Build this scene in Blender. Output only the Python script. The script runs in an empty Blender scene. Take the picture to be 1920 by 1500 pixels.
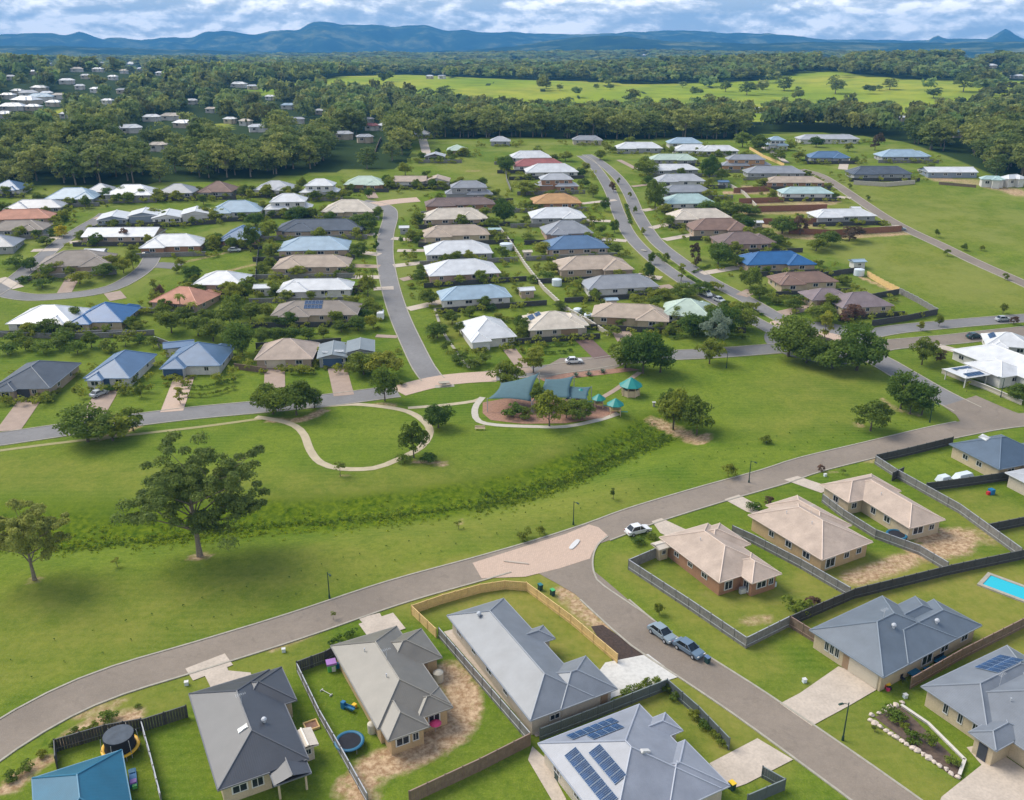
import bpy, math, random
import numpy as np
from mathutils import Vector, Matrix
from mathutils.geometry import tessellate_polygon
rng = random.Random(11)
NR = np.random.RandomState(5)
sc = bpy.context.scene
col = sc.collection
R = math.radians
# ------------------------------------------------------------------ terrain
CAM_Z, FPX, PITCH = 78.0, 1700.0, math.atan(670/1700)
def _flat(u, v):
    xc, yc = (u-960)/FPX, (v-750)/FPX; t = CAM_Z/(math.sin(PITCH)+yc*math.cos(PITCH)); return xc*t, (math.cos(PITCH)-yc*math.sin(PITCH))*t
GULLY = [_flat(*q) for q in ((-600,1020),(-250,1008),(0,1002),(150,1000),(300,990),(480,975),(640,962),(830,943),(930,925),(1010,902),(1100,868),(1180,832),(1245,805))]
def seg_d(x, y, pts):
    best = 1e9
    for (ax, ay), (bx, by) in zip(pts, pts[1:]):
        dx, dy = bx-ax, by-ay
        t = max(0., min(1., ((x-ax)*dx+(y-ay)*dy)/(dx*dx+dy*dy)))
        d = math.hypot(x-ax-t*dx, y-ay-t*dy)
        if d < best: best = d
    return best
def sstep(a, b, v):
    t = max(0., min(1., (v-a)/(b-a)))
    return t*t*(3-2*t)
def bump(x, y, cx, cy, rx, ry, a):
    q = ((x-cx)/rx)**2+((y-cy)/ry)**2
    return a*math.exp(-q) if q < 12 else 0.
def softplus(v, k):
    return v if v > 25*k else (k*math.log1p(math.exp(v/k)) if v > -12*k else 0.)
def H(x, y):
    s = 0.088*(softplus(y-228, 12)-softplus(y-500, 30))
    h = s
    if 105 < y < 195 and -240 < x < 70:
        d = seg_d(x, y, GULLY)
        if d < 14: h -= 2.4*(0.5+0.5*math.cos(math.pi*d/14))
    if y > 560 or abs(x) > 380 or y < -200:
        h += bump(x, y, -560, 1150, 420, 320, 13) + bump(x, y, -1000, 1000, 420, 420, 10)
        h += bump(x, y, 90, 1180, 420, 330, 8) + bump(x, y, 560, 1560, 330, 260, 27) + bump(x, y, 900, 1700, 260, 330, 12)
        h -= bump(x, y, 300, 820, 900, 170, 9)
        h += bump(x, y, 900, 3400, 1200, 700, 24) + bump(x, y, 0, 3900, 900, 600, 14)+bump(x, y, -1500, 2600, 700, 600, 16)
        f = sstep(560, 1100, y)
        h += f*(4*math.sin(x/190+1.3)*math.sin(y/230)+2.5*math.sin(x/83+y/140))
        h -= 16*sstep(1900, 3200, y)
    return h
def ray(u, v):
    xc, yc = (u-960)/FPX, (v-750)/FPX
    return xc, math.cos(PITCH)-yc*math.sin(PITCH), -math.sin(PITCH)-yc*math.cos(PITCH)
def P(u, v, dz=0.):
    """ground point seen at photograph position (u, v); dz: height over the ground"""
    dx, dy, dzr = ray(u, v)
    if dzr > -1e-4: return (dx*9000, dy*9000)
    t = 40.; st = 6.
    while t < 14000:
        if CAM_Z+dzr*t < H(dx*t, dy*t)+dz:
            lo, hi = t-st, t
            for _ in range(24):
                m = (lo+hi)/2
                if CAM_Z+dzr*m < H(dx*m, dy*m)+dz: hi = m
                else: lo = m
            return (dx*hi, dy*hi)
        st = max(3., t*0.012); t += st
    return (dx*t, dy*t)
def proj(x, y, z):
    c, s = math.cos(PITCH), math.sin(PITCH)
    zz = z-CAM_Z
    f = y*c-zz*s
    if f < 1: return (-9999, -9999)
    return 960+FPX*x/f, 750-FPX*(zz*c+y*s)/f
# ------------------------------------------------------------------ helpers
def tag(o, label=None, cat=None, group=None, kind=None):
    if label: o['label'] = label
    if cat: o['category'] = cat
    if group: o['group'] = group
    if kind: o['kind'] = kind
    return o
def empty(name, loc, rz=0.):
    o = bpy.data.objects.new(name, None); col.objects.link(o)
    o.location = loc; o.rotation_euler = (0, 0, rz); o.empty_display_size = .5
    return o
class MB:
    def __init__(s): s.v = []; s.f = []; s.m = []
    def add(s, vs, fs, m=0):
        b = len(s.v); s.v += [tuple(p) for p in vs]
        for f in fs: s.f.append(tuple(b+i for i in f)); s.m.append(m)
    def box(s, c, d, rz=0., m=0, taper=1.):
        cx, cy, cz = c; a, b, h = d[0]/2, d[1]/2, d[2]/2
        co, si = math.cos(rz), math.sin(rz)
        vs = []
        for z, k in ((-h, 1.), (h, taper)):
            for x, y in ((-a, -b), (a, -b), (a, b), (-a, b)):
                x *= k; y *= k
                vs.append((cx+x*co-y*si, cy+x*si+y*co, cz+z))
        s.add(vs, [(3,2,1,0),(4,5,6,7),(0,1,5,4),(1,2,6,5),(2,3,7,6),(3,0,4,7)], m)
    def cyl(s, p0, p1, r0, r1=None, n=8, m=0, cap=True):
        r1 = r0 if r1 is None else r1
        a, b = Vector(p0), Vector(p1); w = (b-a).normalized()
        u = w.cross(Vector((0, 0, 1)) if abs(w.z) < .9 else Vector((1, 0, 0))).normalized(); v = w.cross(u)
        vs = [a+(u*math.cos(6.2832*i/n)+v*math.sin(6.2832*i/n))*r0 for i in range(n)]
        vs += [b+(u*math.cos(6.2832*i/n)+v*math.sin(6.2832*i/n))*r1 for i in range(n)]
        fs = [(i, i+n, (i+1) % n+n, (i+1) % n) for i in range(n)]
        if cap: fs += [tuple(range(n)), tuple(range(2*n-1, n-1, -1))]
        s.add(vs, fs, m)
    def lathe(s, c, prof, n=16, m=0, sx=1., sy=1., rot=0.):
        vs = []
        for r, z in prof:
            for i in range(n):
                a = 6.283185*i/n+rot
                vs.append((c[0]+r*sx*math.cos(a), c[1]+r*sy*math.sin(a), c[2]+z))
        fs = []
        for j in range(len(prof)-1):
            for i in range(n):
                fs.append((j*n+i, j*n+(i+1) % n, (j+1)*n+(i+1) % n, (j+1)*n+i))
        s.add(vs, fs, m)
    def build(s, name, mats, parent=None, loc=None, smooth=False):
        me = bpy.data.meshes.new(name); me.from_pydata(s.v, [], s.f); me.update()
        if not isinstance(mats, (list, tuple)): mats = [mats]
        for q in mats: me.materials.append(q)
        if len(mats) > 1: me.polygons.foreach_set('material_index', s.m)
        if smooth: me.polygons.foreach_set('use_smooth', [True]*len(s.f))
        o = bpy.data.objects.new(name, me); col.objects.link(o)
        if parent: o.parent = parent
        if loc: o.location = loc
        return o
def inst(name, me, parent=None, loc=(0, 0, 0), rz=0., scale=(1, 1, 1)):
    o = bpy.data.objects.new(name, me); col.objects.link(o)
    if parent: o.parent = parent
    o.location = loc; o.rotation_euler = (0, 0, rz); o.scale = scale
    return o
# ------------------------------------------------------------------ materials
def srgb(r, g, b, k=1.):
    f = lambda c: ((c/255)/12.92 if c/255 <= .04045 else ((c/255+.055)/1.055)**2.4)*k
    return (f(r), f(g), f(b), 1)
def newmat(name):
    m = bpy.data.materials.new(name); m.use_nodes = True
    nt = m.node_tree; b = nt.nodes['Principled BSDF']
    return m, nt, b
def N(nt, t, **kw):
    n = nt.nodes.new(t)
    for k, v in kw.items(): setattr(n, k, v)
    return n
def noise(nt, scale, detail=3, rough=.55, vec=None, dist=0.):
    n = N(nt, 'ShaderNodeTexNoise'); n.inputs['Scale'].default_value = scale
    n.inputs['Detail'].default_value = detail; n.inputs['Roughness'].default_value = rough
    n.inputs['Distortion'].default_value = dist
    if vec: nt.links.new(vec, n.inputs['Vector'])
    return n.outputs['Fac']
def ramp(nt, fac, stops):
    r = N(nt, 'ShaderNodeValToRGB'); e = r.color_ramp.elements
    while len(e) < len(stops): e.new(.5)
    for q, (p, c) in zip(e, stops):
        q.position = p; q.color = c if len(c) == 4 else (*c, 1)
    nt.links.new(fac, r.inputs['Fac']); return r.outputs['Color']
def mapr(nt, v, a, b, c=0., d=1.):
    n = N(nt, 'ShaderNodeMapRange'); n.inputs['From Min'].default_value = a; n.inputs['From Max'].default_value = b
    n.inputs['To Min'].default_value = c; n.inputs['To Max'].default_value = d
    nt.links.new(v, n.inputs['Value']); return n.outputs['Result']
def mix(nt, fac, a, b, mode='MIX'):
    n = N(nt, 'ShaderNodeMix', data_type='RGBA', blend_type=mode)
    for sock, val in ((n.inputs['Factor'], fac), (n.inputs[6], a), (n.inputs[7], b)):
        if hasattr(val, 'is_linked') or hasattr(val, 'links'): nt.links.new(val, sock)
        else: sock.default_value = val if not (isinstance(val, tuple) and len(val) == 3) else (*val, 1)
    return n.outputs[2]
def mmul(nt, a, b, op='MULTIPLY'):
    n = N(nt, 'ShaderNodeMath', operation=op)
    for s_, val in zip(n.inputs, (a, b)):
        if hasattr(val, 'links'): nt.links.new(val, s_)
        else: s_.default_value = val
    return n.outputs[0]
def objvec(nt):
    return N(nt, 'ShaderNodeTexCoord').outputs['Object']
def posvec(nt):
    return N(nt, 'ShaderNodeNewGeometry').outputs['Position']
def bumpn(nt, b, h, dist=.02, strength=.6):
    n = N(nt, 'ShaderNodeBump'); n.inputs['Distance'].default_value = dist; n.inputs['Strength'].default_value = strength
    nt.links.new(h, n.inputs['Height']); nt.links.new(n.outputs[0], b.inputs['Normal'])
_cache = {}
def mat_var(name, c, rough=.7, var=.18, scale=1.2, metal=0., spec=.5, world=True, fine=None, bumpd=0.):
    """plain surface whose colour wanders a little"""
    if name in _cache: return _cache[name]
    m, nt, b = newmat(name)
    vec = posvec(nt) if world else objvec(nt)
    f = noise(nt, scale, 4, .6, vec)
    lo = tuple(x*(1-var) for x in c[:3])+(1,); hi = tuple(min(1, x*(1+var)) for x in c[:3])+(1,)
    cc = ramp(nt, f, [(.3, lo), (.7, hi)])
    if fine:
        f2 = noise(nt, fine, 2, .6, vec)
        cc = mix(nt, mapr(nt, f2, .4, .75, 0, .45), cc, tuple(x*.6 for x in c[:3])+(1,))
    nt.links.new(cc, b.inputs['Base Color'])
    b.inputs['Roughness'].default_value = rough; b.inputs['Metallic'].default_value = metal
    b.inputs['Specular IOR Level'].default_value = spec
    if bumpd: bumpn(nt, b, noise(nt, 8, 3, .6, vec), bumpd)
    _cache[name] = m; return m
def mat_roof(name, c, kind='metal'):
    key = 'roof_'+name
    if key in _cache: return _cache[key]
    m, nt, b = newmat(key)
    vec = objvec(nt)
    c = tuple(x*.88 for x in c[:3])
    f = noise(nt, .35, 4, .6, vec); f2 = noise(nt, 4., 3, .6, vec)
    v = .14 if kind == 'metal' else .18
    lo = tuple(x*(1-v) for x in c[:3])+(1,); hi = tuple(min(1, x*(1+v)) for x in c[:3])+(1,)
    cc = ramp(nt, f, [(.3, lo), (.7, hi)])
    cc = mix(nt, mapr(nt, f2, .45, .8, 0, .5 if kind == 'tile' else .25), cc, tuple(x*.72 for x in c[:3])+(1,))
    nt.links.new(cc, b.inputs['Base Color'])
    b.inputs['Roughness'].default_value = .42 if kind == 'metal' else .75
    b.inputs['Specular IOR Level'].default_value = .6 if kind == 'metal' else .35
    # ribs run down the slope: take the world normal's side to pick the axis across it
    w = N(nt, 'ShaderNodeTexWave', wave_type='BANDS', bands_direction='X'); w.inputs['Scale'].default_value = 1.3 if kind == 'metal' else 1.6
    w2 = N(nt, 'ShaderNodeTexWave', wave_type='BANDS', bands_direction='Y'); w2.inputs['Scale'].default_value = 1.3 if kind == 'metal' else 1.6
    nt.links.new(vec, w.inputs['Vector']); nt.links.new(vec, w2.inputs['Vector'])
    tc = N(nt, 'ShaderNodeTexCoord'); sx = N(nt, 'ShaderNodeSeparateXYZ'); nt.links.new(tc.outputs['Normal'], sx.inputs[0])
    ax = mmul(nt, sx.outputs['X'], 0., 'ABSOLUTE'); ay = mmul(nt, sx.outputs['Y'], 0., 'ABSOLUTE')
    g = mmul(nt, ax, ay, 'GREATER_THAN')
    mx = N(nt, 'ShaderNodeMix', data_type='FLOAT'); nt.links.new(g, mx.inputs[0]); nt.links.new(w.outputs['Fac'], mx.inputs[2]); nt.links.new(w2.outputs['Fac'], mx.inputs[3])
    bumpn(nt, b, mx.outputs[0], .02, .25)
    _cache[key] = m; return m
# ------------------------------------------------------------------ camera, light, sky
cd = bpy.data.cameras.new('camera'); cam = bpy.data.objects.new('camera', cd); col.objects.link(cam)
cam.location = (0, 0, CAM_Z); cam.rotation_euler = (math.pi/2-PITCH, 0, 0)
cd.sensor_width = 36; cd.lens = FPX/1920*36; cd.clip_start = 1; cd.clip_end = 40000
sc.camera = cam
SUN_AZ, SUN_EL = 150., 47.
sl = bpy.data.lights.new('sun', 'SUN'); sl.energy = 2.4; sl.angle = R(36); sl.color = (1, .925, .79)
so = bpy.data.objects.new('sun', sl); col.objects.link(so)
sd = Vector((math.cos(R(SUN_AZ))*math.cos(R(SUN_EL)), math.sin(R(SUN_AZ))*math.cos(R(SUN_EL)), math.sin(R(SUN_EL))))
so.rotation_euler = sd.to_track_quat('Z', 'Y').to_euler()
world = bpy.data.worlds.new('World'); sc.world = world; world.use_nodes = True
nt = world.node_tree; nt.nodes.clear()
out = N(nt, 'ShaderNodeOutputWorld'); bg = N(nt, 'ShaderNodeBackground')
sky = N(nt, 'ShaderNodeTexSky', sky_type='NISHITA'); sky.sun_disc = False
sky.sun_elevation = R(SUN_EL); sky.sun_rotation = R(90-SUN_AZ); sky.air_density = 1.2; sky.dust_density = .6; sky.ozone_density = 2.5
tc = N(nt, 'ShaderNodeTexCoord'); sep = N(nt, 'ShaderNodeSeparateXYZ'); nt.links.new(tc.outputs['Generated'], sep.inputs[0])
# cloud deck seen edge-on: divide by height so that the clouds flatten towards the horizon
zc = mmul(nt, mmul(nt, sep.outputs['Z'], 0., 'MAXIMUM'), .035, 'ADD')
px = mmul(nt, sep.outputs['X'], zc, 'DIVIDE'); py = mmul(nt, sep.outputs['Y'], zc, 'DIVIDE')
cmb = N(nt, 'ShaderNodeCombineXYZ'); nt.links.new(px, cmb.inputs[0]); nt.links.new(py, cmb.inputs[1])
lx = N(nt, 'ShaderNodeCombineXYZ')      # low band: azimuth and height, puffs standing on the horizon
nt.links.new(sep.outputs['X'], lx.inputs[0]); nt.links.new(sep.outputs['Y'], lx.inputs[1]); nt.links.new(mmul(nt, sep.outputs['Z'], 2.5), lx.inputs[2])
puff = noise(nt, 8., 8, .58, lx.outputs[0], .12)
lup = N(nt, 'ShaderNodeVectorMath', operation='ADD'); nt.links.new(lx.outputs[0], lup.inputs[0]); lup.inputs[1].default_value = (-.004, .0, .013)
puffu = noise(nt, 8., 8, .58, lup.outputs[0], .12)
puff2 = noise(nt, 21., 6, .62, lx.outputs[0], .3)
deck = noise(nt, .16, 8, .62, cmb.outputs[0], .25)
big = noise(nt, 2.2, 3, .5, lx.outputs[0])
side = mapr(nt, sep.outputs['X'], .1, .5, .12, -.02)         # the deck thins towards the right
cov = mmul(nt, mmul(nt, puff, side, 'ADD'), mmul(nt, mmul(nt, big, .5, 'SUBTRACT'), .35), 'ADD')
lowb = mmul(nt, mapr(nt, sep.outputs['Z'], .004, .026, 1., 0.), mapr(nt, sep.outputs['X'], -.2, .25, 1., .25))
cloud_a = mapr(nt, mmul(nt, cov, mmul(nt, lowb, .06), 'ADD'), .30, .46)
lit = mapr(nt, mmul(nt, mmul(nt, puff, puffu, 'SUBTRACT'), mmul(nt, mmul(nt, puff2, .5, 'SUBTRACT'), .25), 'ADD'), -.06, .062)
lit = mmul(nt, lit, mmul(nt, lowb, .30), 'ADD')
ccol = ramp(nt, lit, [(0., (.44, .50, .56, 1)), (.42, (.66, .68, .70, 1)), (.7, (.95, .94, .92, 1)), (1., (1.35, 1.27, 1.18, 1))])
skys = N(nt, 'ShaderNodeVectorMath', operation='SCALE'); nt.links.new(sky.outputs[0], skys.inputs[0]); skys.inputs['Scale'].default_value = .105
horizon = mapr(nt, sep.outputs['Z'], .0, .12, 1., 0.)
blue = mix(nt, mmul(nt, horizon, .75), skys.outputs[0], (.34, .46, .62, 1))
low = mix(nt, cloud_a, blue, ccol)
upa = mapr(nt, deck, .42, .62)
up = mix(nt, mmul(nt, upa, .8), skys.outputs[0], (.70, .67, .64, 1))
fin = mix(nt, mapr(nt, sep.outputs['Z'], .10, .30), low, up)
nt.links.new(fin, bg.inputs['Color']); bg.inputs['Strength'].default_value = 1.
nt.links.new(bg.outputs[0], out.inputs['Surface'])
sc.view_settings.view_transform = 'Standard'; sc.view_settings.look = 'None'
sc.view_settings.gamma = 1; sc.view_settings.exposure = 0.80
sc.cycles.use_denoising = True; sc.cycles.max_bounces = 5; sc.cycles.diffuse_bounces = 2; sc.cycles.glossy_bounces = 2
sc.cycles.transparent_max_bounces = 6; sc.cycles.volume_bounces = 0; sc.cycles.use_adaptive_sampling = True
# ------------------------------------------------------------------ ground
def W(pts): return [P(u, v) for u, v in pts]
# channel 0 bare dirt, 1 dry yellow grass, 2 rank dark growth; (points in the photograph, radius in metres, soft edge, strength)
PATCH = [
 (0, [(700,1440),(780,1410),(850,1370),(870,1330),(865,1290),(840,1262)], 1.9, 1.8, .95), (0, [(655,1475),(680,1500)], 1.6, 1.5, .8),
 (0, [(1745,1010),(1800,1005),(1790,1025),(1730,1035)], 2.2, 2.5, .9), (0, [(1830,1000),(1850,1010)], 2., 3., .5),
 (0, [(1600,1085),(1660,1065),(1700,1050)], 1.7, 2., .8), (0, [(1400,1165),(1440,1160)], .9, 1.5, .6), (0, [(1315,1110),(1330,1118)], 1., 2., .35),
 (0, [(1060,1110),(1100,1150),(1130,1175)], 1.6, 1.6, .75), (0, [(1290,880),(1310,830)], .1, .1, 0.),
 (0, [(20,1475),(60,1440),(85,1425)], 1.0, .8, .9), (0, [(130,1385),(165,1365),(190,1350)], 1.5, .8, .8), (0, [(235,1350),(250,1340)], 1.2, .6, .9),
 (0, [(140,1345),(230,1315)], .8, 1., .6), (0, [(500,1225),(600,1180)], .5, .6, .7),
 (0, [(1225,790),(1250,800),(1285,815),(1312,830),(1322,818)], 1.6, 1.2, .75), (0, [(780,865),(835,870)], .9, .8, .7), (0, [(1605,792),(1612,800)], .7, .8, .7),
 (0, [(510,788),(545,790),(575,785),(605,770)], 1.2, 1., .8), (0, [(735,760),(705,758)], 1.2, 1., .6), (0, [(650,893),(640,893)], .6, .8, .5),
 (0, [(1655,748),(1680,768),(1720,778)], .8, 1., .6), (0, [(375,1043)], 1.6, 1.6, .8), (0, [(65,1087)], 1.2, 1.2, .5), (0, [(255,800),(225,812),(190,822)], 1.1, 1.2, .7),
 (0, [(1385,383),(1560,378)], 3.6, 1., 1.), (0, [(1440,358),(1400,350)], 2.2, 1., .8), (0, [(1470,440),(1540,443),(1690,434)], 4.5, 1.5, 1.), (0, [(1370,362),(1480,360)], 3.4, 1., 1.), (0, [(1420,424),(1535,424)], 3., 1., .9), (0, [(1450,415),(1540,418)], 2.4, 1.5, .7), (0, [(1395,397),(1560,396)], 3.4, 1., 1.),
 (0, [(1420,400),(1540,398)], 2.4, 1.5, .5), (0, [(1760,335),(1850,345),(1920,365)], 5., 4., .8), (0, [(1610,310),(1560,318)], 3., 3., .4),
 (0, [(1615,520),(1680,548)], 1.0, 1.0, .8), (0, [(1830,545),(1850,545)], 3., 4., .3),
 (0, [(700,372),(780,378)], 1., 1., .2), (0, [(920,1045),(1010,1025)], .1, .1, .0), (0, [(880,320),(925,325)], 2.2, 2., .5),
 (0, [(1650,378),(1845,393)], .7, 1., .3), (0, [(480,495),(420,510)], 1.1, 1., .6), (0, [(330,495),(420,475),(470,465)], 1.2, 1., .5),
 (0, [(865,975),(858,985)], .7, .9, .5), (0, [(1510,880),(1570,885)], .6, .8, .5), (0, [(1640,855),(1625,862)], 1.2, 1.2, .7),
 (1, [(820,1100),(960,1090),(1120,1210),(1040,1160)], 7., 5., .8), (1, [(1230,1330),(1290,1300),(1400,1390)], 5., 3., .7), (1, [(1600,1120),(1860,1110),(1880,1180)], 9., 6., .75),
 (1, [(1180,1060),(1420,1240)], 3.2, 2.5, .5), (1, [(1300,1110),(1450,1140)], 6., 4., .5), (1, [(1550,1330),(1700,1480)], 5., 4., .45), (1, [(1840,960),(1880,985)], 7., 6., .5),
 (1, [(0,880),(250,900),(500,915),(800,905)], 5., 8., .35), (1, [(700,960),(1000,900),(1060,860)], 3., 6., .4), (1, [(60,1150),(400,1130),(750,1010),(1150,930)], 6., 10., .35),
 (1, [(0,1230),(300,1160)], 6., 8., .4), (1, [(1560,700),(1500,740)], 8., 12., .3), (1, [(200,1330),(330,1290),(560,1215)], 3., 3., .5), (1, [(1450,800),(1560,780)], 4., 8., .3),
 (1, [(820,430),(830,560),(860,640)], 3.5, 3., .4), (1, [(1150,400),(1230,500),(1330,590)], 3., 3., .5), (1, [(1380,420),(1560,430),(1500,380)], 12., 10., .45), (1, [(1500,380),(1650,400)], 6., 8., .4),
 (1, [(850,300),(940,330),(930,360)], 10., 10., .3), (1, [(1150,330),(1180,420)], 3., 3., .5), (1, [(1700,480),(1850,540)], 14., 14., .35), (1, [(1620,350),(1850,430)], 20., 18., .3),
 (2, [(-150,1000),(0,1000),(150,1000),(300,990),(480,975),(640,968),(830,945),(930,925),(1010,905),(1100,870),(1180,830),(1240,800)], 4.2, 2.5, 1.),
 (2, [(1200,835),(1270,810)], 4., 3., .8), (2, [(0,960),(200,965),(420,950)], 2.5, 4., .5), (2, [(1330,800),(1240,850)], 1.5, 4., .3),
]
PW = [(c, W(p), r, e, s) for c, p, r, e, s in PATCH if s > 0]
def axis(lo, hi, step, far_lo, far_hi, g=1.09):
    a = list(np.arange(lo, hi+1e-6, step)); s = step
    while a[-1] < far_hi: s = min(s*g, 400); a.append(a[-1]+s)
    s = step; b = []
    x = a[0]
    while x > far_lo: s = min(s*g, 400); x -= s; b.append(x)
    return np.array(b[::-1]+a)
def make_ground():
    X = axis(-150, 175, 1.5, -9500, 9500); Y = axis(62, 330, 1.5, -1200, 11500, 1.05)
    nx, ny = len(X), len(Y)
    v = np.zeros((ny, nx, 3)); c = np.zeros((ny, nx, 4))
    bb = []
    for ch, p, r, e, s in PW:
        xs = [q[0] for q in p]; ys = [q[1] for q in p]; w = r+e
        bb.append((min(xs)-w, max(xs)+w, min(ys)-w, max(ys)+w))
    for j, y in enumerate(Y):
        act = [(q, b) for q, b in zip(PW, bb) if b[2] <= y <= b[3]]
        for i, x in enumerate(X):
            v[j, i] = (x, y, H(x, y))
            if y > 400:
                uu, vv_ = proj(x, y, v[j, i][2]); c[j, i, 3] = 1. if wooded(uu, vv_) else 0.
            for (ch, p, r, e, s), b in act:
                if b[0] <= x <= b[1]:
                    d = seg_d(x, y, p) if len(p) > 1 else math.hypot(x-p[0][0], y-p[0][1])
                    a = s*(1-sstep(r-e*.4, r+e, d))
                    if a > c[j, i, ch]: c[j, i, ch] = a
    idx = np.arange(nx*ny).reshape(ny, nx)
    f = np.stack([idx[:-1, :-1], idx[:-1, 1:], idx[1:, 1:], idx[1:, :-1]], -1).reshape(-1, 4)
    me = bpy.data.meshes.new('ground'); me.vertices.add(nx*ny); me.vertices.foreach_set('co', v.reshape(-1))
    me.loops.add(f.size); me.loops.foreach_set('vertex_index', f.reshape(-1).astype('i'))
    me.polygons.add(len(f)); me.polygons.foreach_set('loop_start', np.arange(0, f.size, 4, dtype='i'))
    me.polygons.foreach_set('use_smooth', np.ones(len(f), bool)); me.update(); me.validate()
    ca = me.color_attributes.new('soil', 'FLOAT_COLOR', 'POINT'); ca.data.foreach_set('color', c.reshape(-1))
    me.materials.append(mat_ground()); o = bpy.data.objects.new('ground', me); col.objects.link(o)
    tag(o, 'green grass covered ground of the whole suburb and country', kind='structure')
def mat_ground():
    m, nt, b = newmat('grass_ground')
    pv = posvec(nt)
    at = N(nt, 'ShaderNodeAttribute', attribute_name='soil'); sp = N(nt, 'ShaderNodeSeparateColor'); nt.links.new(at.outputs['Color'], sp.inputs[0])
    a = noise(nt, .035, 4, .6, pv); a2 = noise(nt, .16, 4, .65, pv, .4); f = noise(nt, .9, 4, .7, pv); ff = noise(nt, 5., 3, .7, pv)
    stretch = N(nt, 'ShaderNodeMapping'); nt.links.new(pv, stretch.inputs[0]); stretch.inputs['Scale'].default_value = (.012, .07, .07); stretch.inputs['Rotation'].default_value = (0, 0, R(-14))
    st = noise(nt, 1., 4, .6, stretch.outputs[0], .5)
    g = ramp(nt, a2, [(.25, (.074, .138, .009)), (.5, (.115, .184, .013)), (.75, (.178, .228, .026))])
    g = mix(nt, mapr(nt, st, .35, .68, 0, .8), g, (.215, .270, .030))  # long paler bands: the light of sunlit slopes painted into the grass colour
    g = mix(nt, mapr(nt, noise(nt, .011, 5, .65, pv), .46, .62, 0, .35), g, (.200, .225, .040))
    g = mix(nt, mapr(nt, a, .50, .66, 0, .75), g, (.062, .140, .008))
    g = mix(nt, mapr(nt, f, .35, .75, 0, .55), g, (.055, .100, .012))
    g = mix(nt, mapr(nt, ff, .42, .75, 0, .45), g, (.035, .062, .010))
    g = mix(nt, mapr(nt, noise(nt, 2.3, 5, .75, pv), .5, .72, 0, .55), g, (.250, .270, .060))
    g = mix(nt, mapr(nt, noise(nt, .42, 5, .7, pv, .6), .54, .68, 0, .5), g, (.048, .105, .008))
    mw = N(nt, 'ShaderNodeTexWave', wave_type='BANDS', bands_direction='Y'); mw.inputs['Scale'].default_value = .22; mw.inputs['Distortion'].default_value = 2.5; mw.inputs['Detail'].default_value = 2; mw.inputs['Detail Scale'].default_value = .3; nt.links.new(pv, mw.inputs['Vector'])
    g = mix(nt, mmul(nt, mw.outputs['Fac'], mapr(nt, a, .4, .6, .0, .22)), g, (.200, .250, .040))
    # dry
    dn = mmul(nt, sp.outputs[1], mapr(nt, a2, .3, .6, .45, 1.35))
    g = mix(nt, dn, g, mix(nt, mapr(nt, f, .3, .7), (.270, .240, .060), (.185, .205, .035)))
    # rank growth in the drain
    rn = mmul(nt, sp.outputs[2], mapr(nt, a2, .3, .6, .55, 1.2))
    g = mix(nt, rn, g, mix(nt, mapr(nt, f, .35, .65), (.040, .085, .005), (.150, .200, .010)))
    # bare soil with a broken edge
    dd = mapr(nt, mmul(nt, sp.outputs[0], mapr(nt, f, .25, .75, .45, 1.15)), .22, .62)
    soil = mix(nt, mapr(nt, noise(nt, 1.3, 4, .7, pv), .4, .62), (.30, .19, .105), (.56, .41, .26))
    g = mix(nt, dd, g, soil)
    # open country far off: paler pasture
    se = N(nt, 'ShaderNodeSeparateXYZ'); nt.links.new(pv, se.inputs[0])
    far = mapr(nt, se.outputs['Y'], 620, 760)
    est_ = mmul(nt, mapr(nt, se.outputs['Y'], 235, 300), mapr(nt, noise(nt, .045, 4, .7, pv), .45, .6, 0, .55)); g = mix(nt, est_, g, (.235, .250, .065))
    pn = noise(nt, .0045, 4, .6, pv, .5); pn2 = noise(nt, .03, 3, .6, pv)
    past = ramp(nt, pn, [(.3, (.160, .250, .018)), (.5, (.270, .330, .030)), (.7, (.400, .370, .060))])
    past = mix(nt, mapr(nt, pn2, .42, .7, 0, .7), past, (.130, .190, .030))
    g = mix(nt, far, g, past)
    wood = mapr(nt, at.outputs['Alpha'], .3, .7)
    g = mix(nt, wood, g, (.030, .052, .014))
    nt.links.new(g, b.inputs['Base Color']); b.inputs['Roughness'].default_value = .95; b.inputs['Specular IOR Level'].default_value = .04
    bumpn(nt, b, ff, .12, .5)
    return m
# make_ground() is called once the woods are known
# ------------------------------------------------------------------ roads, kerbs, drives
def spline(pts, step=3.):
    """Catmull-Rom through world points"""
    out = []
    p = [pts[0]]+list(pts)+[pts[-1]]
    for i in range(1, len(p)-2):
        a, b, c, d = p[i-1], p[i], p[i+1], p[i+2]
        n = max(2, int(math.hypot(c[0]-b[0], c[1]-b[1])/step))
        for k in range(n):
            t = k/n
            out.append(tuple(.5*((2*b[q])+(-a[q]+c[q])*t+(2*a[q]-5*b[q]+4*c[q]-d[q])*t*t+(-a[q]+3*b[q]-3*c[q]+d[q])*t**3) for q in (0, 1)))
    out.append(tuple(pts[-1])); return out
def offs(line, d):
    res = []
    for i, p in enumerate(line):
        a = line[max(0, i-1)]; b = line[min(len(line)-1, i+1)]
        dx, dy = b[0]-a[0], b[1]-a[1]; L = math.hypot(dx, dy) or 1
        res.append((p[0]-dy/L*d, p[1]+dx/L*d))
    return res
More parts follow.
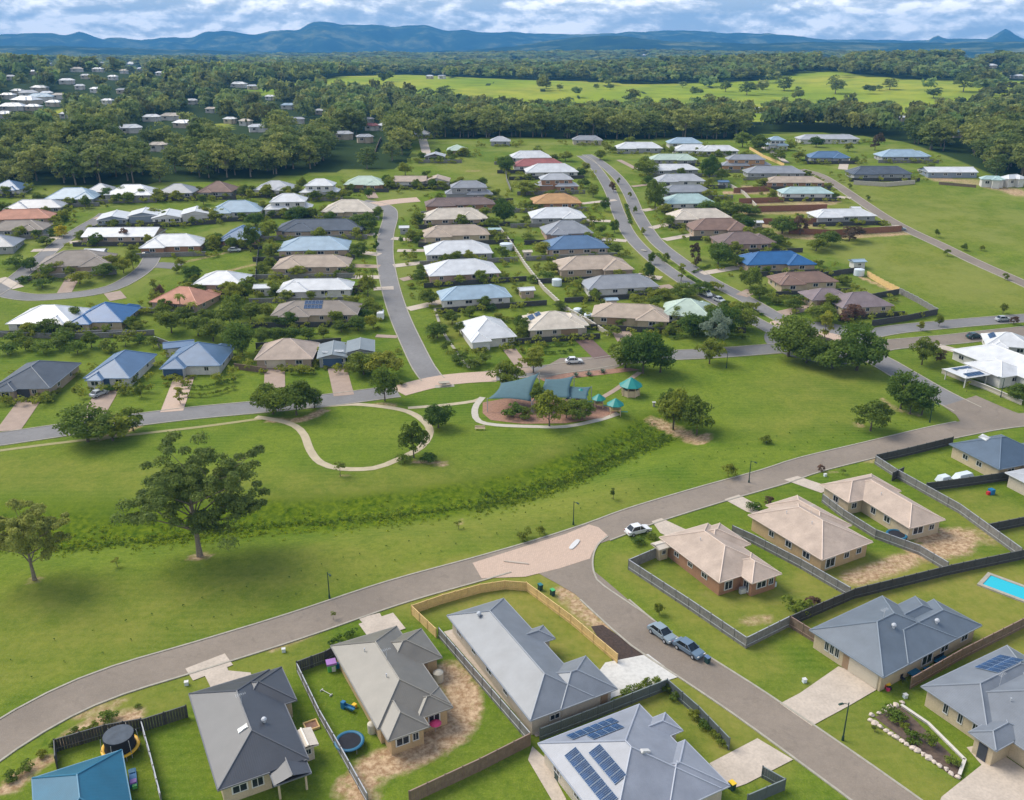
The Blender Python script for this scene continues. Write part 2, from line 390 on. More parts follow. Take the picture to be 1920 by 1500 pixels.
def ribbon(name, line, w, z, m, label=None, kind='structure', nx=3, parent=None, ws=None):
    mb = MB(); n = len(line); vs = []
    for i in range(n):
        pass
    cols_ = []
    for k in range(nx+1):
        q = (k/nx-.5)
        if ws: cols_.append([offs(line, q*ws[i])[i] for i in range(n)])
        else: cols_.append(offs(line, q*w))
    for i in range(n):
        for k in range(nx+1):
            x, y = cols_[k][i]; vs.append((x, y, H(x, y)+z))
    fs = [(i*(nx+1)+k+1, i*(nx+1)+k, (i+1)*(nx+1)+k, (i+1)*(nx+1)+k+1) for i in range(n-1) for k in range(nx)]
    mb.add(vs, fs); o = mb.build(name, m, parent)
    if kind: tag(o, label, kind=kind)
    return o
def kerbline(mb, line, w=.28, h=.14):
    a, b = offs(line, -w/2), offs(line, w/2); vs = []
    for (x0, y0), (x1, y1) in zip(a, b):
        z = H((x0+x1)/2, (y0+y1)/2)
        vs += [(x0, y0, z-.1), (x0, y0, z+h), (x1, y1, z+h), (x1, y1, z-.1)]
    fs = []
    for i in range(len(line)-1):
        for k in range(3): fs.append((i*4+k, i*4+k+1, i*4+k+5, i*4+k+4))
    fs += [(0, 1, 2, 3), tuple(len(vs)-4+k for k in (3, 2, 1, 0))]
    mb.add(vs, fs)
def sheet(name, pts, z, m, label=None, kind='structure', world=False, sub=4.):
    """polygon draped on the ground"""
    import bmesh
    w = pts if world else W(pts)
    bm = bmesh.new(); vs = [bm.verts.new((x, y, 0)) for x, y in w]; bm.faces.new(vs)
    xs = [q[0] for q in w]; ys = [q[1] for q in w]
    for lo, hi, no in ((min(xs), max(xs), (1, 0, 0)), (min(ys), max(ys), (0, 1, 0))):
        c = lo+sub
        while c < hi:
            bmesh.ops.bisect_plane(bm, geom=bm.verts[:]+bm.edges[:]+bm.faces[:], plane_co=(no[0]*c, no[1]*c, 0), plane_no=no); c += sub
    bmesh.ops.triangulate(bm, faces=[f for f in bm.faces if len(f.verts) > 4])
    for v_ in bm.verts: v_.co.z = H(v_.co.x, v_.co.y)+z
    for f in bm.faces:
        f.normal_update()
        if f.normal.z < 0: f.normal_flip()
    me = bpy.data.meshes.new(name); bm.to_mesh(me); bm.free(); me.materials.append(m)
    o = bpy.data.objects.new(name, me); col.objects.link(o)
    if kind: tag(o, label, kind=kind)
    return o
def mat_asphalt(name, c):
    m, nt, b = newmat(name); pv = posvec(nt)
    a = noise(nt, .06, 4, .6, pv); f = noise(nt, 1.1, 4, .7, pv); g = noise(nt, 9, 2, .6, pv)
    cc = ramp(nt, a, [(.3, tuple(x*.8 for x in c)), (.7, tuple(x*1.2 for x in c))])
    cc = mix(nt, mapr(nt, f, .35, .7, 0, .4), cc, tuple(x*.7 for x in c)+(1,))
    cc = mix(nt, mapr(nt, g, .5, .8, 0, .5), cc, tuple(x*1.5 for x in c)+(1,))
    cc = mix(nt, mapr(nt, noise(nt, .25, 5, .75, pv, 1.2), .56, .66, 0, .35), cc, tuple(x*.62 for x in c)+(1,))
    nt.links.new(cc, b.inputs['Base Color']); b.inputs['Roughness'].default_value = .85; b.inputs['Specular IOR Level'].default_value = .3
    return m
M_BROWN = mat_asphalt('brown_seal', (.240, .198, .158)); M_GREY = mat_asphalt('grey_asphalt', (.205, .198, .195))
M_KERB = mat_var('kerb_concrete', (.36, .33, .27), .9, .15); M_CONC = mat_var('concrete', (.52, .44, .36), .85, .12, .4, fine=3.)
M_WHITEC = mat_var('new_concrete', (.60, .58, .54), .85, .06, .3, fine=2.)
M_PATH = mat_var('path_concrete', (.44, .37, .25), .9, .12, .6); M_PINK = mat_var('pink_brick_drive', (.37, .275, .215), .9, .12, .5, fine=6.)
M_MULCH = mat_var('bark_mulch', (.055, .035, .026), .95, .35, 3.)
M_REDMULCH = mat_var('red_mulch', (.30, .165, .11), .95, .25, 2.)
def mat_pavers(name, c1, c2, mort):
    m, nt, b = newmat(name); pv = posvec(nt)
    mp = N(nt, 'ShaderNodeMapping'); nt.links.new(pv, mp.inputs[0]); mp.inputs['Rotation'].default_value = (0, 0, R(-50))
    br = N(nt, 'ShaderNodeTexBrick'); nt.links.new(mp.outputs[0], br.inputs[0]); br.inputs['Scale'].default_value = 1.1
    br.inputs['Color1'].default_value = (*c1, 1); br.inputs['Color2'].default_value = (*c2, 1); br.inputs['Mortar'].default_value = (*mort, 1); br.inputs['Mortar Size'].default_value = .03
    cc = mix(nt, mapr(nt, noise(nt, .5, 4, .65, pv), .3, .7, 0, .5), br.outputs[0], (*c2, 1))
    nt.links.new(cc, b.inputs['Base Color']); b.inputs['Roughness'].default_value = .9
    return m
M_PAVE = mat_pavers('pink_pavers', (.60, .44, .335), (.50, .37, .285), (.38, .28, .22))
LW = []   # all road lines kept for spacing of street trees
def road(name, px, w, m, label, kerb=(1, 1), z=.05, kl='pale concrete kerb', world=False, kr=None):
    line = spline(px if world else W(px)); LW.append((line, w))
    ribbon(name, line, w, z, m, label)
    mb = MB()
    for s, k in ((1, kerb[0]), (-1, kerb[1])):
        if k:
            off = offs(line, s*(w/2+.12)); near = lambda q: min(range(len(off)), key=lambda i: math.dist(off[i], P(*q)))
            for a, b in ([(None, None)] if k == 1 else k):
                seg = off[(near(a) if a else 0):(near(b)+1 if b else len(off))]
                if len(seg) > 1: kerbline(mb, seg)
    if mb.v: tag(mb.build('kerb', M_KERB), kl, kind='structure')
    return line
FR = road('road', [(-260,1560),(-120,1470),(0,1386),(110,1322),(220,1276),(376,1229),(556,1173),(740,1111),(900,1066),(1010,1034),(1120,998),(1200,968),(1330,928),(1450,894),(1520,871),(1639,842),(1733,819),(1797,805),(1880,791),(2000,780),(2200,770)], 6.5, M_BROWN,
     'brown sealed road sweeping across between park and front houses', kerb=([(None,(1790,790)), ((1990,768),None)], [(None, (985,1084)), ((1140,1003), None)]), kl='pale kerb along the sweeping brown road')
SR = road('road', [(1060,1062),(1100,1095),(1146,1136),(1216,1196),(1300,1250),(1407,1320),(1545,1417),(1660,1500),(1800,1605),(1900,1690)], 6.2, M_BROWN,
     'brown side street running down to the lower right corner', z=.046, kerb=([((1185,1140), None)], [((1100,1128), None)]), kl='pale kerb of the brown side street')
MR = road('road', [(-200,850),(-60,832),(60,815),(200,795),(350,776),(500,762),(620,750),(690,741),(745,734)], 7.4, M_GREY, 'grey road passing the row of blue roofed houses', kl='pale kerb of the grey park edge road')
ribbon('road', spline(W([(745,734),(790,722),(840,712),(900,707),(930,706)])), 7.2, .062, M_PAVE, 'pink paved crossing at the foot of the curving street')
MR2 = road('road', [(915,706),(970,700),(1030,694),(1090,686),(1160,675),(1230,668),(1330,663),(1440,655),(1500,650)], 6.6, M_GREY, 'grey road between the park and the cream house', kl='pale kerb beside the park car bay')
CS = road('road', [(812,712),(795,690),(770,640),(752,600),(738,560),(728,520),(722,480),(724,440),(732,408),(728,392),(705,382),(680,378)], 5.6, M_GREY, 'curving grey street climbing between two house columns', z=.056, kl='pale kerb of the curving street')
AVL = road('road', [(1090,292),(1105,302),(1128,330),(1146,362),(1160,400),(1180,440),(1212,475),(1250,505),(1310,545),(1370,578),(1430,610),(1490,640)], 4.9, M_GREY, 'left carriageway of the divided avenue', z=.05, kl='pale kerb of the left carriageway')
AVR = road('road', [(1100,290),(1130,308),(1160,335),(1180,365),(1198,405),(1228,450),(1270,485),(1330,525),(1400,562),(1460,596),(1520,625)], 4.9, M_GREY, 'right carriageway of the divided avenue', z=.054, kl='pale kerb of the right carriageway')
ER = road('road', [(1560,650),(1620,630),(1680,618),(1760,610),(1850,602),(1960,594),(2100,585)], 5.6, M_GREY, 'upper carriageway leading right from the roundabout', z=.05, kl='pale kerb of the upper carriageway')
ER2 = road('road', [(1600,662),(1660,648),(1720,642),(1790,636),(1860,628),(1960,618),(2100,608)], 6.4, M_BROWN, 'lower carriageway leading right from the roundabout', z=.058, kl='pale kerb of the lower carriageway')
DR = road('road', [(1590,655),(1640,672),(1690,700),(1750,735),(1815,768),(1870,795)], 7.4, M_GREY, 'grey road down from the roundabout past the clipped trees', z=.066, kerb=([(None,(1862,768))],[(None,(1790,775))]), kl='pale kerb of the road below the roundabout')
RR = road('road', [(1500,318),(1535,328),(1565,345),(1610,375),(1660,408),(1710,435),(1760,458),(1830,492),(1920,532),(2050,590)], 4.9, M_BROWN, 'narrow brown road crossing the right hand fields', kl='pale kerb of the field road')
L1 = road('road', [(-120,600),(-30,560),(20,530),(70,490),(120,450),(160,425),(190,408),(200,400)], 5.6, M_GREY, 'grey street climbing at the left edge', kl='pale kerb of the left edge street')
L2 = road('road', [(0,548),(60,558),(150,552),(210,540),(250,520),(275,500),(285,482)], 5.6, M_GREY, 'grey lane looping below the taupe roofed house', z=.06, kl='pale kerb of the looping lane')
ribbon('road', spline(W([(270,500),(300,497),(335,500)])), 6., .07, M_GREY, 'short grey stub of the looping lane')
ribbon('road', spline(W([(190,412),(215,404),(240,398)])), 9., .064, M_PAVE, 'pink paved turning head at the top of the left street')
ribbon('road', spline(W([(698,384),(740,378),(785,374)])), 8., .066, M_PAVE, 'pink paved end of the curving street')
# paved junction on the sweeping road
SRK = min((offs(SR, s_*3.22) for s_ in (1, -1)), key=lambda l_: min(math.dist(q, P(1240, 1175)) for q in l_)); SRI = min(range(len(SRK)), key=lambda i: math.dist(SRK[i], P(1185, 1140)))
PAVEJ = 1
i0 = min(range(len(FR)), key=lambda i: math.dist(FR[i], P(900, 1065))); i1 = min(range(len(FR)), key=lambda i: math.dist(FR[i], P(1118, 997)))
sheet('road', [(886,1056),(930,1042),(1000,1020),(1060,1002),(1104,984),(1122,989),(1139,1004),(1123,1017),(1112,1034),(1106,1048),(1050,1066),(985,1082),(903,1085)], .072, M_PAVE, 'pink paved junction on the sweeping brown road', sub=2.)
tag((lambda m: (kerbline(m, spline([P(*q) for q in ((1140,1006),(1125,1017),(1115,1033),(1111,1056),(1116,1080),(1131,1098))]+[SRK[SRI+1]], 1.), .28, .13), m.build('kerb', M_KERB))[1])(MB()), 'curved pale kerb at the mouth of the side street', kind='structure')
sheet('road', [(985,1062),(1030,1048),(1080,1030),(1112,1010),(1124,1018),(1115,1034),(1111,1056),(1116,1079),(1131,1097),(1150,1110),(1182,1132),(1160,1160),(1085,1118),(1040,1092)], .054, M_BROWN, 'brown mouth of the side street')
sheet('road', [(1768,762),(1792,778),(1800,790),(1788,802),(1830,806),(1905,794),(1930,782),(1900,772),(1862,756),(1830,742)], .075, M_BROWN, 'brown flare where the two roads meet at the right')
# roundabout
def disc(name, u, v, r, z, m, label=None, n=40, kind='structure', world=False):
    x, y = (u, v) if world else P(u, v)
    return sheet(name, [(x+r*math.cos(6.2832*i/n), y+r*math.sin(6.2832*i/n)) for i in range(n)], z, m, label, kind, world=True)
disc('road', 1545, 642, 16., .062, M_GREY, 'grey circle of the roundabout')
disc('roundabout_island', 1545, 641, 7.5, .16, M_PAVE, 'pink paved ring of the roundabout island')
disc('garden_bed', 1545, 640, 2.8, .22, M_MULCH, 'mulched centre of the roundabout')
disc('driveway', 1458, 607, 2.2, .12, M_PAVE, 'pale paved nose of the avenue island')
disc('driveway', 1640, 640, 3.0, .13, M_KERB, 'pale concrete splitter island beside the roundabout')
# car bay beside the park
sheet('car_park', [(1000,700),(1050,672),(1150,668),(1180,680),(1150,692),(1060,700),(1010,712)], .07, M_BROWN, 'small brown parking bay beside the playground')
# drives: ((from),(to), width, material, label)
DRIVES = [
 ((60,745),(15,808),5.2,'pink'),((205,728),(172,783),5.2,'pink'),((345,708),(322,772),5.0,'pave'),((515,690),(515,728),5.0,'pink'),((632,690),(645,742),4.8,'pink'),
 ((955,655),(990,700),3.6,'pink'),((1085,628),(1130,672),4.8,'dark'),((1155,608),(1175,640),5.2,'pink'),
 ((738,499),(800,492),3.6,'conc'),((745,470),(800,470),3.2,'conc'),((752,525),(800,515),3.4,'pink'),((765,580),(840,563),3.6,'conc'),((738,540),(700,542),3.2,'conc'),
 ((735,447),(800,452),3.6,'conc'),((712,520),(660,520),3.6,'conc'),((712,500),(650,498),3.6,'pink'),((712,478),(655,470),3.6,'conc'),((712,440),(640,438),3.4,'conc'),((745,632),(705,630),2.2,'pink'),
 ((700,372),(690,355),4.6,'pink'),((1145,415),(1098,413),3.4,'conc'),((1175,452),(1115,447),3.4,'conc'),((1155,375),(1090,382),3.,'conc'),((1240,522),(1195,515),3.6,'conc'),((1260,537),(1235,540),4.,'pink'),
 ((1205,395),(1250,388),3.6,'conc'),((1220,428),(1265,418),3.6,'conc'),((1245,450),(1300,440),3.6,'conc'),((1315,513),(1395,500),3.6,'conc'),((1390,555),(1410,545),4.,'pink'),((1465,588),(1540,572),4.2,'pink'),((1185,350),(1225,345),3.,'pink'),
 ((1745,645),(1800,660),3.4,'conc'),((400,1262),(385,1240),5.4,'conc'),((728,1190),(705,1160),5.4,'conc'),
 ((210,548),(222,562),5.,'pink'),((140,515),(120,550),4.4,'pink'),((35,540),(0,522),3.6,'conc'),((130,455),(165,452),3.4,'conc'),((60,470),(110,468),3.4,'conc'),((75,450),(118,445),4.,'conc'),
 ((1430,275),(1475,305),3.,'conc'),((1560,368),(1595,372),4.,'conc'),((1655,428),(1690,425),4.,'conc'),((1580,318),(1585,298),4.5,'conc'),((1610,330),(1640,322),4.,'pink'),((1720,320),(1760,322),4.5,'pink'),
 ((790,255),(800,290),5.,'conc'),((1160,300),(1195,318),3.,'pink'),
]
DM = {'pink': M_PINK, 'conc': M_CONC, 'pave': M_PAVE, 'dark': mat_var('dark_brick_drive', (.16, .10, .085), .9, .15, .5)}
DN = {'pink': 'pink brick', 'conc': 'pale concrete', 'pave': 'pink paved', 'dark': 'dark brick'}
for i, (a, b, w, k) in enumerate(DRIVES):
    ln = spline([P(*a), P(*b)], 2.5)
    ribbon('driveway', ln, w, .075+.004*(i % 5), DM[k], DN[k]+' driveway of a house')
sheet('driveway', [(375,1252),(395,1246),(422,1240),(428,1258),(470,1262),(480,1290),(400,1300),(388,1275)], .09, M_CONC, 'pale concrete driveway above the charcoal roofed house')
sheet('driveway', [(672,1160),(712,1150),(722,1168),(745,1190),(760,1215),(720,1220),(700,1190)], .092, M_CONC, 'pale concrete driveway above the greige roofed house')
sheet('driveway', [(1135,1243),(1215,1227),(1272,1270),(1150,1308),(1120,1330),(1085,1310)], .08, M_WHITEC, 'clean white concrete driveway beside the blue-grey L shaped house')
sheet('driveway', [(1330,1432),(1420,1385),(1487,1425),(1400,1470),(1372,1480)], .08, M_CONC, 'stained concrete driveway of the solar roofed house')
sheet('driveway', [(1462,1320),(1500,1300),(1572,1250),(1640,1275),(1650,1290),(1590,1325),(1540,1352),(1522,1362)], .08, M_CONC, 'concrete driveway of the slate roofed house')
sheet('driveway', [(1812,1402),(1850,1395),(1960,1470),(1960,1560),(1740,1560),(1765,1495),(1840,1435)], .08, M_CONC, 'broad concrete driveway in the lower right corner')
sheet('driveway', [(1222,978),(1240,972),(1300,1000),(1260,1010),(1238,1000)], .08, M_CONC, 'concrete driveway of the first tan roofed house')
sheet('driveway', [(1358,937),(1385,928),(1425,950),(1420,965),(1400,960)], .08, M_CONC, 'concrete driveway of the second tan roofed house')
sheet('driveway', [(1470,900),(1495,893),(1560,915),(1540,925)], .08, M_CONC, 'concrete driveway of the third tan roofed house')
sheet('path', [(832,1185),(868,1175),(900,1215),(1010,1345),(1030,1375),(1005,1382),(915,1280)], .06, M_CONC, 'pale concrete strip beside the blue-grey L shaped house')
sheet('path', [(998,1400),(1020,1420),(1062,1500),(1040,1510),(990,1425)], .06, M_CONC, 'pale concrete strip beside the solar roofed house')
sheet('garden_bed', [(1108,1175),(1130,1172),(1212,1228),(1150,1242)], .05, M_MULCH, 'dark mulch bed beside the side street')
# park paths and beds
def path(px, w, m, label, z=.045, step=2.): return ribbon('path', spline(W(px), step), w, z, m, label, nx=1)
path([(480,782),(520,788),(552,798),(570,815),(582,845),(602,868),(640,879),(700,878),(745,862),(790,838),(806,810),(795,790),(765,772),(720,763),(660,758),(600,762)], 1.7, M_PATH, 'pale looping footpath round the park lawn')
path([(765,765),(830,760),(890,752),(905,745)], 1.5, M_PATH, 'pale footpath to the playground')
path([(905,745),(893,760),(890,775),(898,790),(930,797),(1000,800),(1060,800),(1120,788),(1160,775)], 1.5, mat_var('white_path', (.47, .43, .36), .9, .1), 'white concrete path curving round the playground', z=.05)
path([(1200,698),(1180,712),(1155,730),(1130,745)], 1.4, M_PINK, 'pink footpath to the picnic shelter')
path([(0,845),(100,832),(250,815),(380,800),(490,785)], 1.2, mat_var('verge_path', (.30, .27, .12), .95, .1), 'worn grass footpath along the grey road')
path([(815,578),(830,620),(860,665),(880,690)], .8, M_KERB, 'thin concrete edging around the corner garden')
path([(865,620),(880,645),(900,655)], .8, M_KERB, 'thin concrete edging below the white house')
sheet('playground_surface', [(905,755),(960,745),(1060,748),(1165,768),(1130,784),(1060,794),(980,795),(920,788),(905,775)], .055, M_REDMULCH, 'reddish mulch under the shade sails')
sheet('garden_bed', [(1000,705),(1060,697),(1180,690),(1200,694),(1130,703),(1020,715)], .06, M_REDMULCH, 'mulched planting strip below the parking bay')
sheet('garden_bed', [(1640,1345),(1690,1325),(1808,1440),(1800,1455),(1790,1460)], .05, mat_var('brown_bark', (.11, .075, .055), .95, .3, 2.), 'bark filled bed inside the boulder edging')
# faint cross markings in the junction
# ------------------------------------------------------------------ houses
RC = dict(white=(.69,.70,.71), cream=(.62,.55,.46), beige=(.46,.37,.29), taupe=(.30,.255,.215), tan=(.50,.395,.32), slate=(.095,.115,.145), bluegrey=(.105,.185,.31),
 blue=(.028,.125,.31), teal=(.010,.125,.215), paleblue=(.34,.45,.54), green=(.50,.60,.50), charcoal=(.062,.067,.080), grey=(.30,.31,.33), lgrey=(.46,.47,.49), brown=(.24,.155,.12), terra=(.56,.27,.18),
 mauve=(.235,.185,.19), orange=(.50,.29,.13), red=(.36,.13,.125), greige=(.175,.162,.138), cgrey=(.190,.210,.240), dgrey=(.275,.295,.345), egrey=(.135,.165,.20), jblue=(.085,.125,.175), gsage=(.22,.25,.26), maroon=(.20,.145,.13), mint=(.42,.56,.54))
TILE = {'beige','taupe','tan','brown','terra','mauve','orange','cream','maroon','slate','red'}
WC = dict(cream=(.52,.42,.28), pink=(.44,.30,.23), white=(.62,.60,.57), grey=(.33,.33,.33), brick=(.36,.19,.11), ochre=(.50,.35,.19), tan=(.42,.32,.24), sand=(.52,.45,.36), bgrey=(.24,.28,.34), dark=(.12,.10,.09), orange=(.46,.26,.13))
def MR(k): return mat_roof(k, RC[k], 'tile' if k in TILE else 'metal')
def MW(k): return mat_var('wall_'+k, WC[k], .9, .1, .8, world=False, fine=7.)
M_FRAME = mat_var('window_frame', (.60, .59, .57), .5, .03); M_TRIM = mat_var('white_trim', (.62, .61, .59), .5, .05)
def glassmat(name, c, rough=.08):
    m, nt, b = newmat(name); vec = objvec(nt)
    nt.links.new(ramp(nt, noise(nt, .9, 2, .5, vec), [(.35, tuple(x*.5 for x in c)), (.65, c)]), b.inputs['Base Color'])
    b.inputs['Roughness'].default_value = rough; b.inputs['Specular IOR Level'].default_value = .6
    return m
M_GLASS = glassmat('window_glass', (.030, .036, .045)); M_SOLAR = glassmat('solar_glass', (.014, .060, .165), .6); M_SOLAR.node_tree.nodes['Principled BSDF'].inputs['Specular IOR Level'].default_value = .25; M_SKYL = glassmat('skylight_glass', (.62, .64, .64), .2)
M_GD = {k: mat_var('garage_'+k, c, .6, .05, world=False) for k, c in dict(cream=(.52,.46,.36), white=(.6,.6,.6), dark=(.05,.055,.07), grey=(.25,.27,.30), brown=(.3,.2,.12), blue=(.05,.10,.2)).items()}
HOUSES = []   # (x, y, short description) used to tell trees and fences apart
_win = {}
def winmesh():
    if 'w' in _win: return _win['w']
    mb = MB(); t = .09
    for c, d in (((0, 0, .5-t/2), (1, .08, t)), ((0, 0, -.5+t/2), (1, .12, t)), ((-.5+t/2, 0, 0), (t, .08, 1-2*t)), ((.5-t/2, 0, 0), (t, .08, 1-2*t)), ((0, 0, 0), (t*.6, .07, 1-2*t))): mb.box(c, d, m=0)
    fr = mb
    g = MB(); g.box((0, .01, 0), (1-2*t, .05, 1-2*t))
    f = fr.build('window', M_FRAME); gl = g.build('pane', M_GLASS)
    _win['w'] = (f.data, gl.data)
    bpy.data.objects.remove(f); bpy.data.objects.remove(gl)
    both = MB()
    for q in fr.v: pass
    both.add(fr.v, fr.f, 0); both.add(g.v, g.f, 1)
    b = both.build('window', [M_FRAME, M_GLASS]); _win['b'] = b.data; bpy.data.objects.remove(b)
    return _win['w']
winmesh()
SIDE = {'f': 0., 'r': math.pi/2, 'b': math.pi, 'l': -math.pi/2}
def wallpt(rc, side, t, out=0.):
    """point on a wall of rectangle rc (already inset); t from 0 to 1"""
    x0, y0, x1, y1 = rc
    if side == 'f': return (x0+(x1-x0)*t, y0-out)
    if side == 'b': return (x1-(x1-x0)*t, y1+out)
    if side == 'r': return (x1+out, y0+(y1-y0)*t)
    return (x0-out, y1-(y1-y0)*t)
def window(root, rc, side, t, w, h, zc, near):
    x, y = wallpt(rc, side, t, .03)
    if near:
        o = inst('window', _win['w'][0], root, (x, y, zc), SIDE[side], (w, 1, h))
        inst('pane', _win['w'][1], o)
    else: o = inst('window', _win['b'], root, (x, y, zc), SIDE[side], (w, 1.3, h))
    return o
def panel_door(root, name, rc, side, t, w, h, m, z0=0.):
    x, y = wallpt(rc, side, t, .03)
    mb = MB(); mb.box((0, 0, z0+h/2), (w, .1, h))
    n = int(h/.55)
    for k in range(n): mb.box((0, -.055, z0+.28+k*h/n), (w*.96, .03, h/n*.8))
    o = mb.build(name, m, root); o.location = (x, y, 0); o.rotation_euler = (0, 0, SIDE[side]); return o
def hip(mb, caps, rc, z, p, gable=False, walls=None, wi=.5, along=None):
    x0, y0, x1, y1 = rc; w, d = x1-x0, y1-y0; t = math.tan(R(p)); th = .2
    lx = along == 'x' or (along is None and w >= d)
    r = (d if lx else w)/2; hz = z+r*t
    if lx: a, b = (x0+(0 if gable else r), (y0+y1)/2, hz), (x1-(0 if gable else r), (y0+y1)/2, hz)
    else: a, b = ((x0+x1)/2, y0+(0 if gable else r), hz), ((x0+x1)/2, y1-(0 if gable else r), hz)
    c = [(x0, y0, z), (x1, y0, z), (x1, y1, z), (x0, y1, z)]; lo = [(q[0], q[1], z-th) for q in c]
    vs = c+[a, b]+lo
    fs = ([(0, 1, 5, 4), (1, 2, 5), (2, 3, 4, 5), (3, 0, 4)] if lx else [(0, 1, 4), (1, 2, 5, 4), (2, 3, 5), (3, 0, 4, 5)])
    if gable: fs = [f for f in fs if len(f) == 4]
    fs += [(6, 7, 1, 0), (7, 8, 2, 1), (8, 9, 3, 2), (9, 6, 0, 3), (9, 8, 7, 6)]
    mb.add(vs, fs)
    if gable and walls is not None:
        e = wi
        if lx: walls.add([(x0+e, y0+e, z-.05), (x0+e, y1-e, z-.05), (x0+e, (y0+y1)/2, hz-e*t-.05), (x1-e, y0+e, z-.05), (x1-e, y1-e, z-.05), (x1-e, (y0+y1)/2, hz-e*t-.05)], [(1, 0, 2), (3, 4, 5), (0, 3, 5, 2), (4, 1, 2, 5)])
        else: walls.add([(x0+e, y0+e, z-.05), (x1-e, y0+e, z-.05), ((x0+x1)/2, y0+e, hz-e*t-.05), (x0+e, y1-e, z-.05), (x1-e, y1-e, z-.05), ((x0+x1)/2, y1-e, hz-e*t-.05)], [(0, 1, 2), (4, 3, 5), (1, 4, 5, 2), (3, 0, 2, 5)])
    if caps is not None:
        if abs(a[0]-b[0])+abs(a[1]-b[1]) > .3: caps.append((a, b))
        if not gable:
            for k in ((0, 3) if lx else (0, 1)): caps.append((c[k], a))
            for k in ((1, 2) if lx else (2, 3)): caps.append((c[k], b))
    return hz
def house(short, label, xy, rot, rects, roof, wall, eave=2.75, pitch=23, cat='house', near=False, name='house', windows=(), doors=(), zoff=0., group=None, base=-2.5, gut=True, walls_on=True):
    """rects: (x0, y0, x1, y1[, opts]) of the eaves in the house's own frame; returns the root"""
    x, y = xy
    c, s = math.cos(rot), math.sin(rot)
    cx = (rects[0][0]+rects[0][2])/2; cy = (rects[0][1]+rects[0][3])/2
    wx, wy = x+cx*c-cy*s, y+cx*s+cy*c
    root = empty(name, (x, y, H(wx, wy)+.1+zoff), rot); tag(root, label, cat, group)
    HOUSES.append((wx, wy, short))
    wm, rm, caps = MB(), MB(), []
    rcs = []
    for i, q in enumerate(rects):
        o = q[4] if len(q) > 4 else {}
        e = .012*i; z = o.get('z', eave)-.015*i
        rc = (q[0]-e, q[1]-e, q[2]+e, q[3]+e); wi = .5+.01*i
        hip(rm, caps, rc, z, o.get('p', pitch), o.get('g', False), wm, wi, o.get('a'))
        wr = (rc[0]+wi, rc[1]+wi, rc[2]-wi, rc[3]-wi); rcs.append(wr)
        if not o.get('open') and walls_on: wm.box(((wr[0]+wr[2])/2, (wr[1]+wr[3])/2, (z-.1+base)/2), (wr[2]-wr[0], wr[3]-wr[1], z-.1-base))
        elif o.get('open'):
            for px_, py_ in ((wr[0], wr[1]), (wr[2], wr[1]), (wr[0], wr[3]), (wr[2], wr[3])): wm.box((px_, py_, (z-.1+base)/2), (.22, .22, z-.1-base))
    if wm.v: wm.build('wall', MW(wall), root)
    rm.build('roof', MR(roof), root)
    if caps:
        cm = MB(); rr = .10 if near else .13
        for a, b in caps: cm.cyl((a[0], a[1], a[2]+.03), (b[0], b[1], b[2]+.03), rr, n=5)
        k = RC[roof]; cm.build('ridge_capping', mat_var('cap_'+roof, tuple(min(.8, v*1.25+.02) for v in k), .5, .05, world=False), root)
    if near:
        gm = MB()
        for q, i in zip(rects, range(99)):
            z = (q[4] if len(q) > 4 else {}).get('z', eave)-.015*i-.09
            for a, b, l, w2, o2 in (((q[0]+q[2])/2, q[1]-.07, q[2]-q[0]+.2, .12, 0), ((q[0]+q[2])/2, q[3]+.07, q[2]-q[0]+.2, .12, 0)): gm.box((a, b, z), (l, w2, .14))
            for a, b, l in ((q[0]-.07, (q[1]+q[3])/2, q[3]-q[1]-.06), (q[2]+.07, (q[1]+q[3])/2, q[3]-q[1]-.06)): gm.box((a, b, z-.003), (.12, l, .137))
        # keep only gutters outside the other rectangles
        keep = MB()
        for fi in range(0, len(gm.f), 6):
            vs = gm.v[fi//6*8: fi//6*8+8]; mx = sum(v[0] for v in vs)/8; my = sum(v[1] for v in vs)/8
            L = max(abs(vs[0][0]-vs[1][0]), abs(vs[1][1]-vs[2][1])); hor = abs(vs[0][0]-vs[1][0]) > abs(vs[1][1]-vs[2][1])
            n = max(1, int(L/.6)); st = L/n
            for k in range(n):
                xx = vs[0][0]+(k+.5)*st if hor else mx; yy = my if hor else vs[0][1]+(k+.5)*st
                inside = any(q[0]+.1 < xx < q[2]-.1 and q[1]+.1 < yy < q[3]-.1 for q in rects)
                if not inside: keep.box((xx, yy, (vs[0][2]+vs[4][2])/2), (st if hor else .12, .12 if hor else st, .14))
        keep.build('gutter', mat_var('gutter_'+roof, tuple(min(.7, v*1.1+.06) for v in RC[roof]), .5, .05, world=False), root)
    for wd in windows:
        i, side, t, w, h = wd[:5]; window(root, rcs[i], side, t, w, h, wd[5] if len(wd) > 5 else 1.5, near)
    for dd in doors:
        i, side, t, w, h, m = dd[:6]; panel_door(root, 'garage_door' if w > 2 else 'door', rcs[i], side, t, w, h, M_GD[m])
    root['_e'] = 0
    del root['_e']
    return root
def on_roof(rc, side, z, p, u, v):
    """point on a roof slope: u along the eave from its left end, v metres up the slope (plan distance from the eave)"""
    x0, y0, x1, y1 = rc; t = math.tan(R(p))
    if side == 'f': return (x0+u, y0+v, z+v*t), (R(p), 0, 0)
    if side == 'l': return (x0+v, y1-u, z+v*t), (R(p), 0, -math.pi/2)
    if side == 'r': return (x1-v, y0+u, z+v*t), (R(p), 0, math.pi/2)
    return (x1-u, y1-v, z+v*t), (R(p), 0, math.pi)
_sp = {}
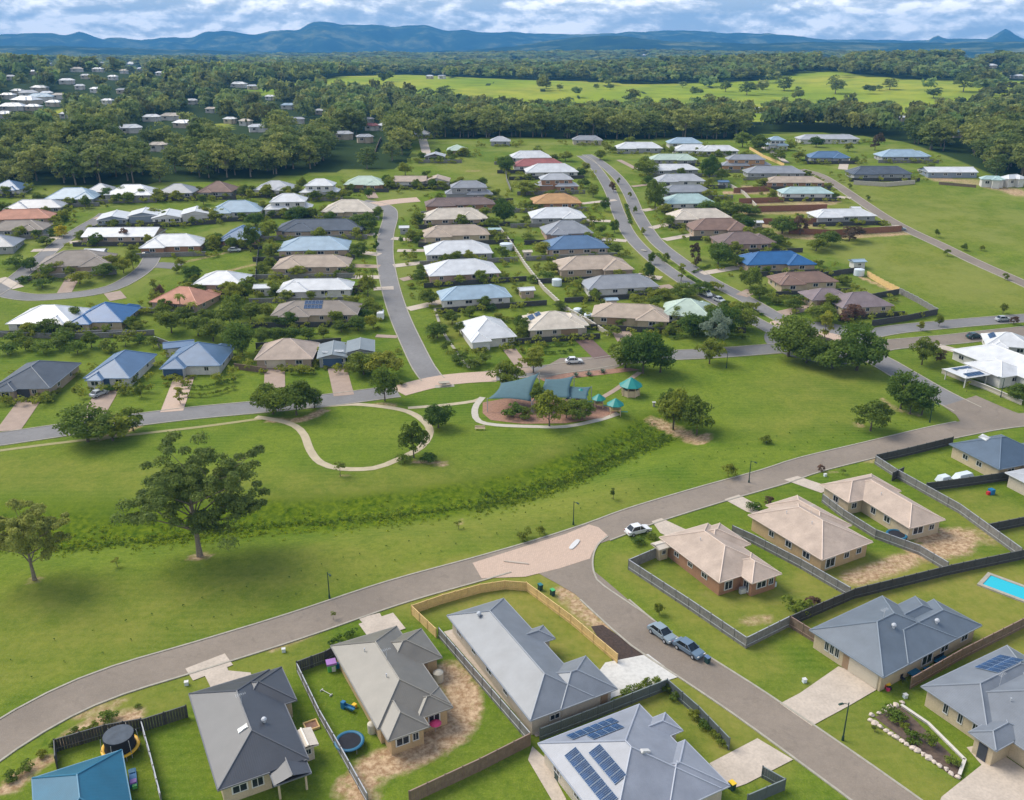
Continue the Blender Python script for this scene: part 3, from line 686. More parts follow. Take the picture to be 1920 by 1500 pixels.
def solar(root, rc, side, z, p, u0, v0, nu, nv, skew=0., w=1.0, l=1.65, gap=.06, m=None):
    if 'p' not in _sp:
        mb = MB(); mb.box((0, 0, .05), (1, 1, .05), m=0)
        mb.box((0, 0, .079), (.94, .96, .008), m=1)
        for k in (-1, 0, 1): mb.box((k*.235, 0, .0855), (.012, .96, .005), m=0)
        o = mb.build('solar_panel', [mat_var('panel_frame', (.28, .36, .46), .4, .02), M_SOLAR]); _sp['p'] = o.data; bpy.data.objects.remove(o)
    for j in range(nv):
        for i in range(nu):
            loc, rot = on_roof(rc, side, z, p, u0+(i+.5)*(w+gap)+j*skew, v0+(j+.5)*(l+gap)*math.cos(R(p)))
            o = inst('solar_panel', _sp['p'], root, (loc[0], loc[1], loc[2]+.06), 0, (w, l, 1)); o.rotation_euler = rot
def roofbit(root, name, rc, side, z, p, u, v, w, l, h, m, lab=None):
    loc, rot = on_roof(rc, side, z, p, u, v); mb = MB()
    if name == 'roof_vent':
        mb.lathe((0, 0, 0), [(.0, -.1), (.16, -.1), (.16, .25), (.3, .3), (.34, .5), (.2, .68), (0, .72)], 10)
        o = mb.build(name, m, root, loc); return o
    mb.box((0, 0, h/2), (w, l, h)); mb.box((0, 0, h+.02), (w*.86, l*.9, .05))
    o = mb.build(name, m, root, loc); o.rotation_euler = rot
    return o
M_VENT = mat_var('vent_metal', (.5, .52, .55), .4, .05)
# ---- foreground houses: frames measured from the eaves
def orig(u, v, z=2.9): return P(u, v, z)
T28 = R(28)
A = house('charcoal-roofed house', 'charcoal hip roofed house at the bottom left, left of the greige roofed house', orig(355, 1300), T28,
  [(0,-17.6,9.9,0), (4.2,-7.3,11.4,-.2), (5.6,-19.6,9.6,-15.5,{'open':1,'g':1,'p':14,'z':2.55})], 'charcoal', 'cream', near=True, base=-.4,
  windows=[(0,'l',.2,1.6,1.1), (0,'l',.45,1.2,1.1), (0,'l',.75,1.6,1.1), (0,'f',.2,1.8,1.1), (0,'f',.42,1.4,1.3), (1,'f',.5,1.2,1.1), (0,'r',.2,1.2,1.1), (1,'b',.5,1.8,1.1)],
  doors=[(0,'f',.72,2.4,2.1,'dark'), (0,'b',.25,1.0,2.1,'brown')])
roofbit(A, 'roof_vent', (0,-17.6,9.9,0), 'r', 2.75, 23, 6.5, 3.2, 1, 1, 1, M_VENT); roofbit(A, 'skylight', (0,-17.6,9.9,0), 'l', 2.75, 23, 11.5, 4.2, .7, 1.2, .1, M_SKYL)
Bh = house('greige-roofed house', 'greige tiled house with several hipped wings, bare earth curling round it', orig(621, 1210), T28,
  [(0,-17.9,9.3,0), (.4,-20.3,5.5,-13), (4.6,-9.1,12.1,-2.1), (4.9,-18.5,9.35,-14.4)], 'greige', 'ochre', near=True, base=-.4, pitch=24,
  windows=[(0,'l',.15,1.6,1.1), (0,'l',.4,1.2,.9), (0,'l',.62,1.6,1.1), (1,'f',.35,1.8,1.2), (1,'f',.75,.8,1.2), (2,'r',.3,1.4,1.1), (3,'r',.5,1.5,1.1), (3,'f',.5,1.6,1.7,1.3), (1,'r',.2,1.2,1.2)], doors=[(2,'f',.72,1.0,2.1,'brown')])
Ch = house('long blue-grey L-shaped house', 'long blue-grey metal roofed L shaped house inside the new timber fence', orig(839, 1153), T28,
  [(0,-24.1,8.9,0), (4.2,-24.15,12.3,-16.9), (5.,-11.6,10.7,-8.4)], 'cgrey', 'sand', near=True, base=-.4, pitch=24,
  windows=[(0,'l',.1,1.6,1.1), (0,'l',.3,1.2,.9), (0,'l',.5,1.6,1.1), (0,'l',.7,1.2,1.1), (1,'f',-.15,1.5,.8), (0,'b',.5,1.6,1.2), (2,'r',.5,1.2,1.8,1.2), (0,'r',.8,1.6,1.1), (0,'r',.45,1.4,1.1)], doors=[(1,'r',.5,4.8,2.2,'grey'), (1,'f',.86,1.0,2.1,'brown')])
roofbit(Ch, 'roof_vent', (0,-24.1,8.9,0), 'l', 2.75, 24, 4.0, 3.0, 1, 1, 1, M_VENT)
Dh = house('pale blue-grey house with solar panels', 'pale blue-grey roofed house carrying three banks of solar panels', orig(1010, 1393), T28,
  [(0,-15.2,14.1,0), (7.,-15.25,15.2,-7.5), (8.6,-6.0,16,-2.7,{'g':0})], 'dgrey', 'sand', near=True, base=-.4, pitch=23,
  windows=[(0,'l',.2,1.6,1.1), (0,'l',.5,1.2,.9), (0,'l',.8,1.6,1.1), (2,'r',.5,1.4,1.1), (0,'f',.3,1.8,1.2), (1,'f',.5,1.8,1.2)], doors=[(1,'r',.5,4.8,2.2,'white')])
rc = (0,-15.2,14.1,0)
solar(Dh, rc, 'l', 2.75, 23, 3.6, 1.2, 8, 1); solar(Dh, rc, 'l', 2.75, 23, 5.3, 3.3, 5, 1); solar(Dh, rc, 'b', 2.75, 23, 4.6, .8, 6, 1); solar(Dh, rc, 'b', 2.75, 23, 5.1, 2.6, 4, 1)
roofbit(Dh, 'roof_box', rc, 'r', 2.75, 23, 6.2, 5.8, .5, 1.2, .25, M_TRIM)
Eh = house('slate-blue house with two pale dormers', 'slate blue metal roofed house with long hips beside the stained driveway', orig(1519, 1180), R(32),
  [(0,-11.8,15.4,0), (5,-11.83,21,-4.5), (9,-9,19.4,-2.6)], 'egrey', 'cream', near=True, base=-.4, pitch=24,
  windows=[(0,'l',.2,.7,1.5), (0,'l',.28,.7,1.5), (0,'l',.36,.7,1.5), (1,'f',.3,2.4,1.8,1.2), (1,'f',.55,1.8,1.2), (1,'f',.85,1.6,1.2), (1,'r',.4,1.4,1.1)], doors=[(0,'l',.75,4.6,2.2,'cream'), (0,'l',.50,1.0,2.1,'brown')])
roofbit(Eh, 'roof_vent', (0,-11.8,21,0), 'f', 2.75, 24, 7.5, 4.4, 1, 1, 1, M_VENT); roofbit(Eh, 'roof_vent', (0,-11.8,21,0), 'f', 2.75, 24, 14.5, 2.6, 1, 1, 1, M_VENT)
Fh = house('blue-grey house with a blue solar array', 'blue-grey roofed house cut by the right edge with a deep blue solar array', orig(1729, 1286), R(29),
  [(0,-9,17,0), (1.,-22,15,-2.2), (-2.2,-11.6,4.,-8.2,{'g':0,'z':2.9})], 'cgrey', 'cream', near=True, base=-.4, pitch=22,
  windows=[(0,'l',.35,.7,1.5), (0,'l',.6,.7,1.5), (0,'l',.85,.7,1.5), (1,'l',.22,.7,1.5)], doors=[(1,'l',.75,4.8,2.2,'grey'), (2,'l',.5,1.1,2.1,'dark')])
solar(Fh, (0,-9,17,0), 'b', 2.75, 22, 3.4, 1.2, 5, 1); solar(Fh, (0,-9,17,0), 'b', 2.75, 22, 3.4, 2.75, 5, 1)
G_ = house('first tan-roofed house', 'pinkish tan roofed house nearest the paved junction, small cream shed at its corner', orig(1235, 1005), R(27.5),
  [(0,-15.3,9.9,-.3), (3.6,-8.8,11.7,-1.2), (4.2,-17.7,9.95,-11)], 'tan', 'brick', near=True, base=-.4, pitch=25,
  windows=[(0,'l',.25,1.2,.8), (0,'l',.5,1.2,.8), (0,'l',.75,1.4,.9), (0,'f',.2,1.6,1.6,1.3), (2,'f',.4,2.0,1.2), (2,'f',.8,1.0,1.2), (2,'l',.8,1.2,1.8,1.2)], doors=[(0,'b',.7,4.6,2.2,'cream')])
H_ = house('second tan-roofed house', 'beige tan hip roofed house between the other two tan roofed houses', orig(1399, 962), R(29),
  [(0,-17.1,11.3,-.6), (5.2,-11.6,12.6,.6)], 'tan', 'ochre', near=True, base=-.4, pitch=25,
  windows=[(0,'l',.3,1.2,1.1), (0,'l',.55,1.4,1.2), (0,'l',.8,1.6,1.2), (0,'f',.2,2.2,1.8,1.2), (0,'f',.55,1.2,1.1), (0,'f',.82,1.2,1.1)], doors=[(1,'b',.4,4.6,2.2,'cream')])
I_ = house('third tan-roofed house', 'long cream tan roofed house with a crooked plan, nearest to the dark blue roof', orig(1539, 908), R(22),
  [(0,-7.4,11.7,0), (3.1,-18.4,10.8,-1)], 'tan', 'cream', near=True, base=-.4, pitch=25,
  windows=[(0,'l',.5,1.4,1.2), (0,'f',.12,1.2,1.2), (1,'l',.5,1.2,1.3), (1,'l',.7,1.5,1.2), (1,'f',.3,2.4,1.4), (1,'f',.75,1.2,1.1)], doors=[(0,'b',.6,4.6,2.2,'cream')])
J_ = house('dark blue house with a skylight', 'dark blue pyramid roofed house right of the brown road junction', orig(1779, 831), R(20),
  [(0,-12.6,13.5,-.2), (6,-13.8,15.5,-5)], 'jblue', 'cream', near=True, base=-.4, pitch=26,
  windows=[(0,'l',.3,1.4,1.1), (0,'l',.6,1.4,1.1), (0,'f',.25,1.8,1.3), (1,'f',.6,1.4,1.1)])
roofbit(J_, 'skylight', (0,-12.6,13.5,-.2), 'l', 2.75, 26, 3.8, 4.6, 2.0, 1.2, .12, M_SKYL)
K_ = house('teal blue roof in the lower left corner', 'vivid teal blue hip roof in the lower left corner beside the netted trampoline', orig(145, 1418), R(28),
  [(-4.6,-14,4.5,-1.2)], 'teal', 'cream', near=True, base=-.4, pitch=27, windows=[(0,'l',.3,1.4,1.1), (0,'r',.3,1.4,1.1)])
pr = house('patio roof at the right edge', 'pale flat metal patio roof at the right edge beyond the toy on the lawn', orig(1885, 888, 2.6), R(20), [(0,-7,7,0)], 'lgrey', 'sand', near=True, base=-.2, pitch=6, cat='patio')
for hs_, rc_, sd_, z_, p_, pts_ in ((Bh,(0,-17.9,9.3,0),'l',2.75,24,((5,3),(11.5,3.6))),(Fh,(1.,-22,15,-2.2),'l',2.75,22,((6,4),(9,5.5))),(G_,(0,-15.3,9.9,-.3),'l',2.75,25,((6,3.4),)),(H_,(0,-17.1,11.3,-.6),'l',2.75,25,((5,3.6),(10,4.2))),(I_,(3.1,-18.4,10.8,-1),'l',2.75,25,((8,2.4),)),(Dh,(0,-15.2,14.1,0),'r',2.75,23,((4,3),))):
    for u_, v_ in pts_:
        l_, r_o = on_roof(rc_, sd_, z_, p_, u_, v_); m_ = MB(); m_.cyl((0, 0, -.1), (0, 0, .45), .05, n=8); m_.cyl((0, 0, .42), (0, 0, .5), .09, n=8); m_.build('vent_pipe', M_VENT, hs_, l_)
def aerial(h_, x, y, z):
    m = MB(); m.cyl((x, y, z), (x, y, z+1.9), .025, n=5); m.cyl((x-.6, y, z+1.75), (x+.6, y, z+1.75), .018, n=4)
    for k in range(6): m.cyl((x-.55+k*.22, y-.35+k*.03, z+1.76), (x-.55+k*.22, y+.35-k*.03, z+1.76), .012, n=4)
    m.build('aerial', M_VENT, h_)
aerial(A, 4.9, -8, 4.8); aerial(Eh, 7., -6, 5.2); aerial(Bh, 4.6, -9, 4.7); aerial(H_, 5.6, -9, 5.3); aerial(Fh, 6., -6, 4.7)
# ---- houses of the estate: (u, v of the front wall's foot, width in pixels, depth m, turn deg, roof, wall, style, short, label, options)
def est(u, v, wp, dep, rot, roof, wall, style, short, label, pitch=None, seed=None, eave=None, extra=None):
    x, y = P(u, v); d = math.sqrt(x*x+y*y+(CAM_Z-H(x, y))**2); a = R(rot)
    w = 1.04*wp*d/FPX/max(.8, math.cos(a*.6))
    near = d < 300
    r_ = random.Random(int(u*7+v*13) if seed is None else seed)
    x0, x1 = -w/2, w/2; y0, y1 = 0., dep
    dep = dep*1.36 if v < 545 and style != 's' else dep; y1 = dep
    rects = [(x0, y0+.0, x1, y1)]; ev = eave or 2.5; m = r_.choice((-1, 1)); pit = pitch or r_.choice((24, 26, 28))
    wins, doors = [], []
    nw = max(2, int(w/5)); hw = 1.15
    def mx(a, b, c, d_, o=None):
        q = (a, b, c, d_) if m > 0 else (-c, b, -a, d_); return q+((o,) if o else ())
    if style == 'a': rects.append(mx(x0+w*.55, -1.6, x0+w*.9, dep*.6))
    elif style == 'b': rects = [(x0, 1.4, x1, y1), mx(x0, -.6, x0+w*.42, dep*.7), mx(x0+w*.62, dep*.3, x0+w*.93, dep+1.8)]
    elif style == 'c': rects = [(x0, 0, x1-w*.1, y1), mx(x0+w*.55, 2., x1, y1-1.2), mx(x0+w*.15, dep*.4, x0+w*.45, dep+2.2)]
    elif style == 'g': rects = [(x0, y0, x1, y1, {'g': 1, 'p': pitch or 15})]
    elif style == 'h': rects = [(x0, y0, x1, y1)]
    elif style == 's':      # two storeys: tall block over a wider ground floor
        ev = 5.4; rects = [mx(x0+w*.12, 1., x1-w*.12, y1), mx(x0, -.6, x0+w*.55, dep*.75, {'z': 2.8}), mx(x0+w*.6, 1.2, x1, dep*.8, {'z': 2.9})]
    elif style == 'k': rects = [(x0, y0, x0+w*.52, y1, {'g': 1, 'p': 13}), (x0+w*.5, 1.2, x1, y1-.8, {'g': 1, 'p': 13, 'z': 3.3})]
    near_w = [(0, 'f', (i+.5)/nw+r_.uniform(-.04, .04), r_.choice((1.2, 1.8, 2.4)), hw) for i in range(nw)]
    if style in 'ab' and len(rects) > 1: near_w = [q for q in near_w if not (rects[1][0] < x0+w*q[2] < rects[1][2])]+[(1, 'f', .5, 2., 1.2)]
    wins += near_w
    if style == 's': wins = [(0, 'f', t, 1.8, 1.2, 4.3) for t in (.2, .5, .8)]+[(1, 'f', .3, 2., 1.3), (1, 'f', .75, 1.4, 1.3), (2, 'f', .5, 1.6, 1.3)]
    side = 'l' if x > 0 else 'r'
    wins += [(0, side, .3, 1.4, 1.1, 1.5 if style != 's' else 4.3), (0, side, .7, 1.2, 1.1, 1.5 if style != 's' else 4.3)]
    c_, s_ = math.cos(a), math.sin(a); zo = H(x-2*s_, y+2*c_)-H(x+(rects[0][0]+rects[0][2])/2*c_-(rects[0][1]+rects[0][3])/2*s_, y+(rects[0][0]+rects[0][2])/2*s_+(rects[0][1]+rects[0][3])/2*c_)
    h = house(short, label, (x, y), a, rects, roof, wall, eave=ev, pitch=pit, near=near, windows=wins, zoff=zo, doors=extra.get('doors', ()) if extra else ())
    h['_w'] = w; del h['_w']
    if extra:
        for q in extra.get('solar', ()): solar(h, rects[0][:4], q[0], ev, pit, *q[1:])
        for q in extra.get('sky', ()): roofbit(h, 'skylight', rects[0][:4], 'f', ev, rects[0][4]['p'] if len(rects[0]) > 4 and 'p' in rects[0][4] else pit, q[0], q[1], q[2], q[3], .12, M_SKYL)
    return h
GD = lambda i, t, m='cream', s='f': (i, s, t, 4.8, 2.2, m)
EST = [
 # row along the grey park road
 (42,748,92,18,2,'slate','tan','a','slate roof at the left edge','slate grey hip roofed house farthest left in the row beside the grey road',{'doors':[GD(0,.45,'dark')]}),
 (203,728,76,18,0,'bluegrey','white','a','blue-grey roof with a parked car','blue-grey roofed house whose driveway holds a silver car',{'doors':[GD(0,.3,'blue')]}),
 (358,708,98,16,2,'bluegrey','white','b','double-hipped blue-grey roof','blue-grey roofed house with two stepped hips above the wavy hedges',{'doors':[GD(1,.5,'blue')]}),
 (533,692,100,13,3,'tan','tan','h','square beige pyramid roof','square beige tiled pyramid roof house with a pink driveway',{'doors':[GD(0,.35,'cream')]}),
 (650,688,100,12,8,'gsage','grey','k','two-level sage grey roof','two level sage grey skillion roofed house with white skylights',{'doors':[GD(0,.5,'blue')],'sky':[(2.,2.8,1.6,.9),(5.5,3.0,2.4,1.1)]}),
 (928,655,86,18,16,'white','white','b','white roof on the street corner','bright white multi level roofed house on the corner of the curving street',{'doors':[GD(1,.5,'white')]}),
 (1050,634,112,14,10,'cream','sand','c','cream roof with two solar patches','cream hip roofed house with grey solar panels at its top corner',{'doors':[GD(0,.75,'brown')],'solar':[('l',3.,1.5,4,1),('l',3.5,3.3,3,1)]}),
 (1180,616,136,13,-9,'beige','cream','b','sand grey roof with an orange driveway','sand grey tiled house with an orange brick driveway',{'doors':[GD(0,.3,'brown')]}),
 (1290,610,96,13,-14,'green','white','c','pale green roof','pale green metal roofed house tucked behind the dark corner trees',None),
 # second row, left
 (76,624,104,15,2,'white','white','a','white pyramid roof beside the bright blue roof','broad white pyramid roofed house left of the bright blue roof',None),
 (180,624,84,17,2,'blue','cream','b','bright blue roof','bright blue metal roofed house on the green bank',None),
 (332,586,100,13,-14,'terra','tan','c','salmon terracotta roof','salmon terracotta tiled house half hidden by palms',None),
 (590,608,150,12,2,'taupe','cream','a','taupe roof with a dark solar bank','taupe tiled house with a dark solar bank and a small round pool',{'solar':[('f',9.,2.6,5,1),('f',9.,4.4,5,1)]}),
 (590,562,128,11,3,'white','white','b','white roof behind the taupe solar roof','white metal roofed house right behind the taupe solar roof',None),
 (408,550,86,13,0,'white','pink','h','white pyramid roof on pink brick','white pyramid roof on pink brick walls beside the small white gazebo',None),
 (583,518,132,10,3,'beige','tan','b','beige roof with a dark gablet','beige tiled house with a brown gablet, fourth up the left of the curving street',None),
 (588,484,122,11,5,'paleblue','tan','h','pale blue roof left of the curving street','pale blue metal roofed house left of the curving street',None),
 (598,446,150,10,3,'slate','tan','a','wide slate roof left of the curving street','wide dark slate roofed house left of the curving street',None),
 (652,410,92,11,0,'cream','cream','a','cream roof at the top left of the curving street','cream roofed house near the top left of the curving street',None),
 (540,406,80,11,5,'white','white','s','white two-storey house','gleaming white two storey house with a dark window band',None),
 (446,464,64,13,2,'bluegrey','brick','a','small steel-blue roof','small steel blue roofed house in the middle of the left block',None),
 (442,412,84,11,8,'paleblue','white','b','grey-blue roof in the upper left block','grey-blue hip roofed house in the upper left block',None),
 (340,421,92,11,14,'white','white','k','white skillion house','white skillion roofed house with plain white gable walls',None),
 (240,424,94,11,14,'white','bgrey','k','white double-skillion roof','white roofed house with two sloping leaves beside the top of the left street',None),
 (222,458,118,11,2,'white','tan','g','long white gabled roof','long white gabled roof house right of the left street',None),
 (320,478,98,10,6,'white','brick','b','white roof at the lane end','white roofed house with a brick carport at the end of the looping lane',None),
 (138,516,112,13,14,'taupe','tan','b','taupe roof inside the lane loop','large taupe tiled house inside the loop of the lane',None),
 (62,404,84,9,8,'lgrey','grey','b','pale roof at the left, beside the yellow bush','pale grey roofed house above the salmon roof at the left edge',None),
 (36,424,92,8,10,'terra','tan','h','salmon roof at the left edge','salmon tiled roof at the left edge below the pale grey roof',None),
 (28,446,88,9,8,'taupe','grey','a','taupe roof at the left edge','taupe tiled roof at the left edge below the salmon roof',None),
 (-10,478,58,10,10,'grey','grey','a','grey roof cut by the left edge','grey roof cut by the left edge above the street',None),
 (130,386,78,11,8,'paleblue','grey','b','hazy blue-grey roof left of the paved turning head','hazy blue-grey roofed house left of the paved turning head',None),
 (8,368,50,10,4,'bluegrey','white','a','small blue roof at the left edge','small blue roofed house at the left edge below the woods',None),
 (240,378,78,11,5,'white','grey','b','white roof above the paved turning head','white low roofed house just above the paved turning head',None),
 (184,372,42,8,5,'lgrey','tan','h','small grey-white roof below the woods','small grey white roofed house left of the low white one',None),
 (327,374,62,10,2,'grey','grey','h','lilac-grey roof below the woods','lilac grey hip roofed house below the woods',None),
 (403,372,58,10,0,'brown','grey','a','brown roof below the woods','brown tiled house below the woods',None),
 (512,368,66,10,2,'lgrey','white','a','grey roof beside the narrow white house','grey hip roofed house left of the tall narrow white house',None),
 (598,374,66,10,0,'white','white','s','tall white house below the woods','tall narrow white two storey house below the woods',None),
 (682,358,70,9,0,'green','brick','a','pale mint roof at the street top','pale mint roofed house at the top of the curving street',None),
 (768,352,58,9,0,'beige','white','g','flat beige row house','low beige flat roofed house left of the meadow strip',None),
 (818,352,46,9,0,'beige','white','g','second flat beige row house','shorter low beige flat roofed house touching the meadow fence',None),
 # column right of the curving street
 (880,378,84,10,5,'grey','grey','s','grey two-storey house below the meadow','grey two storey house at the head of the centre column, below the meadow',None),
 (865,398,124,8,8,'maroon','brick','b','dull maroon roof','dull maroon tiled house just below the grey two storey one',None),
 (855,424,114,9,8,'cream','tan','a','cream roof in the centre column','cream tiled house in the centre column under the maroon roof',None),
 (858,457,118,9,8,'beige','cream','b','beige roof in the centre column','beige roofed house in the centre column with a pale awning',None),
 (862,491,120,10,8,'white','grey','h','upper of the twin white roofs','upper of two near twin white roofs in the centre column',None),
 (873,530,128,11,12,'white','pink','h','lower of the twin white roofs','lower of two near twin white roofs in the centre column',None),
 (902,576,140,11,12,'paleblue','white','c','light blue-grey roof above the corner house','light blue-grey roofed house with a small carport above the corner house',None),
 # column left of the avenue
 (996,306,72,8,5,'white','white','a','white roof at the top of the avenue','small white roofed house at the very top of the avenue column',None),
 (1012,322,90,8,5,'red','white','h','dull red roof','dull red roofed house between two white ones near the top of the avenue',None),
 (1036,334,92,9,5,'white','mint' if False else 'white','h','white roof below the dull red one','large white roofed house just below the dull red roof',None),
 (1045,362,76,10,5,'lgrey','brick','s','two-storey house with brick base','two storey grey roofed house with red brick lower walls',None),
 (1046,394,86,10,5,'orange','brick','h','orange-tan roof','orange tan tiled roof house, the only one in the avenue column',None),
 (1048,422,98,10,5,'white','grey','a','white roof below the orange-tan one','white roofed house just below the orange tan roof',None),
 (1068,452,86,10,8,'grey','pink','a','lilac-grey roof in the avenue column','lilac grey roofed house in the avenue column',None),
 (1085,481,110,10,8,'bluegrey','tan','h','slate-blue roof in the avenue column','slate blue roofed house with a lit gable end in the avenue column',None),
 (1120,522,132,11,8,'beige','tan','b','long pinkish beige roof','long pinkish beige tiled house left of the avenue',None),
 (1170,556,130,11,10,'grey','white','h','mid-grey roof beside the avenue','mid grey roofed house with white windows left of the avenue',None),
 # right of the avenue
 (1200,288,80,9,0,'white','grey','b','white and tan roof at the avenue top','white roofed house with a tan rear hip right of the avenue top',None),
 (1285,278,58,8,0,'paleblue','white','h','pale blue roof at the wood edge','pale blue roofed house against the wood edge',None),
 (1300,292,64,8,0,'white','white','a','white roof in the crowded top group','white roofed house at the left of the crowded top group',None),
 (1350,293,66,8,0,'white','white','b','right white roof in the crowded top group','white roofed house at the right of the crowded top group',None),
 (1264,310,80,7,2,'green','grey','a','pale olive roof','pale olive roofed house second up from the white arched roof',None),
 (1266,330,84,8,2,'white','grey','b','white roof left of the dark garden tree','white roofed house with a round front left of the dark garden tree',None),
 (1278,352,84,8,2,'lgrey','white','b','pinkish grey roof right of the avenue','pinkish grey roofed house right of the avenue',None),
 (1290,372,86,7,5,'grey','grey','h','flat grey roof right of the avenue','mid grey roof sandwiched right of the avenue between paler ones',None),
 (1300,394,98,9,5,'mint','white','c','aqua roof right of the avenue','pale aqua hip roofed house right of the avenue',None),
 (1318,424,106,9,5,'cream','sand','b','off-white roof right of the avenue','off white roofed house with two hips right of the avenue',None),
 (1355,446,102,10,5,'brown','tan','b','mid-brown roof','mid brown tiled house right below the off white roof',None),
 (1404,472,102,10,5,'maroon','pink','c','dark purple-brown roof','dark purple brown roofed house above the vivid blue one',None),
 (1466,512,120,10,8,'blue','tan','b','vivid blue roof','vivid blue roofed house beside the right hand fields',None),
 (1518,548,108,11,8,'brown','cream','b','salmon-brown roof','salmon brown tiled house under the vivid blue roof',None),
 (1560,578,74,10,8,'mauve','cream','a','left mauve roof','mauve tiled house left of its larger mauve neighbour',{'doors':[GD(0,.3,'brown')]}),
 (1626,592,92,12,10,'mauve','cream','h','right mauve roof','larger mauve tiled house at the corner of the timber fence',None),
 (1400,322,84,9,0,'grey','orange','s','orange brick two-storey house','orange brick two storey house with a grey roof',None),
 (1455,336,98,8,0,'grey','grey','h','grey roof on the terraces','grey roofed house highest on the brown terraces',None),
 (1492,354,98,7,0,'beige','brick','h','beige roof on the terraces','beige roofed house second down the brown terraces',None),
 (1514,375,86,7,0,'mint','white','h','pale aqua roof on the terraces','pale aqua roofed house third down the brown terraces',None),
 (1588,420,106,8,5,'white','grey','b','white roof on the field edge','white roofed house alone on the brown terrace by the field road',None),
 (1458,283,36,8,5,'paleblue','white','s','narrow blue-white house','narrow blue white two storey house at the top of the ramp path',None),
 (1556,270,100,8,0,'lgrey','white','b','long pale grey roof at the wood edge','long pale grey roofed house against the wood edge',None),
 (1556,306,66,8,0,'bluegrey','grey','a','small blue-grey roof at the field top','small blue-grey roofed house above the end of the field road',None),
 (1700,304,82,9,0,'paleblue','grey','c','sprawling blue-grey roof below the woods','sprawling blue-grey roofed house left of the long shed',None),
 (1655,338,98,9,0,'slate','grey','b','broad slate roof at the field top','broad slate roofed house on the retaining wall at the field top',None),
 (1786,334,80,9,0,'white','bgrey','g','long shed-like house','long white gabled roof on blue-grey walls at the top of the field',None),
 (815,304,36,8,0,'lgrey','dark','g','small pale shed beyond the meadow','small pale roofed shed at the left end of the meadow',None),
 (856,292,36,8,0,'green','tan','h','pale hut beyond the meadow','pale hipped hut at the upper left of the meadow',None),
 (786,260,34,8,0,'lgrey','grey','h','grey roof above the sandy track','grey roofed house among trees above the sandy track',None),
 (938,274,36,7,0,'lgrey','grey','h','grey roof above the meadow','grey roofed house among the trees above the meadow',None),
 (1102,272,52,7,0,'grey','sand','b','grey roof beyond the avenue end','grey roofed house among the trees beyond the avenue end',None),
 (1890,668,66,10,-18,'white','white','a','white roof with a dark solar strip','white roofed house cut by the right edge with a dark solar strip',{'solar':[('l',2.,1.2,4,1)]}),
]
for q in EST:
    est(*q[:10], extra=q[10])
def small(name, cat, label, short, xyuv, rot, w, d, roof, wall, eave=2.3, g=1, p=12, near=True, group=None):
    x, y = P(*xyuv)
    return house(short, label, (x, y), R(rot), [(-w/2, 0, w/2, d, {'g': g, 'p': p})], roof, wall, eave=eave, cat=cat, name=name, near=near and False, base=-.8, windows=[(0, 'f', .5, min(1.2, w*.3), .8, 1.3)], group=group)
W87 = house('big white house at the right edge', 'big white hip roofed house at the right edge of the junction lawn', P(1800, 650, 2.9), R(20),
  [(-3,-25,11,0), (-8,-21,2,-9.5), (-15.7,-17.9,-8.2,-10.8,{'p':7,'open':1,'z':2.5})], 'white', 'white', near=True, base=-2, pitch=20, windows=[(0,'f',.2,1.8,1.2), (0,'l',.12,1.8,1.2), (1,'l',.5,2.,1.2), (0,'l',.3,1.4,1.1), (1,'f',.5,1.8,1.2)])
solar(W87, (-15.7,-17.9,-8.2,-10.8), 'f', 2.47, 7, .9, .35, 5, 1); solar(W87, (-15.7,-17.9,-8.2,-10.8), 'b', 2.47, 7, .9, .8, 5, 1)
for q in [
 ('garden_shed','shed','small cream box shed at the corner of the first tan roofed house','cream shed',(1247,1052),27,2.6,2.4,'cream','cream'),
 ('garden_shed','shed','pale cream shed at the lower right corner of the charcoal roofed house','cream shed by the charcoal roof',(582,1432),28,2.4,3.2,'cream','sand'),
 ('gazebo','gazebo','small white pavilion between the pink brick house and the taupe solar roof','white gazebo',(493,556),5,6.,5.5,'white','white'),
 ('garden_shed','shed','small white and blue shed below the long white gabled roof','white and blue shed',(176,486),3,7.5,5,'white','bgrey'),
 ('garage','garage','small blue-grey garage behind the double hipped blue-grey roof','blue-grey garage',(338,668),20,8,6,'bluegrey','white'),
 ('garden_shed','shed','white garden shed behind the cream roof on the curving street','white shed',(758,440),5,4,4,'white','lgrey' if False else 'grey'),
 ('carport','carport','small white carport at the right end of the light blue-grey roof','white carport',(990,560),12,5,4.5,'white','tan'),
 ('garden_shed','shed','tiny white shed on the terrace below the aqua roof','tiny white shed',(1605,402),0,4,3,'white','grey'),
 ('garden_shed','shed','little white shed beside the brown hedge above the vivid blue roof','little white shed',(1422,430),0,4,4,'white','sand'),
 ('garden_shed','shed','tiny pale shed by the pale awning in the centre column','pale shed',(928,443),5,5,3,'mint','grey'),
 ('garden_shed','shed','grey round topped shed right of the pinkish grey roof','grey shed',(1357,352),0,5,4,'bluegrey','grey'),
 ('garden_shed','shed','low pale shed at the foot of the long beige fence line','pale low shed',(1148,578),10,4,3,'paleblue','sand'),
 ('garden_shed','shed','pale shed in the back yard of the slate blue avenue house','yard shed',(990,486),8,3.5,3,'cream','sand'),
 ('garden_shed','shed','blue-white shed at the timber fence corner beside the field','fence corner shed',(1612,505),10,5,4,'paleblue','white'),
]:
    small(*q)
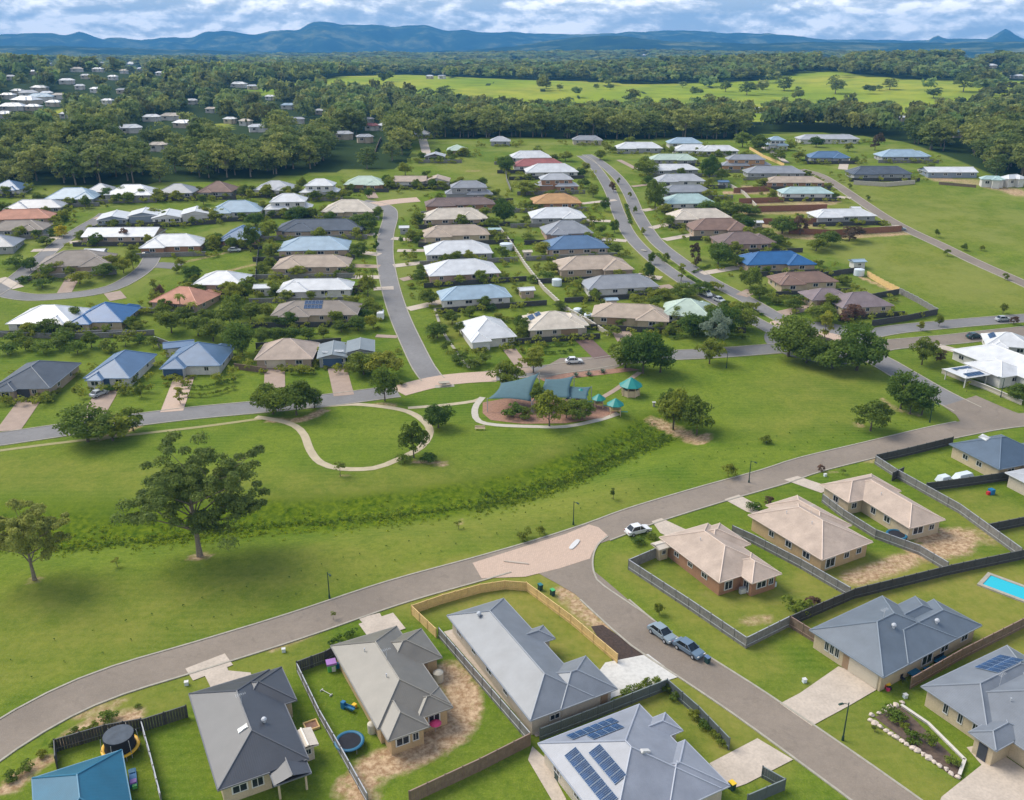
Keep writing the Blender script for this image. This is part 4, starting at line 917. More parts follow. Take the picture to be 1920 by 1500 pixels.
# ------------------------------------------------------------------ vegetation
def mat_leaf(name, c, var=.35, tint=False):
    m, nt, b = newmat(name)
    oi = N(nt, 'ShaderNodeObjectInfo'); vec = objvec(nt)
    f = noise(nt, .55, 3, .6, vec)
    cc = ramp(nt, f, [(.3, tuple(x*(1-var) for x in c)), (.52, c), (.75, (c[0]*(1+var*1.6), c[1]*(1+var), c[2]*1.05))])
    if tint:
        at = N(nt, 'ShaderNodeAttribute', attribute_name='tint'); cc = mix(nt, 1., cc, at.outputs['Color'], 'MULTIPLY')
    hs = N(nt, 'ShaderNodeHueSaturation'); nt.links.new(cc, hs.inputs['Color'])
    nt.links.new(mapr(nt, oi.outputs['Random'], 0, 1, .475, .525), hs.inputs['Hue']); nt.links.new(mapr(nt, oi.outputs['Random'], 0, 1, 1.6, .85), hs.inputs['Value'])
    nt.links.new(hs.outputs[0], b.inputs['Base Color']); b.inputs['Roughness'].default_value = .7; b.inputs['Specular IOR Level'].default_value = .25
    tr = N(nt, 'ShaderNodeBsdfTranslucent'); nt.links.new(hs.outputs[0], tr.inputs['Color']); ms = N(nt, 'ShaderNodeMixShader'); ms.inputs[0].default_value = .45
    nt.links.new(b.outputs[0], ms.inputs[1]); nt.links.new(tr.outputs[0], ms.inputs[2]); nt.links.new(ms.outputs[0], nt.nodes['Material Output'].inputs['Surface'])
    return m
L_DARK = mat_leaf('leaves_dark', (.120, .178, .024)); L_MID = mat_leaf('leaves_mid', (.165, .205, .024)); L_LIME = mat_leaf('leaves_lime', (.170, .220, .026))
L_GUM = mat_leaf('leaves_gum', (.180, .225, .052), .3); L_SILVER = mat_leaf('leaves_silver', (.170, .220, .160)); L_RED = mat_leaf('leaves_brown', (.13, .085, .05)); L_YEL = mat_leaf('leaves_yellow', (.42, .34, .02))
L_WOOD = mat_leaf('leaves_wood', (.180, .222, .056), .4); L_WOODM = mat_leaf('leaves_wood_mass', (.185, .225, .066), .4, True)
M_BARK = mat_var('bark', (.20, .165, .125), .9, .3, 3., world=False); M_BARKD = mat_var('dark_bark', (.10, .08, .06), .95, .3, 3., world=False)
def leaves(centres, radii, per, leaf, rs, flat=.8, aspect=1.5):
    """quads standing on the surface of clumps; returns (verts, n faces)"""
    V = []
    for c, r, n in zip(centres, radii, per):
        d = rs.normal(size=(n, 3)); d /= np.linalg.norm(d, axis=1)[:, None]
        d[:, 2] = np.where(d[:, 2] < -.35, -d[:, 2]*.6, d[:, 2])
        rr = r*rs.uniform(.62, 1.08, n)[:, None]
        p = np.array(c)+d*rr*np.array([1, 1, flat])
        nn = d+rs.normal(size=(n, 3))*.55; nn /= np.linalg.norm(nn, axis=1)[:, None]
        t = np.cross(nn, rs.normal(size=(n, 3))); t /= np.linalg.norm(t, axis=1)[:, None]; b = np.cross(nn, t)
        s = leaf*rs.uniform(.6, 1.3, n)[:, None]; t = t*s*.5*aspect; b = b*s*.5
        q = np.stack([p-t, p-b*.9, p+t, p+b*.9], 1); V.append(q.reshape(-1, 3))
    return np.concatenate(V)
def qmesh(name, V, mat, tint=None):
    n = len(V)//4; me = bpy.data.meshes.new(name); me.vertices.add(n*4); me.vertices.foreach_set('co', V.astype('f').reshape(-1))
    me.loops.add(n*4); me.loops.foreach_set('vertex_index', np.arange(n*4, dtype='i')); me.polygons.add(n)
    me.polygons.foreach_set('loop_start', np.arange(0, n*4, 4, dtype='i')); me.update()
    if tint is not None:
        a = me.color_attributes.new('tint', 'FLOAT_COLOR', 'POINT'); a.data.foreach_set('color', tint.astype('f').reshape(-1))
    me.materials.append(mat); return me
def blobs(n, rx, rz, zc, rs, rmin, rmax, low=-.9):
    out, rad = [], []
    while len(out) < n:
        p = rs.uniform(-1, 1, 3)
        if p@p > 1 or p[2] < low: continue
        k = np.linalg.norm(p)
        if k < .45 and rs.rand() < .6: continue
        out.append((p[0]*rx, p[1]*rx, zc+p[2]*rz)); rad.append(rs.uniform(rmin, rmax))
    return out, rad
def trunk(h, r, tips, rs, n=7, bend=.06):
    """tapered trunk whose limbs reach into the clumps"""
    mb = MB(); k = 5; pts = [(rs.normal()*bend*i*.5*h/5, rs.normal()*bend*i*.5*h/5, h*i/k) for i in range(k+1)]; pts[0] = (0, 0, -.3)
    for i in range(k): mb.cyl(pts[i], pts[i+1], r*(1.25 if i == 0 else 1-.13*i), r*(1-.13*(i+1)), n=n, cap=False)
    for t in tips:
        j = min(k, max(2, int(k*min(1, max(.3, (t[2]-.35*math.hypot(t[0], t[1]))/h))))); a = Vector(pts[j]); b = Vector(t)
        m_ = (a*.5+b*.5)+Vector((rs.normal()*.05*h, rs.normal()*.05*h, .04*h)); r0 = r*(.5-.05*j)
        mb.cyl(a, m_, r0, r0*.6, n=5, cap=False); mb.cyl(m_, b, r0*.6, r0*.25, n=5, cap=False)
    return mb
PROTO = {}
def proto(key, mat, h, w, nb, per, leaf, rr, trunk_h, tr, seed, zc=None, rz=None, low=-.9, bark=None, ntips=8, flat=.85):
    rs = np.random.RandomState(seed)
    zc = zc if zc is not None else h*.58; rz = rz if rz is not None else h*.40
    c, r = blobs(nb, w/2-rr[0]*.6, rz, zc, rs, rr[0], rr[1], low)
    V = leaves(c, r, [per]*nb, leaf, rs, flat)
    cm = qmesh('crown', V, mat)
    tm = trunk(trunk_h, tr, [c[i] for i in rs.permutation(nb)[:ntips]], rs)
    t = tm.build('trunk', bark or M_BARKD, smooth=True); tme = t.data; bpy.data.objects.remove(t)
    PROTO.setdefault(key, []).append((cm, tme, h, w, V, c, r))
for s in range(3): proto('round', L_DARK, 7, 8, 34, 120, .34, (1.0, 1.7), 3.5, .22, 20+s, zc=3.7, rz=2.6)
for s in range(3): proto('mid', L_MID, 7, 7, 26, 110, .34, (.8, 1.5), 3.5, .18, 30+s, zc=4., rz=2.4)
for s in range(2): proto('lime', L_LIME, 6, 6, 20, 100, .34, (.7, 1.2), 3., .15, 40+s, zc=3.4, rz=2.1)
for s in range(3): proto('bush', L_MID, 2, 2.6, 10, 60, .22, (.4, .7), .8, .06, 50+s, zc=1., rz=.8, ntips=4)
for s in range(2): proto('bushd', L_DARK, 2, 2.6, 10, 60, .22, (.4, .7), .8, .06, 60+s, zc=1., rz=.8, ntips=4)
proto('bushl', L_LIME, 2, 2.6, 10, 60, .22, (.4, .7), .8, .06, 65, zc=1., rz=.8, ntips=4)
proto('yellow', L_YEL, 2, 2.6, 10, 60, .22, (.4, .7), .8, .06, 66, zc=1., rz=.8, ntips=4)
proto('silver', L_SILVER, 8, 6, 22, 110, .34, (.8, 1.3), 4., .2, 70, zc=4.6, rz=3.)
proto('brown', L_RED, 4, 4, 14, 70, .28, (.5, .9), 2., .1, 72, zc=2.2, rz=1.5)
proto('slim', L_MID, 7, 3, 14, 90, .26, (.5, .8), 4., .12, 74, zc=4., rz=2.8)
for s in range(2): proto('young', L_MID, 3.2, 1.5, 7, 45, .18, (.25, .45), 1.7, .05, 76+s, zc=2.2, rz=.8, ntips=4)
for s in range(4): proto('forest', L_WOOD, 17, 12, 30, 38, .95, (1.5, 2.9), 12, .32, 80+s, zc=9.6, rz=7., low=-1., bark=M_BARK, ntips=7, flat=.75)
def add_tree(key, x, y, h, w, label, cat='tree', name='tree', group=None, idx=None, parts=True):
    v = PROTO[key]; p = v[(idx if idx is not None else rng.randrange(len(v))) % len(v)]
    r = empty(name, (x, y, H(x, y)), rng.uniform(0, 6.28)); sx = w/p[3]; sz = h/p[2]; r.scale = (sx, sx, sz)
    tag(r, label, cat, group)
    inst('crown', p[0], r)
    if parts: inst('trunk', p[1], r)
    return r
# relation words from where the camera's side of the scene lies
_used = {}
def where(x, y, skip=0):
    ds = sorted(HOUSES, key=lambda q: math.hypot(q[0]-x, q[1]-y))
    def rel(q):
        dx, dy = x-q[0], y-q[1]
        w = ('right of' if dx > 0 else 'left of') if abs(dx) > abs(dy) else ('beyond' if dy > 0 else 'in front of')
        return w+' the '+q[2]
    return rel(ds[0]), rel(ds[1]), rel(ds[2])
def uniq(base, x, y):
    a, b, c = where(x, y)
    for cand in (base+' '+a, base+' '+a+', '+b, base+' '+b, base+' '+a+', '+c, base+' '+c):
        k = cand
        if len(k.split()) <= 16 and k not in _used: _used[k] = 1; return k
    for ad in ('smallish', 'broader', 'lower', 'fuller', 'ragged', 'leaning', 'paler', 'tufted', 'shaded', 'sunlit'):
        k = ad+' '+base+' '+a
        if len(k.split()) <= 16 and k not in _used: _used[k] = 1; return k
    return base+' '+a if len((base+' '+a).split()) <= 16 else 'green '+base.split()[-1]+' '+a
KW = {'round': 'dense dark green tree', 'mid': 'mid green tree', 'lime': 'light green tree', 'bush': 'green shrub', 'bushd': 'dark green shrub', 'bushl': 'lime green shrub', 'yellow': 'bright yellow shrub',
      'silver': 'silvery tree', 'brown': 'brownish tree', 'slim': 'slender tree', 'young': 'young sapling'}
KC = {'bush': 'shrub', 'bushd': 'shrub', 'bushl': 'shrub', 'yellow': 'shrub', 'young': 'sapling'}
KN = {'bush': 'shrub', 'bushd': 'shrub', 'bushl': 'shrub', 'yellow': 'shrub', 'young': 'sapling'}
# the two big gum trees of the park
def gum(u, v, h, w, nb, per, leaf, seed, label, shape, sc_=1.):
    x, y = P(u, v); rs = np.random.RandomState(seed); c, r = [], []
    for k in range(nb):       # clumps on the ends of spreading limbs, layered with gaps
        cx, cz, ex, ez, rm = shape[k % len(shape)]
        a = rs.uniform(0, 6.283); q = math.sqrt(rs.uniform(.02, 1))
        px_ = cx+ex*q*math.cos(a); pz = cz+ez*q*math.sin(a); py_ = rs.normal()*w*.17
        c.append((px_*w, py_, pz*h)); r.append(rm*rs.uniform(.7, 1.25))
    root = empty('gum_tree', (x, y, H(x, y))); tag(root, label, 'tree', 'gum trees standing alone in the park')
    o = bpy.data.objects.new('crown', qmesh('crown', leaves(c, r, [per]*nb, leaf, rs, .75), L_GUM)); col.objects.link(o); o.parent = root
    trunk(h*.55, h*.022, [c[i] for i in rs.permutation(nb)[:34]], rs, n=9, bend=.03).build('trunk', M_BARK, root, smooth=True)
gum(375, 1043, 21.5, 22., 185, 230, .29, 3, 'large spreading gum tree with gaps in its crown on the park lawn',
    [(-.02,.82,.20,.14,1.3),(.10,.70,.22,.12,1.3),(-.16,.68,.20,.10,1.2),(.34,.74,.12,.10,1.1),(-.28,.46,.22,.07,1.3),(.02,.52,.22,.14,1.5),(.28,.45,.20,.09,1.4),(.12,.34,.14,.10,1.2),(-.38,.44,.10,.05,1.),(.40,.42,.12,.06,1.1),(-.1,.6,.14,.1,1.2)])
gum(65, 1087, 13.8, 13., 100, 190, .26, 9, 'smaller dark gum tree on the park lawn near the left edge',
    [(-.1,.80,.16,.12,.9),(.22,.80,.16,.10,.9),(-.36,.66,.14,.10,.8),(.05,.62,.22,.14,1.1),(.36,.72,.10,.08,.8),(-.05,.46,.2,.1,1.),(.3,.52,.16,.1,.8),(-.3,.5,.14,.08,.8)])
TREES = """
round 165 828 84 58;lime 212 826 62 46;lime 250 808 44 38;round 512 776 62 52;mid 556 778 66 62;round 590 765 36 36;round 722 752 42 58;round 682 702 54 40;mid 722 708 58 46;bush 752 723 20 12
round 822 802 48 44;mid 776 858 48 66;bushd 758 867 30 20;bushd 803 867 32 22;young 638 893 22 32;mid 948 728 58 52;mid 1000 699 44 44
bushd 962 782 44 34;mid 1030 799 52 64;mid 1012 768 30 48;round 1086 786 46 36;mid 1062 784 34 30;bushd 985 785 30 26;round 1172 690 60 50;round 1205 700 66 74;round 1238 698 56 52
mid 1330 682 46 46;silver 1340 652 46 60;round 1300 630 60 46;round 1357 632 64 66;round 1392 618 56 52;mid 1330 604 40 34;round 1478 668 84 66;round 1512 680 60 46;round 1560 690 78 46;round 1606 694 80 72
slim 1545 640 26 62;round 1540 604 52 34;brown 1588 606 50 40;mid 1262 806 60 80;mid 1306 816 58 70;round 1252 778 34 44;mid 1632 808 58 52;round 1688 766 52 58;round 1728 778 46 54;round 1706 776 36 40
bush 1365 893 30 26;bush 1437 831 24 15;young 1150 936 16 26;young 860 992 14 20;young 220 1062 14 20;bush 985 1010 34 15;bush 1012 1003 20 20;mid 1728 684 42 46;brown 1756 676 34 24;round 1908 752 40 34
brown 1440 945 20 18;bushl 1490 1148 56 34;brown 1528 1140 34 22;mid 1236 1152 20 32;brown 1540 884 15 14;bushd 1411 955 26 16;bushd 1222 1010 22 14;bushd 1195 1020 26 12;young 625 1162 10 20;young 1580 890 10 12
bushd 22 1462 26 22;bushd 50 1444 24 22;bush 78 1420 18 18;bushd 104 1404 18 24;bush 128 1388 18 14;bushd 142 1380 20 22;bush 160 1380 22 18;bushl 175 1366 20 16;bushd 206 1350 30 16;bushd 258 1326 12 10
bushd 1178 1302 26 22;bush 1196 1295 24 22;bush 1214 1288 22 22;bushd 1232 1284 24 24;bush 1250 1298 24 24;bushd 1264 1312 22 24;bush 1302 1348 26 24;bushd 1322 1366 26 24;bush 1342 1386 24 24;bushd 1354 1396 22 20
bushd 1672 1345 34 20;bush 1690 1352 24 18;bushl 1714 1392 34 24;bushd 1742 1398 20 34;bushd 1785 1432 26 14;bush 1696 1368 18 16;young 1640 1372 14 14;slim 338 757 16 30;bushd 205 735 24 16;bushd 90 752 30 16;bush 265 745 20 26;bushd 10 742 26 20
bushd 14 664 34 24;bush 48 656 32 24;bushd 82 662 34 26;bush 112 656 30 26;bushd 146 664 34 28;mid 172 652 26 28;bushd 204 660 34 26;bush 236 650 32 22;bushd 262 644 28 20;bush 288 652 24 22;bushd 30 640 30 20;bushd 120 640 40 14
mid 322 624 54 44;lime 372 630 50 40;mid 400 640 54 44;mid 432 612 56 52;round 455 668 52 58;lime 438 590 44 40;mid 470 602 40 36;mid 346 606 44 34;brown 300 566 18 34;slim 290 552 16 30;mid 310 600 34 34;mid 388 606 40 30
round 492 646 36 34;round 520 642 34 32;round 548 640 36 30;round 578 638 34 28;mid 606 634 28 24;mid 640 622 34 26;round 672 620 36 32;mid 700 616 32 32;mid 706 594 26 30;mid 690 556 34 46;brown 672 552 24 20;lime 660 570 30 20
bushd 655 512 26 18;round 672 480 32 26;bushd 705 468 12 18;bushd 704 448 10 16;bushd 702 428 12 16;mid 470 472 36 54;lime 505 448 42 34;round 560 414 44 28;round 618 416 24 20;round 684 432 46 34;bush 664 400 20 16;mid 590 376 26 20
bushd 434 394 20 20;mid 290 410 26 20;round 480 424 36 26;mid 250 504 26 34;round 58 508 24 24;yellow 112 444 28 22;mid 88 460 30 18;bushd 30 500 34 20;brown 240 452 24 24;mid 340 500 20 18;bushd 332 512 16 20;round 176 462 18 16
mid 104 512 36 22;mid 150 532 40 16;mid 195 520 44 26;mid 232 512 30 30;bushd 80 540 30 12;bushd 45 530 20 12;mid 210 500 28 24;bushd 100 392 22 16;mid 160 390 20 24;mid 352 552 30 24;mid 440 566 40 40;lime 460 560 30 34
round 945 418 42 46;mid 922 430 36 24;round 785 422 28 26;mid 905 410 30 22;round 820 634 42 32;mid 848 608 36 32;mid 880 594 30 22;mid 862 628 24 28;bush 840 660 26 24;lime 862 682 30 20;bushd 900 684 40 14;bush 882 690 30 12
bush 776 488 22 16;mid 1000 602 24 22;round 978 622 30 34;bushd 1024 524 30 16;mid 1052 580 30 16;bushd 1000 530 26 12;bushd 920 582 22 14;mid 936 600 26 16;bush 808 640 18 14;mid 770 540 16 12;bushd 752 456 9 14;bushd 760 480 10 12
mid 1112 370 26 24;round 1134 396 18 26;round 1152 436 18 24;mid 1098 322 20 18;round 946 322 38 28;mid 985 366 50 26;mid 1060 302 26 20;mid 1006 298 26 22;round 1030 370 20 14;mid 1125 300 24 20;bushd 1010 394 24 12;bushd 990 450 26 10
round 1221 495 14 24;round 1216 524 20 34;slim 1277 527 16 36;bush 1248 492 14 18;bush 1300 500 12 10;bush 1340 546 30 12;bush 1410 585 34 12;bush 1190 400 9 14;bush 1180 372 8 12;bush 1205 440 10 14;bush 1160 345 8 12
round 1212 330 44 34;round 1228 390 40 52;round 1330 336 36 42;mid 1352 342 26 26;mid 1250 348 26 18;mid 1246 402 26 22;round 1330 402 44 14;round 1370 404 44 14;round 1404 404 36 12;round 1466 438 48 32;round 1402 432 30 26;brown 1500 440 34 34
round 1346 498 50 44;brown 1302 488 22 34;round 1406 542 38 44;mid 1424 560 42 30;brown 1592 452 48 26;mid 1490 582 34 24;mid 1456 572 22 18;round 1380 500 30 22;bushd 1440 452 40 14;mid 1550 460 50 20;mid 1530 470 40 16;brown 1305 500 16 22
mid 1458 304 30 22;brown 1640 282 26 30;round 1530 276 26 18;mid 1496 300 26 16;mid 1395 300 22 16;mid 1268 300 20 14;mid 1180 276 24 20;lime 1392 276 34 26;mid 1425 284 34 30;mid 1590 284 20 16;brown 1150 360 16 20;round 1745 322 16 16
bush 1592 354 10 10;bush 1626 376 10 10;bush 1755 445 10 14;bush 1776 480 12 12;bush 1808 470 12 12;bush 1884 525 12 12;mid 1880 588 14 20;mid 1760 612 16 22;mid 1726 620 14 18;brown 1900 608 16 16;bush 1840 470 10 10;young 1812 735 10 22
mid 500 372 24 26;mid 545 378 22 24;mid 640 372 16 16;bushd 690 372 14 20;mid 830 356 22 18;mid 902 350 26 20;bush 800 332 18 12;mid 760 330 30 26;bush 720 350 18 14;mid 566 356 20 26;mid 470 376 18 22;mid 300 378 20 16;mid 382 384 24 20
bush 1165 612 24 18;bush 1150 628 30 14;bush 1235 622 24 20;round 1256 628 24 22;bush 1105 600 20 16;mid 1196 572 30 22;mid 1226 576 34 24;round 1280 560 50 22;round 1316 552 40 20;mid 1244 560 40 22;round 1090 540 30 12;mid 1150 500 26 12
"""
def px2m(u, v):
    x, y = P(u, v); return x, y, math.sqrt(x*x+y*y+(CAM_Z-H(x, y))**2)/FPX
for it in TREES.replace('\n', ';').split(';'):
    if not it.strip(): continue
    k, u, v, wp, hp = it.split(); u, v, wp, hp = map(float, (u, v, wp, hp))
    x, y, s = px2m(u, v)
    if 650 < v < 880 and 100 < u < 1760 and KC.get(k) is None: wp *= 1.18; hp *= 1.22
    w = wp*s*1.02; h = hp*s*1.0
    dep = CAM_Z/math.hypot(x, y)    # a wide low crown seen from above: part of its height on the picture is its depth
    h = max(h/math.sqrt(1+dep*dep*.5)-w*dep*.18, .55*w if KC.get(k) != 'sapling' else h*.8)
    add_tree(k, x, y, h, w, uniq(('small ' if w < 3 and KC.get(k) is None else 'broad ' if w > 9 else '')+KW[k], x, y), KC.get(k, 'tree'), KN.get(k, 'tree'), group={'tree': 'trees in streets, park and gardens', 'shrub': 'garden and verge shrubs', 'sapling': 'newly planted saplings'}[KC.get(k, 'tree')])
# ---- garden shrubs close to the walls of the estate's houses
for q in EST:
    u, v, wp, dep, rot, short = q[0], q[1], q[2], q[3], q[4], q[8]
    if v < 280 or u > 1600 or u < 0 or v > 640: continue
    x, y = P(u, v); d_ = math.hypot(x, y); w_ = wp*d_/FPX; a_ = R(rot); co, si = math.cos(a_), math.sin(a_); r2 = random.Random(int(u*3+v))
    for t in range(6 if u < 960 else 4):
        lx = r2.choice((-w_/2-r2.uniform(1.5, 5), w_/2+r2.uniform(1.5, 5), r2.uniform(-w_/2, w_/2))); ly = -r2.uniform(1.2, 1.8) if abs(lx) < w_/2 else r2.uniform(0, dep)
        X_, Y_ = x+lx*co-ly*si, y+lx*si+ly*co
        if any(seg_d(X_, Y_, ln) < wd/2+1.5 for ln, wd in LW): continue
        k = r2.choice(('bush', 'bushd', 'bushl', 'mid')) if t < 3 else r2.choice(('mid', 'round', 'mid', 'lime')); hh = r2.uniform(1.6, 2.8) if KC.get(k) else r2.uniform(3, 5.2)
        add_tree(k, X_, Y_, hh, hh*r2.uniform(1.0, 1.5), uniq(KW[k], X_, Y_), KC.get(k, 'tree'), KN.get(k, 'tree'), group={'tree': 'trees in streets, park and gardens', 'shrub': 'garden and verge shrubs'}[KC.get(k, 'tree')], parts=False)
gc, gr = [], []
for q in EST:
    u, v, wp, dep, rot = q[:5]
    if u > 1700 or u < -5: continue
    x, y = P(u, v); d_ = math.hypot(x, y); w_ = wp*d_/FPX; a_ = R(rot); co, si = math.cos(a_), math.sin(a_); r2 = random.Random(int(u*5+v))
    def pt(lx, ly, hh):
        X_, Y_ = x+lx*co-ly*si, y+lx*si+ly*co
        if any(seg_d(X_, Y_, ln) < wd/2+1.2 for ln, wd in LW if abs(ln[0][0]-X_) < 400): return
        for k in range(4): gc.append((X_+r2.gauss(0, .5), Y_+r2.gauss(0, .5), H(X_, Y_)+hh*r2.uniform(.3, .85))); gr.append(hh*r2.uniform(.3, .5))
    for t in range(11): pt(r2.uniform(-w_/2-8, w_/2+8), -r2.uniform(2.5, 5), r2.uniform(1., 2.9))
    for t in range(8): pt(r2.choice((-1, 1))*(w_/2+r2.uniform(1.2, 9)), r2.uniform(-1, dep+3), r2.uniform(.8, 2.8))
    for t in range(6): pt(r2.uniform(-w_/2, w_/2), -r2.uniform(.9, 1.5), r2.uniform(.7, 1.5))
o = bpy.data.objects.new('garden_undergrowth', qmesh('garden_undergrowth', leaves(gc, gr, [16]*len(gc), .42, np.random.RandomState(8), .8), L_MID)); col.objects.link(o)
tag(o, 'low garden growth along fences and walls throughout the estate', 'undergrowth', kind='stuff')
# ---- palms
def palm(u, v, h, label):
    x, y = P(u, v); root = empty('palm_tree', (x, y, H(x, y))); tag(root, label, 'palm', 'garden palms')
    t = MB(); t.cyl((0, 0, -.3), (.1, 0, h), .16, .11, n=7); t.build('trunk', M_BARK, root)
    f = MB(); r_ = random.Random(int(u))
    for k in range(16):
        a = k*2.4; el = r_.uniform(.2, 1.1); L = r_.uniform(1.8, 2.5); pr_ = None
        for j in range(6):
            q = j/5; rr = L*q*math.cos(el*.6); z = h+L*math.sin(el)*q-1.9*q*q; w = .34*(1-abs(q-.45)*1.4)+.05
            c = (.1+rr*math.cos(a), rr*math.sin(a), z); n_ = (-math.sin(a)*w, math.cos(a)*w)
            cur = [(c[0]-n_[0], c[1]-n_[1], z-.12), c, (c[0]+n_[0], c[1]+n_[1], z-.12)]
            if pr_: f.add(pr_+cur, [(0, 1, 4, 3), (1, 2, 5, 4)])
            pr_ = cur
    f.build('fronds', L_MID, root)
for u, v, h in ((676,545,5.5),(700,540,6),(362,600,5),(340,590,6),(1008,292,5),(655,430,4)): 
    x_, y_ = P(u, v); palm(u, v, h, uniq('feathery garden palm', x_, y_))
# ---- hedges
def hedge(px, w, h, label, m=None, key='d'):
    line = spline(W(px), .8); rs = np.random.RandomState(int(px[0][0])); c, r = [], []
    x0, y0 = line[0]; root_z = H(x0, y0)
    for x, y in line[::1]:
        for k in range(2):
            c.append((x-x0+rs.normal()*w*.12, y-y0+rs.normal()*w*.12, H(x, y)-root_z+h*rs.uniform(.35, .75))); r.append(w*.42*rs.uniform(.8, 1.2))
    o = bpy.data.objects.new('hedge', qmesh('hedge', leaves(c, r, [26]*len(c), .26, rs, h/w*.7), m or L_DARK)); col.objects.link(o); o.location = (x0, y0, root_z)
    tag(o, label, 'hedge', 'clipped garden hedges')
for px_, w_, h_, lb in [
 ([(345,728),(380,730),(410,724),(438,716)],1.3,1.2,'upper wavy hedge right of the pink driveway'), ([(345,744),(385,744),(415,738),(438,730)],1.3,1.2,'lower wavy hedge right of the pink driveway'),
 ([(1020,650),(1060,648),(1070,645)],1.5,1.1,'upper clipped hedge in front of the cream solar house'), ([(1022,664),(1060,662),(1070,658)],1.4,1.0,'lower clipped hedge in front of the cream solar house'),
 ([(65,520),(90,525),(125,527)],1.6,1.2,'rounded hedge in front of the taupe house in the lane loop'), ([(1345,404),(1380,402),(1425,404)],2.2,1.8,'long dark hedge right of the aqua roof'),
 ([(1180,556),(1240,552),(1300,556)],2.2,2.,'dark hedge behind the pale green roof'), ([(620,1212),(640,1200),(662,1190)],1.2,1.0,'dark hedge at the top left corner of the greige roof'),
 ([(1440,572),(1475,570),(1500,566)],1.4,1.,'low hedge in front of the salmon brown roof'), ([(1480,428),(1510,436),(1540,440)],2.,1.6,'brown edged hedge on the terrace above the white roof'),
 ([(1330,500),(1300,512)],1.2,.8,'small hedge beside the pink flowering garden'), ([(1260,636),(1320,632),(1400,636)],1.6,1.1,'low hedge under the dark corner trees')]:
    hedge(px_, w_, h_, lb)
# dark plantings in the avenue islands
for i, (a, b) in enumerate([((1232,478),(1248,492)),((1290,520),(1340,545)),((1398,577),(1428,592)),((1174,385),(1182,420))]):
    hedge([a, ((a[0]+b[0])/2, (a[1]+b[1])/2), b], 1.8, .8, ['short dark planting in the avenue island near the tall slender tree','long dark planting in the middle of the avenue island','dark planting at the roundabout end of the avenue island','thin dark planting in the upper avenue island'][i])
# ---- woods
LOW = [(-900,390),(-300,352),(0,350),(90,350),(180,346),(300,344),(480,336),(560,328),(640,320),(740,318),(768,300),(772,262),(950,258),(1080,260),(1170,262),(1240,259),(1400,262),(1440,250),(1500,247),(1620,254),(1700,268),(1760,290),(1830,316),(1850,330),(1920,335),(2300,372),(2900,420)]
FIELD = [(455,172),(520,158),(600,152),(640,143),(760,140),(960,149),(1100,153),(1200,158),(1320,156),(1440,151),(1480,140),(1540,134),(1620,141),(1700,149),(1760,152),(1800,150),(1990,156),(1990,200),(1835,204),(1790,226),(1400,229),(1000,229),(900,216),(830,202),(760,192),(640,180),(540,182)]
CLEAR = [[(325,137),(330,128),(420,120),(470,118),(480,124),(400,133)],[(1000,130),(1010,122),(1060,122),(1070,135)],[(1520,122),(1560,112),(1620,120),(1590,128)],[(1840,170),(1820,160),(1860,150),(1960,155),(1960,185)],[(728,262),(722,205),(748,205),(756,262)],[(90,205),(160,190),(180,178),(185,200),(120,215)],
         [(1830,345),(1850,330),(1925,352),(1925,368)],[(770,305),(775,250),(808,250),(812,300)],[(395,245),(405,232),(430,232),(430,248)],[(950,121),(965,112),(1000,116),(985,126)],[(1560,295),(1575,262),(1640,258),(1660,280),(1620,300)]]
def inpoly(u, v, p):
    c = False; j = len(p)-1
    for i in range(len(p)):
        if (p[i][1] > v) != (p[j][1] > v) and u < (p[j][0]-p[i][0])*(v-p[i][1])/(p[j][1]-p[i][1])+p[i][0]: c = not c
        j = i
    return c
def interp(p, u):
    for (a, b), (c, d) in zip(p, p[1:]):
        if a <= u <= c: return b+(d-b)*(u-a)/(c-a)
    return p[0][1] if u < p[0][0] else p[-1][1]
WOODH = [(40,196,46,'white'),(75,190,40,'paleblue'),(20,208,40,'white'),(98,200,26,'white'),(55,182,30,'lgrey'),(125,158,24,'white'),(72,172,26,'white'),(178,174,20,'white'),(145,135,20,'cream'),(195,121,18,'white'),(182,135,18,'lgrey'),(245,122,22,'white'),(100,123,16,'lgrey'),
 (284,228,30,'white'),(318,226,34,'cream'),(340,240,36,'white'),(245,250,40,'white'),(296,284,28,'cream'),(430,232,22,'white'),(458,236,22,'cream'),(486,248,34,'white'),(645,262,34,'lgrey'),(696,245,22,'red'),(718,245,14,'white'),(686,268,26,'lgrey'),(540,205,26,'paleblue'),
 (445,164,28,'white'),(475,168,18,'white'),(124,222,18,'white'),(690,232,14,'grey'),(805,148,12,'white'),(830,148,14,'lgrey'),(1206,105,12,'white'),(1690,228,18,'white'),(1860,352,30,'mint'),(1905,350,40,'white'),(1860,128,20,'white'),(1910,148,20,'white'),(1820,108,26,'white'),(1800,258,20,'mint'),(1420,212,12,'white')]
WOODH += [(12,186,24,'white'),(30,178,22,'lgrey'),(88,182,20,'white'),(110,186,22,'cream'),(60,208,26,'white'),(5,222,30,'white'),(150,168,16,'white'),(160,148,16,'lgrey'),(210,150,16,'white'),(230,138,14,'cream'),(265,132,16,'white'),(300,142,16,'white'),(200,196,20,'white'),(230,176,18,'lgrey'),(360,196,20,'white'),(395,212,20,'cream'),(60,140,14,'white'),(20,150,16,'white'),(560,232,22,'lgrey'),(600,215,18,'white'),(505,188,18,'white')]
WH = []
